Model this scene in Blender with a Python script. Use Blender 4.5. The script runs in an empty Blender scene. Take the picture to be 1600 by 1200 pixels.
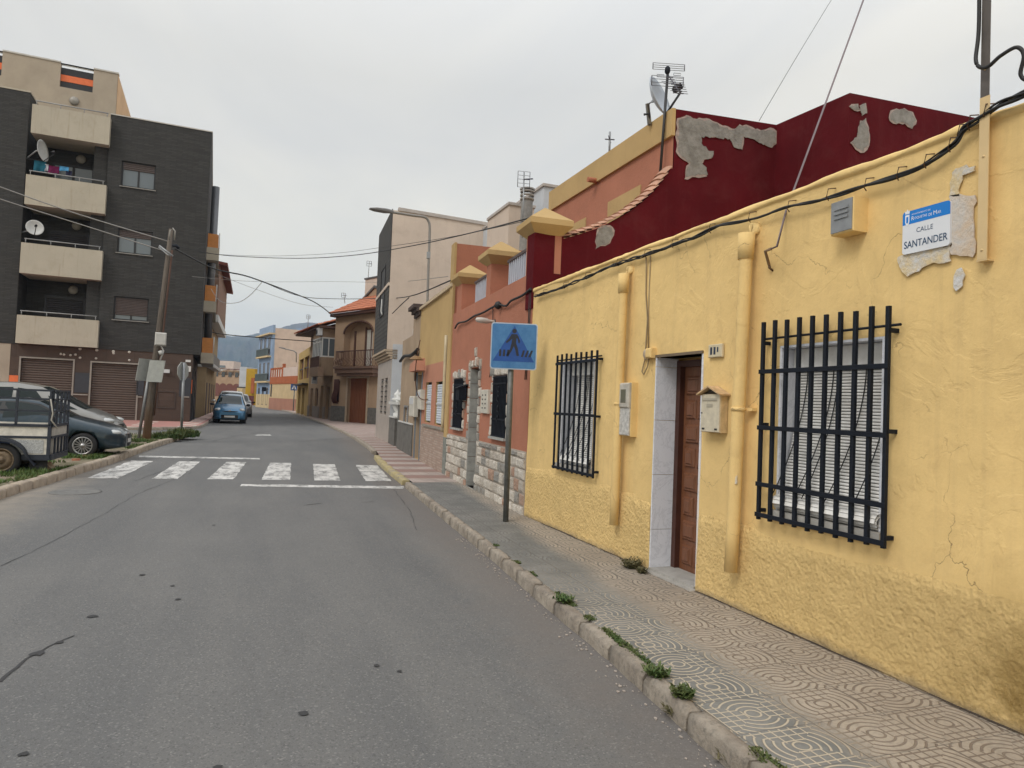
import bpy, bmesh, math, random
from mathutils import Vector, Matrix, noise
random.seed(7)
R = math.radians
scn = bpy.context.scene
COL = scn.collection

# ------------------------------------------------------------------ camera
F = 1080.; H = 1.62
f_ = Vector((0.35074626, 0.93592696, 0.03190264))
r_ = Vector((0.93520689, -0.35183882, 0.03996898))
u_ = Vector((-0.04863263, -0.0158166, 0.99869149))
CAM = Vector((0, 0, H))
cd = bpy.data.cameras.new('camera'); cam = bpy.data.objects.new('camera', cd); COL.objects.link(cam)
cd.sensor_width = 36; cd.lens = F / 1600 * 36; cd.clip_start = .05; cd.clip_end = 9000
cam.matrix_world = Matrix(((r_.x, u_.x, -f_.x, 0), (r_.y, u_.y, -f_.y, 0), (r_.z, u_.z, -f_.z, H), (0, 0, 0, 1)))
scn.camera = cam

def ray(x, y): return f_ * F + r_ * (x - 800) + u_ * (600 - y)
def G(x, y, z=0.):
    """the spot on the level z seen at a place in the photograph"""
    d = ray(x, y); t = (z - H) / d.z
    return Vector((d.x * t, d.y * t, z))
def D(x, y, dep):
    """the spot at a distance (metres along the view) seen at a place in the photograph"""
    return CAM + ray(x, y) * (dep / F)

class Fr:
    """frame of an upright plane: s runs from a towards b, d is the distance out of the plane, z is up"""
    def __init__(s, a, b, flip=False):
        s.a = Vector((a[0], a[1])); b = Vector((b[0], b[1]))
        s.L = (b - s.a).length; s.u = (b - s.a).normalized()
        n = Vector((-s.u.y, s.u.x))
        if n.dot(Vector((0, 0)) - s.a) < 0: n = -n
        if flip: n = -n
        s.n = n
    def w(s, q, d, z):
        p = s.a + s.u * q + s.n * d
        return Vector((p.x, p.y, z))
    def sz(s, x, y, d=0.):
        r = ray(x, y); n3 = Vector((s.n.x, s.n.y, 0)); o = s.w(0, d, 0)
        t = (o - CAM).dot(n3) / r.dot(n3); p = CAM + r * t
        return (Vector((p.x, p.y)) - s.a).dot(s.u), p.z
    def rect(s, x0, y0, x1, y1, d=0.):
        """upper-left and lower-right corner seen in the photograph -> s0,s1,z0,z1 (sorted)"""
        a = s.sz(x0, y0, d); b = s.sz(x1, y1, d)
        return min(a[0], b[0]), max(a[0], b[0]), min(a[1], b[1]), max(a[1], b[1])
    def q4(s, tl, tr, br, bl, d=0.):
        p = [s.sz(*q, d) for q in (tl, tr, br, bl)]
        S0 = (p[0][0] + p[3][0]) / 2; S1 = (p[1][0] + p[2][0]) / 2
        return min(S0, S1), max(S0, S1), (p[2][1] + p[3][1]) / 2, (p[0][1] + p[1][1]) / 2
XY = Fr((0, 0), (1, 0), False); XY.n = Vector((0, 1))     # plain world axes

# ------------------------------------------------------------------ mesh builder
class MB:
    def __init__(s): s.v = []; s.f = []; s.sm = set()
    def add(s, vs, fs, smooth=False):
        o = len(s.v); s.v += [Vector(v) for v in vs]
        for q in fs:
            if smooth: s.sm.add(len(s.f))
            s.f.append([i + o for i in q])
        return s
    def box(s, fr, s0, s1, d0, d1, z0, z1, j=0.):
        if s0 > s1: s0, s1 = s1, s0
        if d0 > d1: d0, d1 = d1, d0
        if z0 > z1: z0, z1 = z1, z0
        rr = (lambda: random.uniform(-j, j)) if j else (lambda: 0)
        c = [(s0, d0, z0), (s1, d0, z0), (s1, d1, z0), (s0, d1, z0), (s0, d0, z1), (s1, d0, z1), (s1, d1, z1), (s0, d1, z1)]
        return s.add([fr.w(a + rr(), b + rr(), e + rr()) for a, b, e in c],
                     [(0, 3, 2, 1), (4, 5, 6, 7), (0, 1, 5, 4), (1, 2, 6, 5), (2, 3, 7, 6), (3, 0, 4, 7)])
    def cbox(s, fr, s0, s1, d0, d1, z0, z1, c=.01):
        """box whose outer (d1) face is chamfered"""
        if s0 > s1: s0, s1 = s1, s0
        if z0 > z1: z0, z1 = z1, z0
        v = []
        for (d, k) in ((d0, 0), (d1 - c if d1 > d0 else d1 + c, 0), (d1, c)):
            v += [fr.w(s0 + k, d, z0 + k), fr.w(s1 - k, d, z0 + k), fr.w(s1 - k, d, z1 - k), fr.w(s0 + k, d, z1 - k)]
        fs = [(0, 1, 2, 3), (8, 9, 10, 11)]
        for a in (0, 4):
            for i in range(4):
                fs.append((a + i, a + (i + 1) % 4, a + 4 + (i + 1) % 4, a + 4 + i))
        return s.add(v, fs)
    def quad(s, a, b, c, d): return s.add([a, b, c, d], [(0, 1, 2, 3)])
    def poly(s, fr, pts, d0, d1):
        """outline (s,z) extruded from d0 to d1"""
        n = len(pts)
        v = [fr.w(a, d0, b) for a, b in pts] + [fr.w(a, d1, b) for a, b in pts]
        return s.add(v, [tuple(range(n))[::-1], tuple(range(n, 2 * n))] + [(i, (i + 1) % n, n + (i + 1) % n, n + i) for i in range(n)])
    def slab(s, pts, z0, z1):
        n = len(pts)
        v = [Vector((p[0], p[1], z0)) for p in pts] + [Vector((p[0], p[1], z1)) for p in pts]
        return s.add(v, [tuple(range(n))[::-1], tuple(range(n, 2 * n))] + [(i, (i + 1) % n, n + (i + 1) % n, n + i) for i in range(n)])
    def tube(s, pts, r, seg=8, r1=None, cap=True, smooth=True):
        pts = [Vector(p) for p in pts]; n = len(pts); rs = []
        for i in range(n):
            t = (pts[min(i + 1, n - 1)] - pts[max(i - 1, 0)]).normalized()
            a = Vector((0, 0, 1)) if abs(t.z) < .9 else Vector((1, 0, 0))
            x = t.cross(a).normalized(); y = x.cross(t).normalized()
            if callable(r): rad = r(i / (n - 1))
            else: rad = r if r1 is None else r + (r1 - r) * i / (n - 1)
            rs.append([pts[i] + (x * math.cos(2 * math.pi * k / seg) + y * math.sin(2 * math.pi * k / seg)) * rad for k in range(seg)])
        v = [p for q in rs for p in q]; o = len(s.v); s.v += v
        for i in range(n - 1):
            for k in range(seg):
                if smooth: s.sm.add(len(s.f))
                s.f.append([o + i * seg + k, o + i * seg + (k + 1) % seg, o + (i + 1) * seg + (k + 1) % seg, o + (i + 1) * seg + k])
        if cap:
            s.f.append([o + k for k in range(seg)][::-1]); s.f.append([o + (n - 1) * seg + k for k in range(seg)])
        return s
    def lathe(s, c, prof, seg=20, axis=(0, 0, 1), smooth=True):
        """profile of (radius, height) turned about an axis through c"""
        ax = Vector(axis).normalized(); a = Vector((0, 0, 1)) if abs(ax.z) < .9 else Vector((1, 0, 0))
        x = ax.cross(a).normalized(); y = ax.cross(x); c = Vector(c); o = len(s.v)
        for (rd, h) in prof:
            for k in range(seg):
                t = 2 * math.pi * k / seg
                s.v.append(c + ax * h + (x * math.cos(t) + y * math.sin(t)) * max(rd, 1e-4))
        for i in range(len(prof) - 1):
            for k in range(seg):
                if smooth: s.sm.add(len(s.f))
                s.f.append([o + i * seg + k, o + i * seg + (k + 1) % seg, o + (i + 1) * seg + (k + 1) % seg, o + (i + 1) * seg + k])
        return s
    def grid(s, fn, nu, nv, smooth=True):
        o = len(s.v)
        for i in range(nu + 1):
            for j in range(nv + 1): s.v.append(Vector(fn(i / nu, j / nv)))
        for i in range(nu):
            for j in range(nv):
                if smooth: s.sm.add(len(s.f))
                a = o + i * (nv + 1) + j
                s.f.append([a, a + nv + 1, a + nv + 2, a + 1])
        return s
    def holed(s, fr, s0, s1, z0, z1, holes, d=0., th=.25, top=True, back=False):
        """wall face at depth d with rectangular openings and their reveals going th into the wall"""
        ss = sorted({s0, s1, *[h[0] for h in holes], *[h[1] for h in holes]}); zz = sorted({z0, z1, *[h[2] for h in holes], *[h[3] for h in holes]})
        ss = [q for q in ss if s0 <= q <= s1]; zz = [q for q in zz if z0 <= q <= z1]
        for i in range(len(ss) - 1):
            for j in range(len(zz) - 1):
                a, b = (ss[i] + ss[i + 1]) / 2, (zz[j] + zz[j + 1]) / 2
                if any(h[0] < a < h[1] and h[2] < b < h[3] for h in holes): continue
                s.quad(fr.w(ss[i], d, zz[j]), fr.w(ss[i + 1], d, zz[j]), fr.w(ss[i + 1], d, zz[j + 1]), fr.w(ss[i], d, zz[j + 1]))
                if back: s.quad(fr.w(ss[i], d - th, zz[j]), fr.w(ss[i + 1], d - th, zz[j]), fr.w(ss[i + 1], d - th, zz[j + 1]), fr.w(ss[i], d - th, zz[j + 1]))
        for h in holes:
            a, b, c, e = max(h[0], s0), min(h[1], s1), max(h[2], z0), min(h[3], z1)
            k = d - th
            s.quad(fr.w(a, d, c), fr.w(a, k, c), fr.w(a, k, e), fr.w(a, d, e)); s.quad(fr.w(b, d, c), fr.w(b, k, c), fr.w(b, k, e), fr.w(b, d, e))
            s.quad(fr.w(a, d, e), fr.w(a, k, e), fr.w(b, k, e), fr.w(b, d, e)); s.quad(fr.w(a, d, c), fr.w(a, k, c), fr.w(b, k, c), fr.w(b, d, c))
        if top:
            s.quad(fr.w(s0, d, z1), fr.w(s1, d, z1), fr.w(s1, d - th, z1), fr.w(s0, d - th, z1))
            for q in (s0, s1): s.quad(fr.w(q, d, z0), fr.w(q, d, z1), fr.w(q, d - th, z1), fr.w(q, d - th, z0))
        return s
    def build(s, name, mat, parent=None, origin=None, local=False, weld=False):
        me = bpy.data.meshes.new(name); o = bpy.data.objects.new(name, me); COL.objects.link(o)
        if parent is not None:
            o.parent = parent; off = worigin(parent)
        elif origin is not None: off = Vector(origin); o.location = off
        elif local: off = Vector((0, 0, 0))
        else:
            xs = [v.x for v in s.v]; ys = [v.y for v in s.v]
            off = Vector(((min(xs) + max(xs)) / 2, (min(ys) + max(ys)) / 2, min(v.z for v in s.v))); o.location = off
        me.from_pydata([tuple(v - off) for v in s.v], [], s.f)
        if s.sm:
            for i in s.sm: me.polygons[i].use_smooth = True
        bm = bmesh.new(); bm.from_mesh(me)
        if weld: bmesh.ops.remove_doubles(bm, verts=bm.verts, dist=1e-4)
        bmesh.ops.recalc_face_normals(bm, faces=bm.faces); bm.to_mesh(me); bm.free()
        me.materials.append(mat)
        return o

def worigin(o):
    v = Vector((0, 0, 0))
    while o is not None: v += o.location; o = o.parent
    return v
def tag(o, label=None, cat=None, group=None, kind=None):
    if label: o['label'] = label
    if cat: o['category'] = cat
    if group: o['group'] = group
    if kind: o['kind'] = kind
    return o
def thing(name, loc, label, cat, group=None):
    o = bpy.data.objects.new(name, None); COL.objects.link(o); o.location = loc; o.empty_display_size = .2
    return tag(o, label, cat, group)
def struct(name, mb, m): return tag(mb.build(name, m), kind='structure')
def copy_tree(o, parent=None):
    kids = list(o.children); c = o.copy(); COL.objects.link(c)
    if parent is not None: c.parent = parent
    for k in kids: copy_tree(k, c)
    return c
def catenary(a, b, sag, n=24):
    a = Vector(a); b = Vector(b)
    return [a.lerp(b, i / n) - Vector((0, 0, 4 * sag * (i / n) * (1 - i / n))) for i in range(n + 1)]
def text_mb(mb, txt, fr, s0, z0, size, d0, d1, width=None, flip=False, mirror=False):
    """lettering as thin solid shapes on a frame; s0,z0 lower-left corner"""
    cu = bpy.data.curves.new('t', 'FONT'); cu.body = txt; cu.size = 1; cu.resolution_u = 3
    ob = bpy.data.objects.new('t', cu); COL.objects.link(ob)
    me = bpy.data.meshes.new_from_object(ob.evaluated_get(bpy.context.evaluated_depsgraph_get()))
    xs = [v.co.x for v in me.vertices]; ys = [v.co.y for v in me.vertices]
    x0, x1, y0, y1 = min(xs), max(xs), min(ys), max(ys); k = size / (y1 - y0); kx = k if width is None else width / (x1 - x0)
    for (d, off) in ((d1, 0),):
        vs = []
        for v in me.vertices:
            sx = (v.co.x - x0) * kx; sx = -sx if flip else sx
            vs.append(fr.w(s0 + sx, d, z0 + (v.co.y - y0) * k))
        mb.add(vs, [tuple(p.vertices) for p in me.polygons])
    bpy.data.objects.remove(ob); bpy.data.curves.remove(cu); bpy.data.meshes.remove(me)
    return mb

# ------------------------------------------------------------------ materials
class NT:
    def __init__(s, m):
        m.use_nodes = True; s.t = m.node_tree; s.n = s.t.nodes; s.l = s.t.links; s.b = s.n.get('Principled BSDF')
    def new(s, ty, **kw):
        n = s.n.new(ty)
        for k, v in kw.items(): setattr(n, k, v)
        return n
    def put(s, sock, val):
        if hasattr(val, 'is_output') or hasattr(val, 'links'): s.l.new(val, sock)
        elif isinstance(val, (tuple, list)) and len(val) == 3 and sock.type == 'RGBA': sock.default_value = (*val, 1)
        else: sock.default_value = val
    def pos(s, scale=(1, 1, 1), rot=0.):
        g = s.new('ShaderNodeNewGeometry'); m = s.new('ShaderNodeMapping'); s.l.new(g.outputs['Position'], m.inputs[0])
        m.inputs['Scale'].default_value = scale; m.inputs['Rotation'].default_value = (0, 0, rot); return m.outputs[0]
    def noise(s, vec, scale, detail=4, rough=.6, dist=0.):
        n = s.new('ShaderNodeTexNoise'); s.l.new(vec, n.inputs['Vector']); n.inputs['Scale'].default_value = scale
        n.inputs['Detail'].default_value = detail; n.inputs['Roughness'].default_value = rough; n.inputs['Distortion'].default_value = dist
        return n.outputs[0]
    def vor(s, vec, scale, feature='F1', out=0, rnd=1.):
        n = s.new('ShaderNodeTexVoronoi', feature=feature); s.l.new(vec, n.inputs['Vector']); n.inputs['Scale'].default_value = scale
        n.inputs['Randomness'].default_value = rnd
        return n.outputs[out]
    def math(s, op, a, b=0., c=None, clamp=False):
        n = s.new('ShaderNodeMath', operation=op); n.use_clamp = clamp
        s.put(n.inputs[0], a); s.put(n.inputs[1], b)
        if c is not None: s.put(n.inputs[2], c)
        return n.outputs[0]
    def ramp(s, v, a, b, lo=0., hi=1.):
        n = s.new('ShaderNodeMapRange'); n.clamp = True; s.put(n.inputs[0], v); n.inputs[1].default_value = a; n.inputs[2].default_value = b
        n.inputs[3].default_value = lo; n.inputs[4].default_value = hi; return n.outputs[0]
    def mix(s, f, a, b, mode='MIX'):
        n = s.new('ShaderNodeMix', data_type='RGBA', blend_type=mode); s.put(n.inputs[0], f); s.put(n.inputs[6], a); s.put(n.inputs[7], b); return n.outputs[2]
    def sep(s, v):
        n = s.new('ShaderNodeSeparateXYZ'); s.l.new(v, n.inputs[0]); return n.outputs
    def comb(s, x, y, z):
        n = s.new('ShaderNodeCombineXYZ'); s.put(n.inputs[0], x); s.put(n.inputs[1], y); s.put(n.inputs[2], z); return n.outputs[0]
    def bump(s, h, strength, dist=.02, prev=None):
        n = s.new('ShaderNodeBump'); s.l.new(h, n.inputs['Height']); n.inputs['Strength'].default_value = strength; n.inputs['Distance'].default_value = dist
        if prev is not None: s.l.new(prev, n.inputs['Normal'])
        return n.outputs[0]
    def out(s, col=None, rough=None, nor=None, metal=None):
        if col is not None: s.put(s.b.inputs['Base Color'], col)
        if rough is not None: s.put(s.b.inputs['Roughness'], rough)
        if nor is not None: s.l.new(nor, s.b.inputs['Normal'])
        if metal is not None: s.put(s.b.inputs['Metallic'], metal)

def scl(c, k): return tuple(min(1, x * k) for x in c)
def sr(r, g, b):
    """8-bit colour to linear"""
    return tuple(((v / 255 + .055) / 1.055) ** 2.4 if v / 255 > .04045 else v / 255 / 12.92 for v in (r, g, b))
_mc = {}
def plain(name, col, rough=.6, metal=0., var=.12, sc=6., bump=.0, bsc=60.):
    """general surface: slight uneven colour, weathering and grain"""
    if name in _mc: return _mc[name]
    m = bpy.data.materials.new(name); t = NT(m); p = t.pos()
    n1 = t.noise(p, sc, 5, .65); c = t.mix(t.ramp(n1, .3, .7), scl(col, 1 - var), scl(col, 1 + var))
    t.out(c, rough, None, metal)
    if bump: t.out(nor=t.bump(t.noise(p, bsc, 4, .6), bump, .01))
    _mc[name] = m; return m
def plaster(name, col, dirt=(.25, .2, .16), amt=.35, bump=.3, bsc=25., streak=.25, var=.1, dsc=1.6):
    """painted render: blotches, rain streaks, grain"""
    if name in _mc: return _mc[name]
    m = bpy.data.materials.new(name); t = NT(m); p = t.pos(); pz = t.pos((3.5, 3.5, .25))
    c = t.mix(t.ramp(t.noise(p, 1.1, 6, .6), .3, .7), scl(col, 1 - var), scl(col, 1 + var))
    c = t.mix(t.math('MULTIPLY', t.ramp(t.noise(p, dsc, 8, .7, .5), .52, .8), amt), c, dirt)
    c = t.mix(t.math('MULTIPLY', t.ramp(t.noise(pz, 2., 5, .7), .55, .85), streak), c, dirt)
    c = t.mix(t.ramp(t.noise(p, 90, 3, .7), .35, .65, 0, .12), c, scl(col, .6))
    h = t.math('ADD', t.noise(p, bsc, 6, .65), t.math('MULTIPLY', t.noise(p, 3., 3), 1.2))
    t.out(c, .9, t.bump(h, bump, .02)); t.b.inputs['Specular IOR Level'].default_value = .15; _mc[name] = m; return m
def glass(name='window_glass', col=(.02, .025, .03), rough=.08):
    if name in _mc: return _mc[name]
    m = bpy.data.materials.new(name); t = NT(m); t.out(col, rough); t.b.inputs['Specular IOR Level'].default_value = .8
    p = t.pos(); t.out(nor=t.bump(t.noise(p, 1.5, 2), .04, .05)); _mc[name] = m; return m
# ------------------------------------------------------------------ daylight: hazy overcast, soft sun down the street to the left
SUN_EL, SUN_AZ = 46., -122.      # azimuth measured from +Y (up the street) towards +X
w = bpy.data.worlds.new('World'); scn.world = w; w.use_nodes = True
nt = w.node_tree; N = nt.nodes; L = nt.links; bg = N['Background']
class WT(NT):
    def __init__(s): s.t = nt; s.n = N; s.l = L
t = WT()
sky = t.new('ShaderNodeTexSky', sky_type='NISHITA'); sky.sun_disc = False; sky.sun_elevation = R(SUN_EL); sky.sun_rotation = R(SUN_AZ)
sky.air_density = 1.2; sky.dust_density = 3.
tc = t.new('ShaderNodeTexCoord'); v = tc.outputs['Generated']; sp = t.sep(v)
z = t.math('MAXIMUM', sp[2], 0.)
# cloud deck mapped on a level sheet
k = t.math('DIVIDE', 1., t.math('ADD', z, .12)); cx = t.math('MULTIPLY', sp[0], k); cy = t.math('MULTIPLY', sp[1], k)
cv = t.comb(cx, cy, 0.)
mp = t.new('ShaderNodeMapping'); L.new(cv, mp.inputs[0]); mp.inputs['Scale'].default_value = (1., .42, 1); mp.inputs['Rotation'].default_value = (0, 0, R(-28))
n1 = t.noise(mp.outputs[0], 1.1, 7, .55, .6)
low = t.mix(t.ramp(z, 0., .33), (13.8, 12.8, 9.9), (8.75, 8.5, 7.9))
hi = t.mix(t.ramp(z, .42, .95), low, (15.5, 15.6, 15.8))
dark = t.mix(t.ramp(n1, .32, .68), scl((.88, .9, .93), 1), (1.09, 1.08, 1.045))
mul = t.mix(1., hi, dark, 'MULTIPLY')
c = t.mix(.96, sky.outputs[0], mul)
L.new(c, bg.inputs[0]); bg.inputs[1].default_value = .1
sd = bpy.data.lights.new('sun', 'SUN'); so = bpy.data.objects.new('sun', sd); COL.objects.link(so)
sd.energy = 1.5; sd.angle = R(22); sd.color = (1, .955, .88)
dirv = Vector((math.sin(R(SUN_AZ)) * math.cos(R(SUN_EL)), math.cos(R(SUN_AZ)) * math.cos(R(SUN_EL)), math.sin(R(SUN_EL))))
so.rotation_euler = dirv.to_track_quat('Z', 'Y').to_euler(); so.location = (0, 0, 30)
scn.view_settings.view_transform = 'Standard'; scn.view_settings.look = 'None'; scn.view_settings.exposure = 0.; scn.view_settings.gamma = 1
# ------------------------------------------------------------------ ground, road, pavements
YB = 2.35
WALLX = 3.62
m = bpy.data.materials.new('asphalt'); t = NT(m); p = t.pos()
base = t.mix(t.ramp(t.noise(p, .55, 5, .6), .3, .7), (.112, .112, .112), (.145, .142, .138))
base = t.mix(t.ramp(t.noise(t.pos((.9, .12, 1), R(3)), 1.6, 4, .6), .42, .7, 0, .85), base, (.088, .09, .094))
sp_ = t.vor(p, 110, 'F1', 1); spx = t.sep(sp_)
base = t.mix(t.ramp(spx[0], .86, 1., 0, .5), base, (.3, .295, .28))
base = t.mix(t.ramp(spx[1], .72, 1., 0, .6), base, (.05, .05, .052))
base = t.mix(t.ramp(t.noise(p, 160, 3, .7), .4, .62, 0, .34), base, (.21, .21, .205))
# tar spots
spots = t.vor(t.pos((1, .55, 1)), .9, 'F1', 0); gate = t.ramp(t.noise(p, 9., 3), .4, .6, .0, .035)
base = t.mix(t.ramp(t.math('SUBTRACT', spots, gate), .0, .012, .4, 0.), base, (.03, .03, .032))
# reddish dust gathered by the right kerb and sand by the left one
P = t.sep(p)
edge = t.math('SUBTRACT', P[0], t.math('MULTIPLY', P[1], .06)); en = t.noise(p, 3.5, 6, .7)
dust = t.ramp(t.math('ADD', edge, t.math('MULTIPLY', en, .9)), 1.75, 2.5)
base = t.mix(t.math('MULTIPLY', dust, .55), base, (.17, .142, .122))
ls = t.ramp(t.math('ADD', t.math('MULTIPLY', P[0], -1.), t.math('MULTIPLY', en, 1.3)), 3.0, 3.9)
yl = t.ramp(P[1], 32., 27.)
base = t.mix(t.math('MULTIPLY', t.math('MULTIPLY', ls, .7), yl), base, (.3, .26, .21))
hh = t.math('ADD', t.noise(p, 170, 3, .7), t.math('MULTIPLY', spots, .0))
t.out(base, .93, t.bump(hh, .55, .006)); ASPH = m

m = bpy.data.materials.new('sandy_ground'); t = NT(m); p = t.pos()
c = t.mix(t.ramp(t.noise(p, .5, 8, .7), .35, .65), (.2, .155, .115), (.3, .25, .19)); c = t.mix(t.ramp(t.noise(p, 30, 4, .7), .4, .7, 0, .5), c, (.12, .1, .08))
t.out(c, .95, t.bump(t.noise(p, 25, 6, .7), .5, .03)); SAND = m

mb = MB(); mb.quad((-6000, -400, -.03), (6000, -400, -.03), (6000, 8000, -.03), (-6000, 8000, -.03)); struct('ground', mb, SAND)

kerbR = [(1.75, -4), (1.99, 0.8), (2.12, 2.7), (2.16, 3.2), (2.25, 4.2), (2.31, 5.3), (2.42, 6.8), (2.52, 8.5), (2.6, 9.9), (2.75, 12.4), (2.97, 16.2), (3.2, 18.9), (3.62, 22.6), (3.84, 26.5), (4.0, 29.5), (4.16, 36), (4.22, 46), (4.1, 60), (3.75, 78), (3.2, 90), (2.2, 104), (.6, 120), (-1.5, 140)]
kerbL = [(-3.5, 4), (-3.28, 11.7), (-3.12, 13.5), (-3.0, 15.2), (-2.8, 17.4), (-2.68, 20), (-2.5, 23.2), (-2.1, 27.6)]
def resample(P, step):
    out = [Vector(P[0])]; P = [Vector(q) for q in P]; acc = 0
    for a, b in zip(P[:-1], P[1:]):
        L_ = (b - a).length; q = step - acc
        while q <= L_: out.append(a.lerp(b, q / L_)); q += step
        acc = L_ - (q - step)
    return out
def smooth_line(P, n=6):
    P = [Vector(q) for q in P]; out = []
    for i in range(len(P) - 1):
        p0, p1, p2, p3 = P[max(i - 1, 0)], P[i], P[i + 1], P[min(i + 2, len(P) - 1)]
        for k in range(n):
            q = k / n
            out.append(.5 * ((2 * p1) + (p2 - p0) * q + (2 * p0 - 5 * p1 + 4 * p2 - p3) * q * q + (3 * p1 - p0 - 3 * p2 + p3) * q ** 3))
    out.append(P[-1]); return out
kR = smooth_line(kerbR); kL = smooth_line(kerbL)
def offs(P, d):
    o = []
    for i, q in enumerate(P):
        tg = (P[min(i + 1, len(P) - 1)] - P[max(i - 1, 0)]).normalized(); o.append(q + Vector((tg.y, -tg.x)) * d)
    return o
# road: from the left field to the right kerb, the side street included
mb = MB()
A = kR; B = [Vector((-22, q.y)) for q in A]
mb.add([(q.x + .05, q.y, 0) for q in A] + [(q.x, q.y, 0) for q in B], [(i, i + 1, len(A) + i + 1, len(A) + i) for i in range(len(A) - 1)])
struct('road', mb, ASPH)

# worn paint
m = bpy.data.materials.new('road_paint'); t = NT(m); p = t.pos()
wear = t.math('ADD', t.noise(t.pos((1, .35, 1)), 5., 8, .75), t.math('MULTIPLY', t.noise(p, 60, 3, .7), .25))
c = t.mix(t.ramp(t.noise(p, 2, 4), .3, .7), (.5, .49, .47), (.62, .61, .59))
c = t.mix(t.ramp(wear, .58, .74), c, (.17, .168, .165)); t.out(c, .85, t.bump(t.noise(p, 170, 3, .7), .4, .004)); PAINT = m
bars = [((137, 747), (184.5, 748), (239.8, 720.7), (204.7, 719.8)), ((237.5, 748), (276.7, 749), (313.6, 721.6), (279.8, 721)), ((324, 749), (365, 749), (385, 722), (354, 722)),
        ((408.5, 750), (453, 750), (455, 723.4), (422, 723.4)), ((491.8, 751), (532, 751.3), (523, 725.7), (489.5, 725)), ((571, 752), (612, 752), (589.4, 727.5), (555.6, 726.6))]
lines = [((376, 760), (631, 764), (630, 760), (377, 756.7)), ((216, 714.4), (406, 718), (406, 716), (217, 712)), ((398, 680.5), (425, 681), (422, 679), (402, 679))]
mb = MB()
def wobbly(mb, quad, z):
    """a painted area with slightly ragged edges"""
    c = [G(*q, 0) for q in quad]; pts = []
    for i in range(4):
        a, b = c[i], c[(i + 1) % 4]; n = max(2, int((b - a).length / .18))
        for k in range(n):
            q = a.lerp(b, k / n); 
            pts.append((q.x + random.uniform(-.012, .012), q.y + random.uniform(-.02, .02), z))
    mb.add(pts, [tuple(range(len(pts)))])
for q in bars + lines: wobbly(mb, q, .004)
struct('road_marking', mb, PAINT)

# cracks and tar joints in the road
TAR = plain('tar', (.035, .035, .037), .8)
mb = MB()
def crack(P, wd, z=.004, j=.012):
    P = [G(*q, 0) if len(q) == 2 else Vector(q) for q in P]; pts = resample([q.xy for q in P], .07)
    Lp, Rp = [], []
    for i, q in enumerate(pts):
        tg = (pts[min(i + 1, len(pts) - 1)] - pts[max(i - 1, 0)])
        if tg.length == 0: continue
        tg.normalize(); n = Vector((tg.y, -tg.x)); o = n * (noise.noise(Vector((q.x * 3, q.y * 3, 0))) * j * 2 + random.uniform(-j, j) * .4)
        ww = wd * max(.08, .6 + .9 * noise.noise(Vector((q.x * 2.2, q.y * 2.2, 5)))) / 2
        Lp.append(q + o + n * ww); Rp.append(q + o - n * ww)
    n_ = len(Lp); mb.add([(q.x, q.y, z) for q in Lp + Rp], [(i, i + 1, n_ + i + 1, n_ + i) for i in range(n_ - 1)])
crack([(0, 885), (60, 858), (150, 810), (215, 772), (300, 738)], .009)
crack([(0, 1066), (40, 1030), (80, 1008), (120, 992)], .02)
crack([(570, 728), (606, 752), (640, 798), (652, 830)], .012)
crack([(210, 752), (262, 733), (312, 715)], .02)
crack([(330, 690), (370, 681), (420, 674)], .03)
crack([(470, 690), (520, 686), (545, 684)], .05)
crack([(440, 652), (470, 655), (510, 664)], .06)
crack([(475, 790), (505, 786)], .03); crack([(565, 785), (590, 784)], .03)
crack([(1105, 1040), (1120, 1055)], .01)
for (x, y, a) in [(222, 899, .03), (145, 964, .035), (270, 916, .018), (278, 937, .022), (474, 1116, .03), (334, 821, .02), (589, 1041, .02), (624, 1050, .018), (92, 1005, .03), (60, 1022, .045), (340, 1200, .02), (36, 1180, .02)]:
    c = G(x, y, 0); n = 11
    mb.add([(c.x + math.cos(k / n * 6.283) * a * .95 * random.uniform(.6, 1.3), c.y + math.sin(k / n * 6.283) * a * random.uniform(.5, 1.2) * 1.1, .006) for k in range(n)], [tuple(range(n))])
struct('road_crack', mb, TAR)
mb = MB(); crack([(3.588, -1, 0), (3.588, 2, 0), (3.586, 5., 0)], .022, .124, .008); crack([(3.588, 5.75, 0), (3.59, 8.9, 0)], .022, .124, .008); struct('pavement_gap', mb, plain('gap_dirt', (.07, .055, .045), .95))
# manhole covers
mb = MB()
for (x, y, a) in [(118, 769, .36), (245, 692.5, .25)]:
    c = G(x, y, 0); mb.lathe((c.x, c.y, 0), [(a, 0), (a, .008), (a * .88, .01), (a * .86, .006), (.001, .006)], 28)
tag(mb.build('manhole_cover', plain('worn_iron', (.15, .148, .142), .85, .0, .2, 9)), 'pale worn round manhole covers set flush in the asphalt near the left kerb', kind='structure')

# ---- right pavement: ornate tiles near, striped tiles farther on
WL = [(3.64, -4), (3.64, 8.95), (3.66, 10.95), (4.0, 14.6), (4.32, 19.0), (4.66, 23.6), (5.0, 28.6), (7.5, 40)]
m = bpy.data.materials.new('ornate_tile'); t = NT(m); p = t.pos((1, 1, 1), R(1.5)); P = t.sep(p)
T = .46
def fold(x, per): return t.math('SUBTRACT', t.math('PINGPONG', x, per / 2), 0.)
U_ = t.math('ADD', t.math('DIVIDE', t.math('SUBTRACT', P[0], 2.83), .445), 100.5); V_ = t.math('ADD', t.math('DIVIDE', t.math('SUBTRACT', P[1], 2.26), .345), 100.5)
fu = t.math('FLOOR', U_); fv = t.math('FLOOR', V_); ax_ = t.math('ABSOLUTE', t.math('SUBTRACT', t.math('SUBTRACT', U_, fu), .5)); ay_ = t.math('ABSOLUTE', t.math('SUBTRACT', t.math('SUBTRACT', V_, fv), .5))
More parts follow.
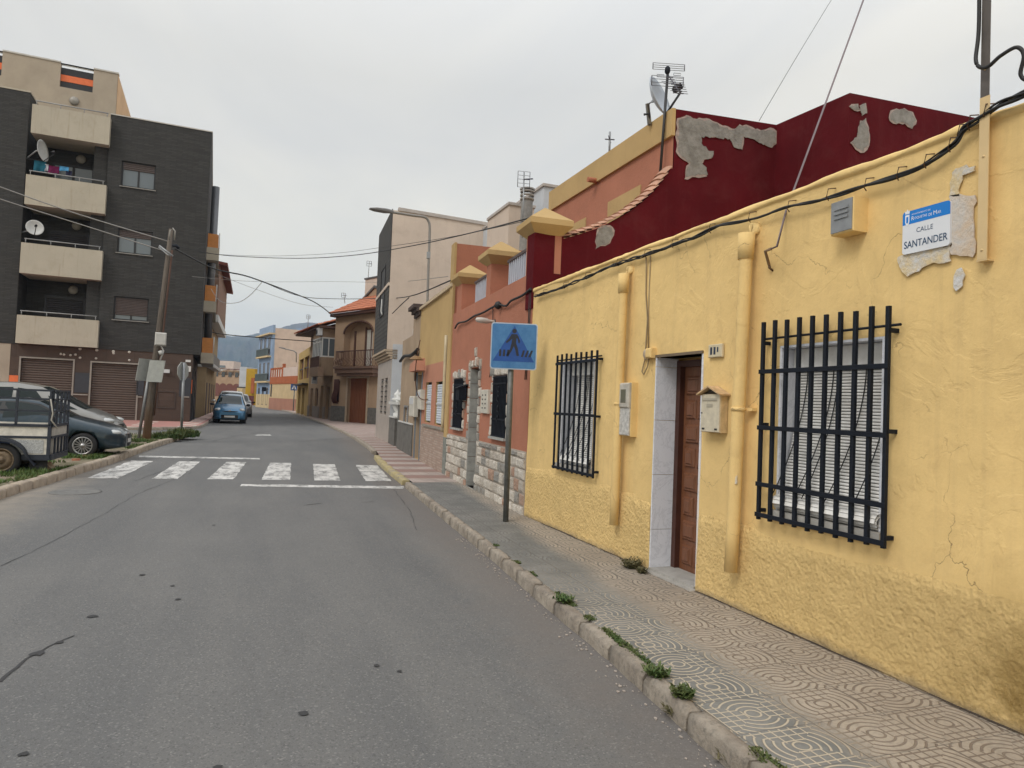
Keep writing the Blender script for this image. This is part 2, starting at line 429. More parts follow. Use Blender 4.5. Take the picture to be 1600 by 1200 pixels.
par = t.math('MODULO', t.math('ADD', fu, fv), 2.); c1_ = t.math('GREATER_THAN', ax_, ay_); xr_ = t.math('ABSOLUTE', t.math('SUBTRACT', c1_, par))
da_ = t.math('MULTIPLY', ax_, .42); db_ = t.math('MULTIPLY', ay_, .345); dd = t.math('SQRT', t.math('ADD', t.math('MULTIPLY', da_, da_), t.math('MULTIPLY', db_, db_)))
ringf = t.math('PINGPONG', t.math('ADD', dd, -.038), .0205); ring = t.ramp(ringf, .004, .0072, 1, 0); ring = t.math('MULTIPLY', ring, t.ramp(dd, .028, .033))
gx = t.math('PINGPONG', P[0], .0278); gy = t.math('PINGPONG', P[1], .0246)
grid = t.math('MAXIMUM', t.ramp(gx, .0032, .006, 1, 0), t.ramp(gy, .0032, .006, 1, 0))
isr = t.math('MAXIMUM', xr_, t.ramp(dd, .044, .046, 1, 0)); pat = t.math('ADD', t.math('MULTIPLY', ring, isr), t.math('MULTIPLY', grid, t.math('SUBTRACT', 1., isr)))
jx = t.ramp(t.math('ABSOLUTE', t.math('SUBTRACT', ax_, .5)), .006, .014, 1, 0); jy = t.ramp(t.math('ABSOLUTE', t.math('SUBTRACT', ay_, .5)), .006, .014, 1, 0)
joint = t.math('MAXIMUM', jx, jy)
fade = t.ramp(t.noise(p, 2.2, 6, .7), .3, .5, .7, 1.)
tn = t.new('ShaderNodeTexWhiteNoise'); q = t.comb(t.math('FLOOR', t.math('DIVIDE', P[0], T)), t.math('FLOOR', t.math('DIVIDE', P[1], T)), 0.); t.l.new(q, tn.inputs[0])
stone = t.mix(t.ramp(t.noise(p, 2.4, 5, .6), .35, .65), (.14, .143, .138), (.235, .232, .218))
brown = t.mix(t.ramp(t.noise(p, 1.3, 5), .3, .7), (.34, .285, .225), (.43, .37, .3))
wv = t.ramp(t.math('ADD', t.math('SUBTRACT', P[0], t.math('MULTIPLY', P[1], .07)), t.math('MULTIPLY', t.noise(p, 1.4, 5, .6), .35)), 2.52, 2.72)
col = t.mix(wv, stone, brown)
col = t.mix(t.ramp(t.noise(p, 40, 4, .7), .4, .7, 0, .35), col, (.1, .1, .095))
lin = t.mix(wv, (.5, .43, .33), (.17, .13, .1))
lin = t.mix(t.ramp(P[1], 4.2, 6.5), lin, (.13, .125, .115))
col = t.mix(t.math('MULTIPLY', t.math('MULTIPLY', pat, fade), .9), col, lin)
col = t.mix(t.math('MULTIPLY', joint, .55), col, (.09, .08, .07))
hgt = t.math('SUBTRACT', t.math('MULTIPLY', t.noise(p, 30, 4), .4), t.math('MULTIPLY', pat, fade))
t.out(col, .82, t.bump(hgt, .7, .008)); ORN = m
m = bpy.data.materials.new('striped_tile'); t = NT(m); p = t.pos(); P = t.sep(p)
s_ = t.math('SUBTRACT', P[1], t.math('MULTIPLY', P[0], -.12)); st = t.ramp(t.math('PINGPONG', s_, .62), .29, .33)
c = t.mix(st, (.4, .335, .3), (.27, .17, .145)); c = t.mix(t.ramp(t.noise(p, 2.5, 6, .7), .45, .7, 0, .6), c, (.2, .165, .145))
sm = t.math('PINGPONG', s_, .1); sx = t.math('PINGPONG', P[0], .1)
c = t.mix(t.math('MAXIMUM', t.ramp(sm, .0, .008, .5, 0), t.ramp(sx, .0, .008, .5, 0)), c, (.12, .1, .09))
t.out(c, .8, t.bump(t.noise(p, 60, 3), .3, .006)); STRI = m
m = bpy.data.materials.new('pink_tile'); t = NT(m); p = t.pos((1, 1, 1), R(0)); P = t.sep(p)
ck = t.math('MULTIPLY', t.ramp(t.math('PINGPONG', P[0], .9), .55, .6), t.ramp(t.math('PINGPONG', t.math('ADD', P[1], .4), .8), .4, .45))
c = t.mix(ck, (.42, .2, .175), (.55, .48, .42)); c = t.mix(t.ramp(t.noise(p, 2., 6, .7), .45, .75, 0, .6), c, (.27, .2, .18)); t.out(c, .8); PINK = m
def at_y(P, y):
    for a, b in zip(P[:-1], P[1:]):
        if a[1] <= y <= b[1]: return a[0] + (b[0] - a[0]) * (y - a[1]) / (b[1] - a[1])
    return P[-1][0]
def strip(y0, y1, z, m, name, inner=.1, n=60):
    mb = MB(); v = []
    for i in range(n + 1):
        y = y0 + (y1 - y0) * i / n; v.append((at_y(kR, y) + inner, y, z)); v.append((at_y(WL, y) + .05, y, z + .012))
    mb.add(v, [(2 * i, 2 * i + 1, 2 * i + 3, 2 * i + 2) for i in range(n)])
    return struct(name, mb, m)
strip(-3, 12.9, .105, ORN, 'pavement', .085)
strip(12.9, 28.5, .105, STRI, 'pavement', .14)
# wide pavement in front of the far houses on the right
mb = MB(); q = [(at_y(kR, y) + .14, y) for y in (28.5, 32, 36, 42, 50, 60, 75, 86, 90)]
mb.add([(a, b, .105) for a, b in q] + [(16, b + 6, .105) for a, b in q], [(i, i + 1, len(q) + i + 1, len(q) + i) for i in range(len(q) - 1)])
mb.add([(at_y(kR, 28.5) + .14, 28.5, .105), (5.1, 28.5, .105), (16, 34.5, .105)], [(0, 1, 2)])
m = PINK; struct('pavement', mb, STRI)

# kerb stones, each a worn block
m = bpy.data.materials.new('kerb_stone'); t = NT(m); p = t.pos()
c = t.mix(t.ramp(t.noise(p, 4, 7, .7), .35, .65), (.22, .185, .15), (.38, .33, .27)); c = t.mix(t.ramp(t.noise(p, 22, 5, .7), .5, .7, 0, .6), c, (.09, .085, .075))
t.out(c, .92, t.bump(t.noise(p, 28, 6, .7), .9, .02)); KERB = m
def kerbline(P, y0, y1, Lb, w_, h, side, mat, j=.012, taper=None, gap=.02):
    mb = MB(); pts = [q for q in resample(P, Lb) if y0 <= q.y <= y1]
    for a, b in zip(pts[:-1], pts[1:]):
        tg = (b - a).normalized(); n = Vector((tg.y, -tg.x)) * side; a2 = a + tg * gap; jj = [random.uniform(-j, j) for _ in range(8)]
        hh = h + random.uniform(-.012, .002); NS = max(2, int(Lb / .09))
        rows = []
        for k in range(NS + 1):
            c = a2.lerp(b, k / NS); e = .015 if k in (0, NS) else 0
            def nz(i): return noise.noise(Vector((c.x * 6, c.y * 6, i * 3.7))) * j * 1.6
            rows.append([(c.x + n.x * nz(0) * .6, c.y + n.y * nz(0) * .6, -.03), (c.x + n.x * (.004 + nz(0)), c.y + n.y * (.004 + nz(0)), hh - .024 - e + jj[0] * .5), (c.x + n.x * (.02 + nz(1) * .6), c.y + n.y * (.02 + nz(1) * .6), hh - e + nz(2) * .5),
                         (c.x + n.x * (w_ - .015), c.y + n.y * (w_ - .015), hh - e + nz(3) * .4), (c.x + n.x * w_, c.y + n.y * w_, hh - .004), (c.x + n.x * w_, c.y + n.y * w_, -.03)])
        o = len(mb.v); mb.v += [Vector(q) for r_w in rows for q in r_w]; W = 6
        for k in range(NS):
            for i in range(W - 1): mb.f.append([o + k * W + i, o + k * W + i + 1, o + (k + 1) * W + i + 1, o + (k + 1) * W + i]); mb.sm.add(len(mb.f) - 1)
        mb.f.append([o + i for i in range(W)]); mb.f.append([o + NS * W + i for i in range(W)][::-1])
    return struct('kerb', mb, mat)
kerbline(kR, -3, 13.2, .5, .092, .119, 1, KERB, .009)
m = bpy.data.materials.new('faded_yellow_kerb'); t = NT(m); p = t.pos()
c = t.mix(t.ramp(t.noise(p, 5, 7, .7), .48, .62), (.4, .33, .17), (.27, .24, .2)); t.out(c, .9, t.bump(t.noise(p, 28, 6, .7), .8, .02)); YKERB = m
kerbline(kR, 13.2, 20, .62, .15, .112, 1, YKERB, .012)
kerbline(kR, 20, 120, 1.2, .15, .112, 1, KERB, .006)
LK = plain('pale_kerb', (.36, .3, .235), .9, 0, .2, 7, .5, 40)
kerbline(kL, 4, 40, .5, .15, .15, -1, LK, .006)
# verge
m = bpy.data.materials.new('verge_soil'); t = NT(m); p = t.pos()
c = t.mix(t.ramp(t.noise(p, 1.1, 7, .7), .42, .6), (.28, .22, .165), (.1, .1, .045)); t.out(c, .95, t.bump(t.noise(p, 30, 6, .7), .8, .03)); SOIL = m
mb = MB(); o = offs(kL, -.13); n = len(o)
v = []
for q in o: v += [(q.x, q.y, .12), (q.x - 1.2, q.y, .1), (-21.9, q.y, .05)]
fs = []
for i in range(n - 1): fs += [(3 * i, 3 * i + 1, 3 * i + 4, 3 * i + 3), (3 * i + 1, 3 * i + 2, 3 * i + 5, 3 * i + 4)]
struct('verge', MB().add(v, fs), SOIL)
# ------------------------------------------------------------------ shared building helpers
def onY(x, y, Y): d = ray(x, y); t = Y / d.y; return d.x * t, H + d.z * t
def onX(x, y, X): d = ray(x, y); t = X / d.x; return d.y * t, H + d.z * t
def dz(fr, x, y, s):
    """depth d and height z on the cross plane s = const of a frame"""
    a = fr.w(s, 0, 0); n = Vector((fr.u.x, fr.u.y, 0)); r = ray(x, y); t = (a - CAM).dot(n) / r.dot(n); p = CAM + r * t
    return (Vector((p.x, p.y)) - a.xy).dot(fr.n), p.z
GLASS = glass(); GLASSB = glass('grey_glass', (.12, .145, .165), .12)
WHITE = plain('white_paint', (.62, .62, .6), .5, 0, .06); IRON = plain('black_iron', (.007, .010, .017), .65, 0., .3, 14, .15, 80); IRON.node_tree.nodes['Principled BSDF'].inputs['Specular IOR Level'].default_value = .25
DWOOD = plain('brown_wood', (.12, .05, .028), .5, 0, .2, 9, .15, 60); DARKM = plain('dark_metal', (.03, .03, .033), .5, .3)
ALU = plain('white_aluminium', (.6, .61, .62), .4, .1, .05); GALV = plain('galvanised_steel', (.3, .31, .32), .5, .6, .12, 12)
CABLE = plain('black_cable', (.012, .012, .013), .6)
def block(fr, s0, s1, z0, z1, depth, holes, mat, parent, th=.22, name='wall', d=0.):
    mb = MB().holed(fr, s0, s1, z0, z1, holes, d, th)
    mb.box(fr, s0, s1, d - depth, d - th - .0, z0, z1 - .02)
    return mb.build(name, mat, parent)
def window(fr, r, parent, d=-.2, fw=.05, m=None, g=None, mull=1, trans=0, name='window', dep=.05):
    m = m or DARKM; g = g or GLASS; s0, s1, z0, z1 = r; mb = MB()
    mb.box(fr, s0, s1, d, d + dep, z0, z0 + fw); mb.box(fr, s0, s1, d, d + dep, z1 - fw, z1)
    mb.box(fr, s0, s0 + fw, d, d + dep, z0 + fw, z1 - fw); mb.box(fr, s1 - fw, s1, d, d + dep, z0 + fw, z1 - fw)
    for i in range(1, mull + 1):
        c = s0 + (s1 - s0) * i / (mull + 1); mb.box(fr, c - fw * .6, c + fw * .6, d, d + dep * .95, z0 + fw, z1 - fw)
    if trans:
        c = z1 - (z1 - z0) * trans; mb.box(fr, s0 + fw, s1 - fw, d, d + dep * .9, c - fw * .5, c + fw * .5)
    o = mb.build(name, m, parent)
    MB().box(fr, s0 + fw * .5, s1 - fw * .5, d + dep * .35, d + dep * .45, z0 + fw * .5, z1 - fw * .5).build('pane', g, o)
    return o
def shutter(fr, r, parent, d=-.18, m=None, pitch=.05, name='shutter', th=.02):
    """roller shutter or louvre: a stack of bowed slats"""
    s0, s1, z0, z1 = r; mb = MB(); n = max(3, int((z1 - z0) / pitch)); h = (z1 - z0) / n
    for i in range(n):
        a = z0 + i * h
        prof = [(0, 0), (th * .8, h * .18), (th, h * .5), (th * .8, h * .82), (0, h * .97)]
        for (p, q) in zip(prof[:-1], prof[1:]):
            mb.quad(fr.w(s0, d + p[0], a + p[1]), fr.w(s1, d + p[0], a + p[1]), fr.w(s1, d + q[0], a + q[1]), fr.w(s0, d + q[0], a + q[1]))
    mb.box(fr, s0, s1, d - .02, d - .004, z0, z1)
    return mb.build(name, m or ALU, parent)
def frame_bars(mb, fr, r, w_, d0, d1):
    s0, s1, z0, z1 = r
    mb.box(fr, s0 - w_, s1 + w_, d0, d1, z1, z1 + w_); mb.box(fr, s0 - w_, s1 + w_, d0, d1, z0 - w_, z0)
    mb.box(fr, s0 - w_, s0, d0, d1, z0, z1); mb.box(fr, s1, s1 + w_, d0, d1, z0, z1)

# ------------------------------------------------------------------ the yellow house
YF = Fr((WALLX, 0), (WALLX, 9), False); YF.n = Vector((-1, 0))
Yend = 8.95
m = bpy.data.materials.new('yellow_plaster'); t = NT(m); p = t.pos(); P = t.sep(p)
yc = (.79, .565, .25)
c = t.mix(t.ramp(t.noise(p, .9, 7, .65), .3, .7), scl(yc, .85), scl(yc, 1.08))
c = t.mix(t.ramp(t.noise(p, 7, 8, .75, .6), .5, .78, 0, .45), c, (.55, .37, .17))
c = t.mix(t.ramp(t.noise(t.pos((4, 4, .22)), 2.2, 6, .7), .5, .82, 0, .28), c, (.42, .3, .16))
# hairline cracks
wp = t.new('ShaderNodeVectorMath', operation='ADD'); nn = t.new('ShaderNodeTexNoise'); t.l.new(p, nn.inputs[0]); nn.inputs['Scale'].default_value = 3.2; nn.inputs['Detail'].default_value = 6
sc = t.new('ShaderNodeVectorMath', operation='SCALE'); t.l.new(nn.outputs[1], sc.inputs[0]); sc.inputs['Scale'].default_value = .55; t.l.new(p, wp.inputs[0]); t.l.new(sc.outputs[0], wp.inputs[1])
ck = t.vor(wp.outputs[0], .95, 'DISTANCE_TO_EDGE'); gate = t.ramp(t.noise(p, 1.4, 3), .47, .56)
crk = t.math('MULTIPLY', t.ramp(ck, .0, .0035, 1, 0), gate)
c = t.mix(t.math('MULTIPLY', crk, .75), c, (.2, .13, .07))
# damp brown stain low down at the near end
st = t.math('MULTIPLY', t.ramp(P[2], 1.0, .2), t.ramp(P[1], 2.75, 2.3)); st = t.math('MULTIPLY', st, t.ramp(t.noise(p, 3.2, 6, .7), .42, .58))
c = t.mix(t.math('MULTIPLY', st, .8), c, (.3, .185, .05))
# grime at the very foot
ft = t.ramp(t.math('ADD', P[2], t.math('MULTIPLY', t.noise(p, 8, 5), .12)), .24, .16, 0, .75); c = t.mix(ft, c, (.33, .25, .17))
big = t.noise(p, 2.6, 4, .5); fine = t.noise(p, 55, 5, .65); lump = t.vor(wp.outputs[0], 2.2, 'SMOOTH_F1')
h1 = t.math('ADD', t.math('MULTIPLY', big, 1.1), t.math('MULTIPLY', fine, .1)); h1 = t.math('SUBTRACT', h1, t.math('MULTIPLY', crk, .25))
h1 = t.math('ADD', h1, t.math('MULTIPLY', t.ramp(t.noise(p, 1.7, 6, .6, .8), .5, .53), .1))
t.out(c, .88, t.bump(h1, .36, .05)); t.b.inputs['Specular IOR Level'].default_value = .15; YPL = m
m = bpy.data.materials.new('rough_yellow_render'); t = NT(m); p = t.pos(); P = t.sep(p)
c = t.mix(t.ramp(t.noise(p, 1.1, 7, .65), .3, .7), scl(yc, .98), scl(yc, 1.2)); c = t.mix(t.ramp(t.noise(p, 14, 8, .75), .5, .78, 0, .5), c, (.55, .36, .15))
st = t.math('MULTIPLY', t.ramp(P[2], .95, .25), t.ramp(P[1], 2.78, 2.35)); st = t.math('MULTIPLY', st, t.ramp(t.noise(p, 3.2, 6, .7), .42, .58))
c = t.mix(t.math('MULTIPLY', st, .8), c, (.3, .185, .05))
c = t.mix(t.ramp(t.math('ADD', P[2], t.math('MULTIPLY', t.noise(p, 8, 5), .12)), .235, .165, 0, .8), c, (.33, .25, .17))
h1 = t.math('ADD', t.noise(p, 17, 7, .74), t.math('MULTIPLY', t.vor(p, 38, 'SMOOTH_F1'), .4)); t.out(c, .9, t.bump(h1, 1., .045)); t.b.inputs['Specular IOR Level'].default_value = .15; YRG = m

house = thing('yellow_house', (WALLX, 5, 0), 'single storey yellow plastered house with barred windows, nearest on the right', 'house')
w1 = (3.16, 4.06, .93, 2.14); w2 = (7.0, 7.86, .93, 2.2); door = (5.0, 5.72, .10, 2.14)
mb = MB()
holes = [w1, w2, door]; ztop = 3.24
ss = sorted({-3, 2.56, Yend, *[h[0] for h in holes], *[h[1] for h in holes]}); zz = sorted({0., ztop, *[h[2] for h in holes], *[h[3] for h in holes]})
# the face is a fine wavy sheet, hand-trowelled
def wav(s, z): return .016 * noise.noise(Vector((s * .9, 3.1, z * .9))) + .007 * noise.noise(Vector((s * 2.7, 9, z * 2.7)))
for i in range(len(ss) - 1):
    for j in range(len(zz) - 1):
        a, b = (ss[i] + ss[i + 1]) / 2, (zz[j] + zz[j + 1]) / 2
        if any(h[0] < a < h[1] and h[2] < b < h[3] for h in holes): continue
        nu = max(1, round((ss[i + 1] - ss[i]) / .14)); nv = max(1, round((zz[j + 1] - zz[j]) / .14))
        mb.grid(lambda u, v: YF.w(ss[i] + (ss[i + 1] - ss[i]) * u, wav(ss[i] + (ss[i + 1] - ss[i]) * u, zz[j] + (zz[j + 1] - zz[j]) * v), zz[j] + (zz[j + 1] - zz[j]) * v), nu, nv)
for h in holes:
    k = -.27
    for (q0, q1) in (((h[0], h[2]), (h[0], h[3])), ((h[1], h[2]), (h[1], h[3])), ((h[0], h[3]), (h[1], h[3])), ((h[0], h[2]), (h[1], h[2]))):
        mb.quad(YF.w(q0[0], wav(*q0), q0[1]), YF.w(q0[0], k, q0[1]), YF.w(q1[0], k, q1[1]), YF.w(q1[0], wav(*q1), q1[1]))
for q in (-3, Yend): mb.quad(YF.w(q, wav(q, 0), 0), YF.w(q, wav(q, ztop), ztop), YF.w(q, -.3, ztop), YF.w(q, -.3, 0))
mb.box(YF, -3, Yend, -4.4, -.32, 0, 3.02)
mb.build('wall', YPL, house, weld=True)
# parapet coping, lumpy
mb = MB(); NS = 150
prof = [(-.26, 3.20), (-.24, 3.275), (-.06, 3.29), (-.004, 3.28), (.014, 3.262), (.016, 3.24), (-.012, 3.222)]
def cop(u, v):
    s = -3 + (Yend + 3) * u; k = min(int(v * 6 + 1e-6), 5); f = v * 6 - k; a, b = prof[k], prof[k + 1]
    dd_, z_ = a[0] + (b[0] - a[0]) * f, a[1] + (b[1] - a[1]) * f
    return YF.w(s, dd_ + .007 * noise.noise(Vector((s * 3, k * 2., 1))), z_ + .02 * noise.noise(Vector((s * 2.1, k * .7, 7))) + .008 * noise.noise(Vector((s * 9, k, 4))))
mb.grid(cop, NS, 6); mb.build('coping', YPL, house)
# rough dado: a thick displaced coat with an uneven top edge
mb = MB()
def dado(s0, s1):
    n = int((s1 - s0) / .03); nv = 26
    def fn(u, v):
        s = s0 + (s1 - s0) * u
        top = .76 + .06 * noise.noise(Vector((s * .7, 0, 2))) + .035 * noise.noise(Vector((s * 3.1, 0, 5))) + (.05 if s > 6 else 0)
        for (h0, h1) in ((3.15, 4.4), (7., 8.1)):
            if h0 < s < h1: top = min(top, .80)
        vv = v; z_ = .05 + (top - .05) * vv
        e = min(1, (1 - vv) / .09) * min(1, u * (s1 - s0) / .03 + .35, ) * min(1, (1 - u) * (s1 - s0) / .03 + .35)
        dd_ = .026 * e + .007 * noise.noise(Vector((s * 9, 1, z_ * 9))) * e + .003 * noise.noise(Vector((s * 16, 4, z_ * 16))) * e + wav(s, z_) - .004
        return YF.w(s, dd_, z_)
    mb.grid(fn, n, nv)
dado(-1., 4.99); dado(5.735, Yend - .01)
mb.build('dado', YRG, house)
# ragged raised plaster to the right of the pole
def patch(fr, pts, d, m, name, parent, th=.0025, px=True, jag=.012, n=5, label=None):
    """thin ragged-edged layer on a wall"""
    P = [fr.sz(*q, d) if px else q for q in pts]; out = []
    for i in range(len(P)):
        a, b = Vector(P[i]), Vector(P[(i + 1) % len(P)]); L_ = (b - a).length; k = max(2, int(L_ / (jag * 2.4)))
        k = min(k, 14)
        for q in range(k): out.append(a.lerp(b, q / k) + Vector((random.uniform(-jag, jag), random.uniform(-jag, jag)) if q else (0, 0)))
    mb = MB().poly(fr, [(q.x, q.y) for q in out], d - .004, d + th)
    o = mb.build(name, m, parent); 
    if label: o['label'] = label
    return o
m = bpy.data.materials.new('bare_filler'); t = NT(m); p = t.pos()
c = t.mix(t.ramp(t.noise(p, 9, 7, .7, .5), .35, .62), (.76, .72, .68), (.8, .64, .48)); c = t.mix(t.ramp(t.noise(p, 22, 6, .75), .62, .74, 0, .45), c, (.17, .14, .12))
t.out(c, .9, t.bump(t.noise(p, 25, 7, .75), .9, .03)); FILL = m
m = bpy.data.materials.new('white_filler'); t = NT(m); p = t.pos()
c = t.mix(t.ramp(t.noise(p, 8, 7, .7), .4, .6), (.74, .73, .72), (.8, .64, .38)); t.out(c, .9, t.bump(t.noise(p, 25, 7, .75), .8, .03)); WFIL = m
patch(YF, [(1483, 306), (1500, 303), (1524, 305), (1524, 395), (1520, 402), (1500, 400), (1486, 398)], .013, FILL, 'bare_patch', house)
patch(YF, [(1403, 402), (1440, 390), (1484, 384), (1486, 408), (1466, 412), (1448, 415), (1436, 424), (1418, 432), (1410, 425), (1405, 414)], .014, WFIL, 'bare_patch', house)
patch(YF, [(1484, 306), (1488, 270), (1500, 262), (1524, 259), (1525, 266), (1504, 274), (1500, 290), (1500, 306)], .013, WFIL, 'bare_patch', house)
patch(YF, [(1492, 428), (1502, 418), (1508, 430), (1504, 446), (1494, 455), (1490, 440)], .012, WFIL, 'bare_patch', house)
patch(YF, [(1146, 748), (1152, 742), (1151, 756), (1145, 758)], .125, WFIL, 'paint_chip', house, jag=.002)
# door: marble jamb, frame, panelled leaf
MARB = bpy.data.materials.new('grey_veined_marble'); t = NT(MARB); p = t.pos()
v_ = t.noise(p, 2.6, 8, .75, 1.4); c = t.mix(t.ramp(t.math('ABSOLUTE', t.math('SUBTRACT', v_, .5)), .0, .03, .4, 0), (.72, .74, .8), (.4, .42, .47)); t.out(c, .3)
GROUT = plain('grout', (.1, .09, .08), .9)
mb = MB()
for (a, b) in ((.12, .5), (.504, 1.02), (1.024, 1.54), (1.544, 2.05), (2.054, 2.14)):
    mb.box(YF, 5.705, 5.722, -.235, .012, a, b)
mb.build('marble_jamb', MARB, house)
mb = MB(); mb.box(YF, 4.99, 5.0 + .012, -.2, .0, .1, 2.14)
mb.build('marble_jamb', MARB, house)
WOODD = bpy.data.materials.new('stained_door_wood'); t = NT(WOODD); p = t.pos((8, 8, .8))
c = t.mix(t.ramp(t.noise(p, 5, 6, .7, .5), .3, .7), (.12, .044, .02), (.21, .085, .04)); t.out(c, .42, t.bump(t.noise(p, 9, 5), .15, .01))
dr = MB(); s0, s1 = 5.07, 5.64
dr.box(YF, s0, s1, -.31, -.27, .14, 2.06)
o = dr.build('door', WOODD, house)
mb = MB(); rows = 8
for i in range(rows):
    a = .2 + i * (1.82 / rows); b = a + 1.82 / rows - .05
    cols = [(s0 + .05, s0 + .20), (s0 + .235, s0 + .335), (s0 + .37, s0 + .52)] if i % 2 == 0 else [(s0 + .05, s0 + .265), (s0 + .305, s0 + .52)]
    for (q, r) in cols:
        mb.cbox(YF, q, r, -.271, -.252, a, b, .014); mb.cbox(YF, q + .03, r - .03, -.253, -.240, a + .03, b - .03, .01)
mb.build('panel', WOODD, o)
mb = MB().box(YF, 5.012, 5.07, -.33, -.215, .12, 2.12).box(YF, 5.64, 5.703, -.33, -.215, .12, 2.12).box(YF, 5.07, 5.64, -.33, -.215, 2.06, 2.12)
mb.build('door_frame', plain('dark_red_wood', (.06, .02, .012), .5, 0, .2, 9), house)
BRASS = plain('old_brass', (.2, .14, .06), .4, .7)
mb = MB().lathe(YF.w(5.2, -.25, 1.02), [(.0, 0), (.016, 0), (.016, .04), (.035, .05), (.042, .07), (.035, .095), (0, .105)], 14, (-1, 0, 0)); mb.box(YF, 5.185, 5.215, -.252, -.243, .86, 1.0)
mb.build('knob', BRASS, o)
SLAB = plain('doorstep_stone', (.36, .345, .32), .7, 0, .2, 8, .3, 50)
mb = MB().box(YF, 5.0, 5.72, -.26, .02, .1, .145).box(YF, 4.96, 5.76, -.02, .08, .09, .122); mb.build('doorstep', SLAB, house)
# lintel line over the door: shadow given as a dark brown board
MB().box(YF, 4.99, 5.73, -.2, .015, 2.14, 2.165).build('lintel_shade', plain('dark_lintel_shade', (.16, .12, .08), .8), house)
# windows with marble reveal, roller blind let out over the sill, and iron grille
BLIND = bpy.data.materials.new('white_plastic_slat'); t = NT(BLIND); p = t.pos(); c = t.mix(t.ramp(t.noise(p, 7, 6, .7), .4, .75), (.86, .85, .83), (.66, .64, .6)); t.out(c, .45)
def barred_window(r, blind, name='window'):
    s0, s1, z0, z1 = r; wo = window(YF, (s0, s1, z0, z1), house, -.26, .05, DARKM, GLASS, 1)
    mb = MB()
    mb.box(YF, s1 - .018, s1 + .0, -.21, .005, z0, z1); mb.box(YF, s0, s0 + .018, -.21, .005, z0, z1); mb.box(YF, s0 + .018, s1 - .018, -.21, .005, z1 - .016, z1)
    mb.build('marble_reveal', MARB, wo)
    MB().box(YF, s0 - .03, s1 + .03, -.21, .05, z0 - .035, z0 + .012).build('sill', SLAB, wo)
    MB().box(YF, s0 + .02, s1 - .02, -.2, -.11, z1 - .17, z1 - .02).build('shutter_box', BLIND, wo)
    # blind curve d(z)
    mb = MB(); n = 46; bs0, bs1 = blind; pts = []
    for i in range(n + 1):
        q = i / n; z_ = z1 - .17 - (z1 - .17 - z0 - .06) * q; d_ = -.15 + .17 * q ** 2.2; pts.append((d_, z_))
    for a, b in zip(pts[:-1], pts[1:]):
        tg = Vector((b[0] - a[0], b[1] - a[1])); nm = Vector((-tg.y, tg.x)).normalized(); L_ = tg.length
        e = [(a[0], a[1]), (a[0] + nm.x * .009 + tg.x * .2, a[1] + nm.y * .009 + tg.y * .2), (a[0] + nm.x * .011 + tg.x * .5, a[1] + nm.y * .011 + tg.y * .5), (a[0] + nm.x * .009 + tg.x * .75, a[1] + nm.y * .009 + tg.y * .75), (a[0] + tg.x * .83, a[1] + tg.y * .83)]
        for p_, q_ in zip(e[:-1], e[1:]): mb.quad(YF.w(bs0, p_[0], p_[1]), YF.w(bs1, p_[0], p_[1]), YF.w(bs1, q_[0], q_[1]), YF.w(bs0, q_[0], q_[1]))
    # the rolled-up surplus lying on the sill
    cx, cz = -.005, z0 + .066
    for turn in range(26):
        a0 = turn * .47; a1 = a0 + .40; r0 = .066 - turn * .0016
        A = (cx - .0 + math.cos(a0) * r0, cz + math.sin(a0) * r0); B = (cx + math.cos(a1) * r0, cz + math.sin(a1) * r0)
        mb.quad(YF.w(bs0 - .02, *A), YF.w(bs1 + .02, *A), YF.w(bs1 + .02, *B), YF.w(bs0 - .02, *B))
    mb.build('roller_blind', BLIND, wo)
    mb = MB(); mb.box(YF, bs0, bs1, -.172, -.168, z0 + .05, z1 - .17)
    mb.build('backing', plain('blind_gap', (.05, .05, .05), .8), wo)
    mb = MB()
    for k, q in enumerate((.12, .4, .45, .72, .95)):
        s_ = bs1 + (bs0 - bs1) * q; e = bs1 + (bs0 - bs1) * min(1, q + .0) + .16 * (1 if k % 2 else .8)
        mb.tube([YF.w(s_ + (e - s_) * (i / 12) ** 1.6, -.135 + .175 * (i / 12) ** 2.0, z1 - .17 - (z1 - z0 - .3) * i / 12) for i in range(13)], .004, 5)
    mb.build('cord', CABLE, wo)
    return wo
wo1 = barred_window(w1, (3.18, 4.03)); wo2 = barred_window(w2, (7.02, 7.72))
def grille(px_r, nb, hz, wo, bw=.026, d=.07, extra=.07):
    s0, s1, z0, z1 = px_r; g = MB()
    for i in range(nb):
        c = s0 + (s1 - s0) * i / (nb - 1); a = z0 - random.uniform(0, .012); b = z1 + random.uniform(-.008, .012)
        g.cbox(YF, c - bw / 2, c + bw / 2, d - bw / 2, d + bw / 2, a, b, .004)
    o = g.build('grille', IRON, wo)
    for k, zc in enumerate(hz):
        g = MB()
        if k == 0: g.tube([YF.w(s0 - .07, d - bw / 2 - .008, zc), YF.w(s1 + .02, d - bw / 2 - .008, zc)], .009, 6)
        else: g.cbox(YF, s0 - .02, s1 + .02, d + bw / 2 - .001, d + bw / 2 + .007, zc - .016, zc + .016, .002)
        g.build('crossbar', IRON, o)
    g = MB()
    for q in (s0 - .005, s1 + .005):
        for zc in (hz[0] - .03, (z0 + z1) / 2 - .03, z0 + .06): g.box(YF, q - .012, q + .012, -.01, d, zc - .013, zc + .013)
    g.build('wall_bracket', IRON, o); return o
gA = YF.q4((1193, 503), (1384, 481), (1384, 860), (1185, 808), .07)
print('grille A', gA)
za = [YF.sz(1384, y, .085)[1] for y in (511, 574, 683, 793, 853)]; zb = [YF.sz(1189, y, .085)[1] for y in (527, 579, 666, 755, 803)]
hz = [(a + b) / 2 for a, b in zip(za, zb)]; print('hz', hz)
grille(gA, 10, hz, wo1)
gB = YF.q4((872, 554), (932.5, 548.5), (927, 747), (864, 731), .065); print('grille B', gB)
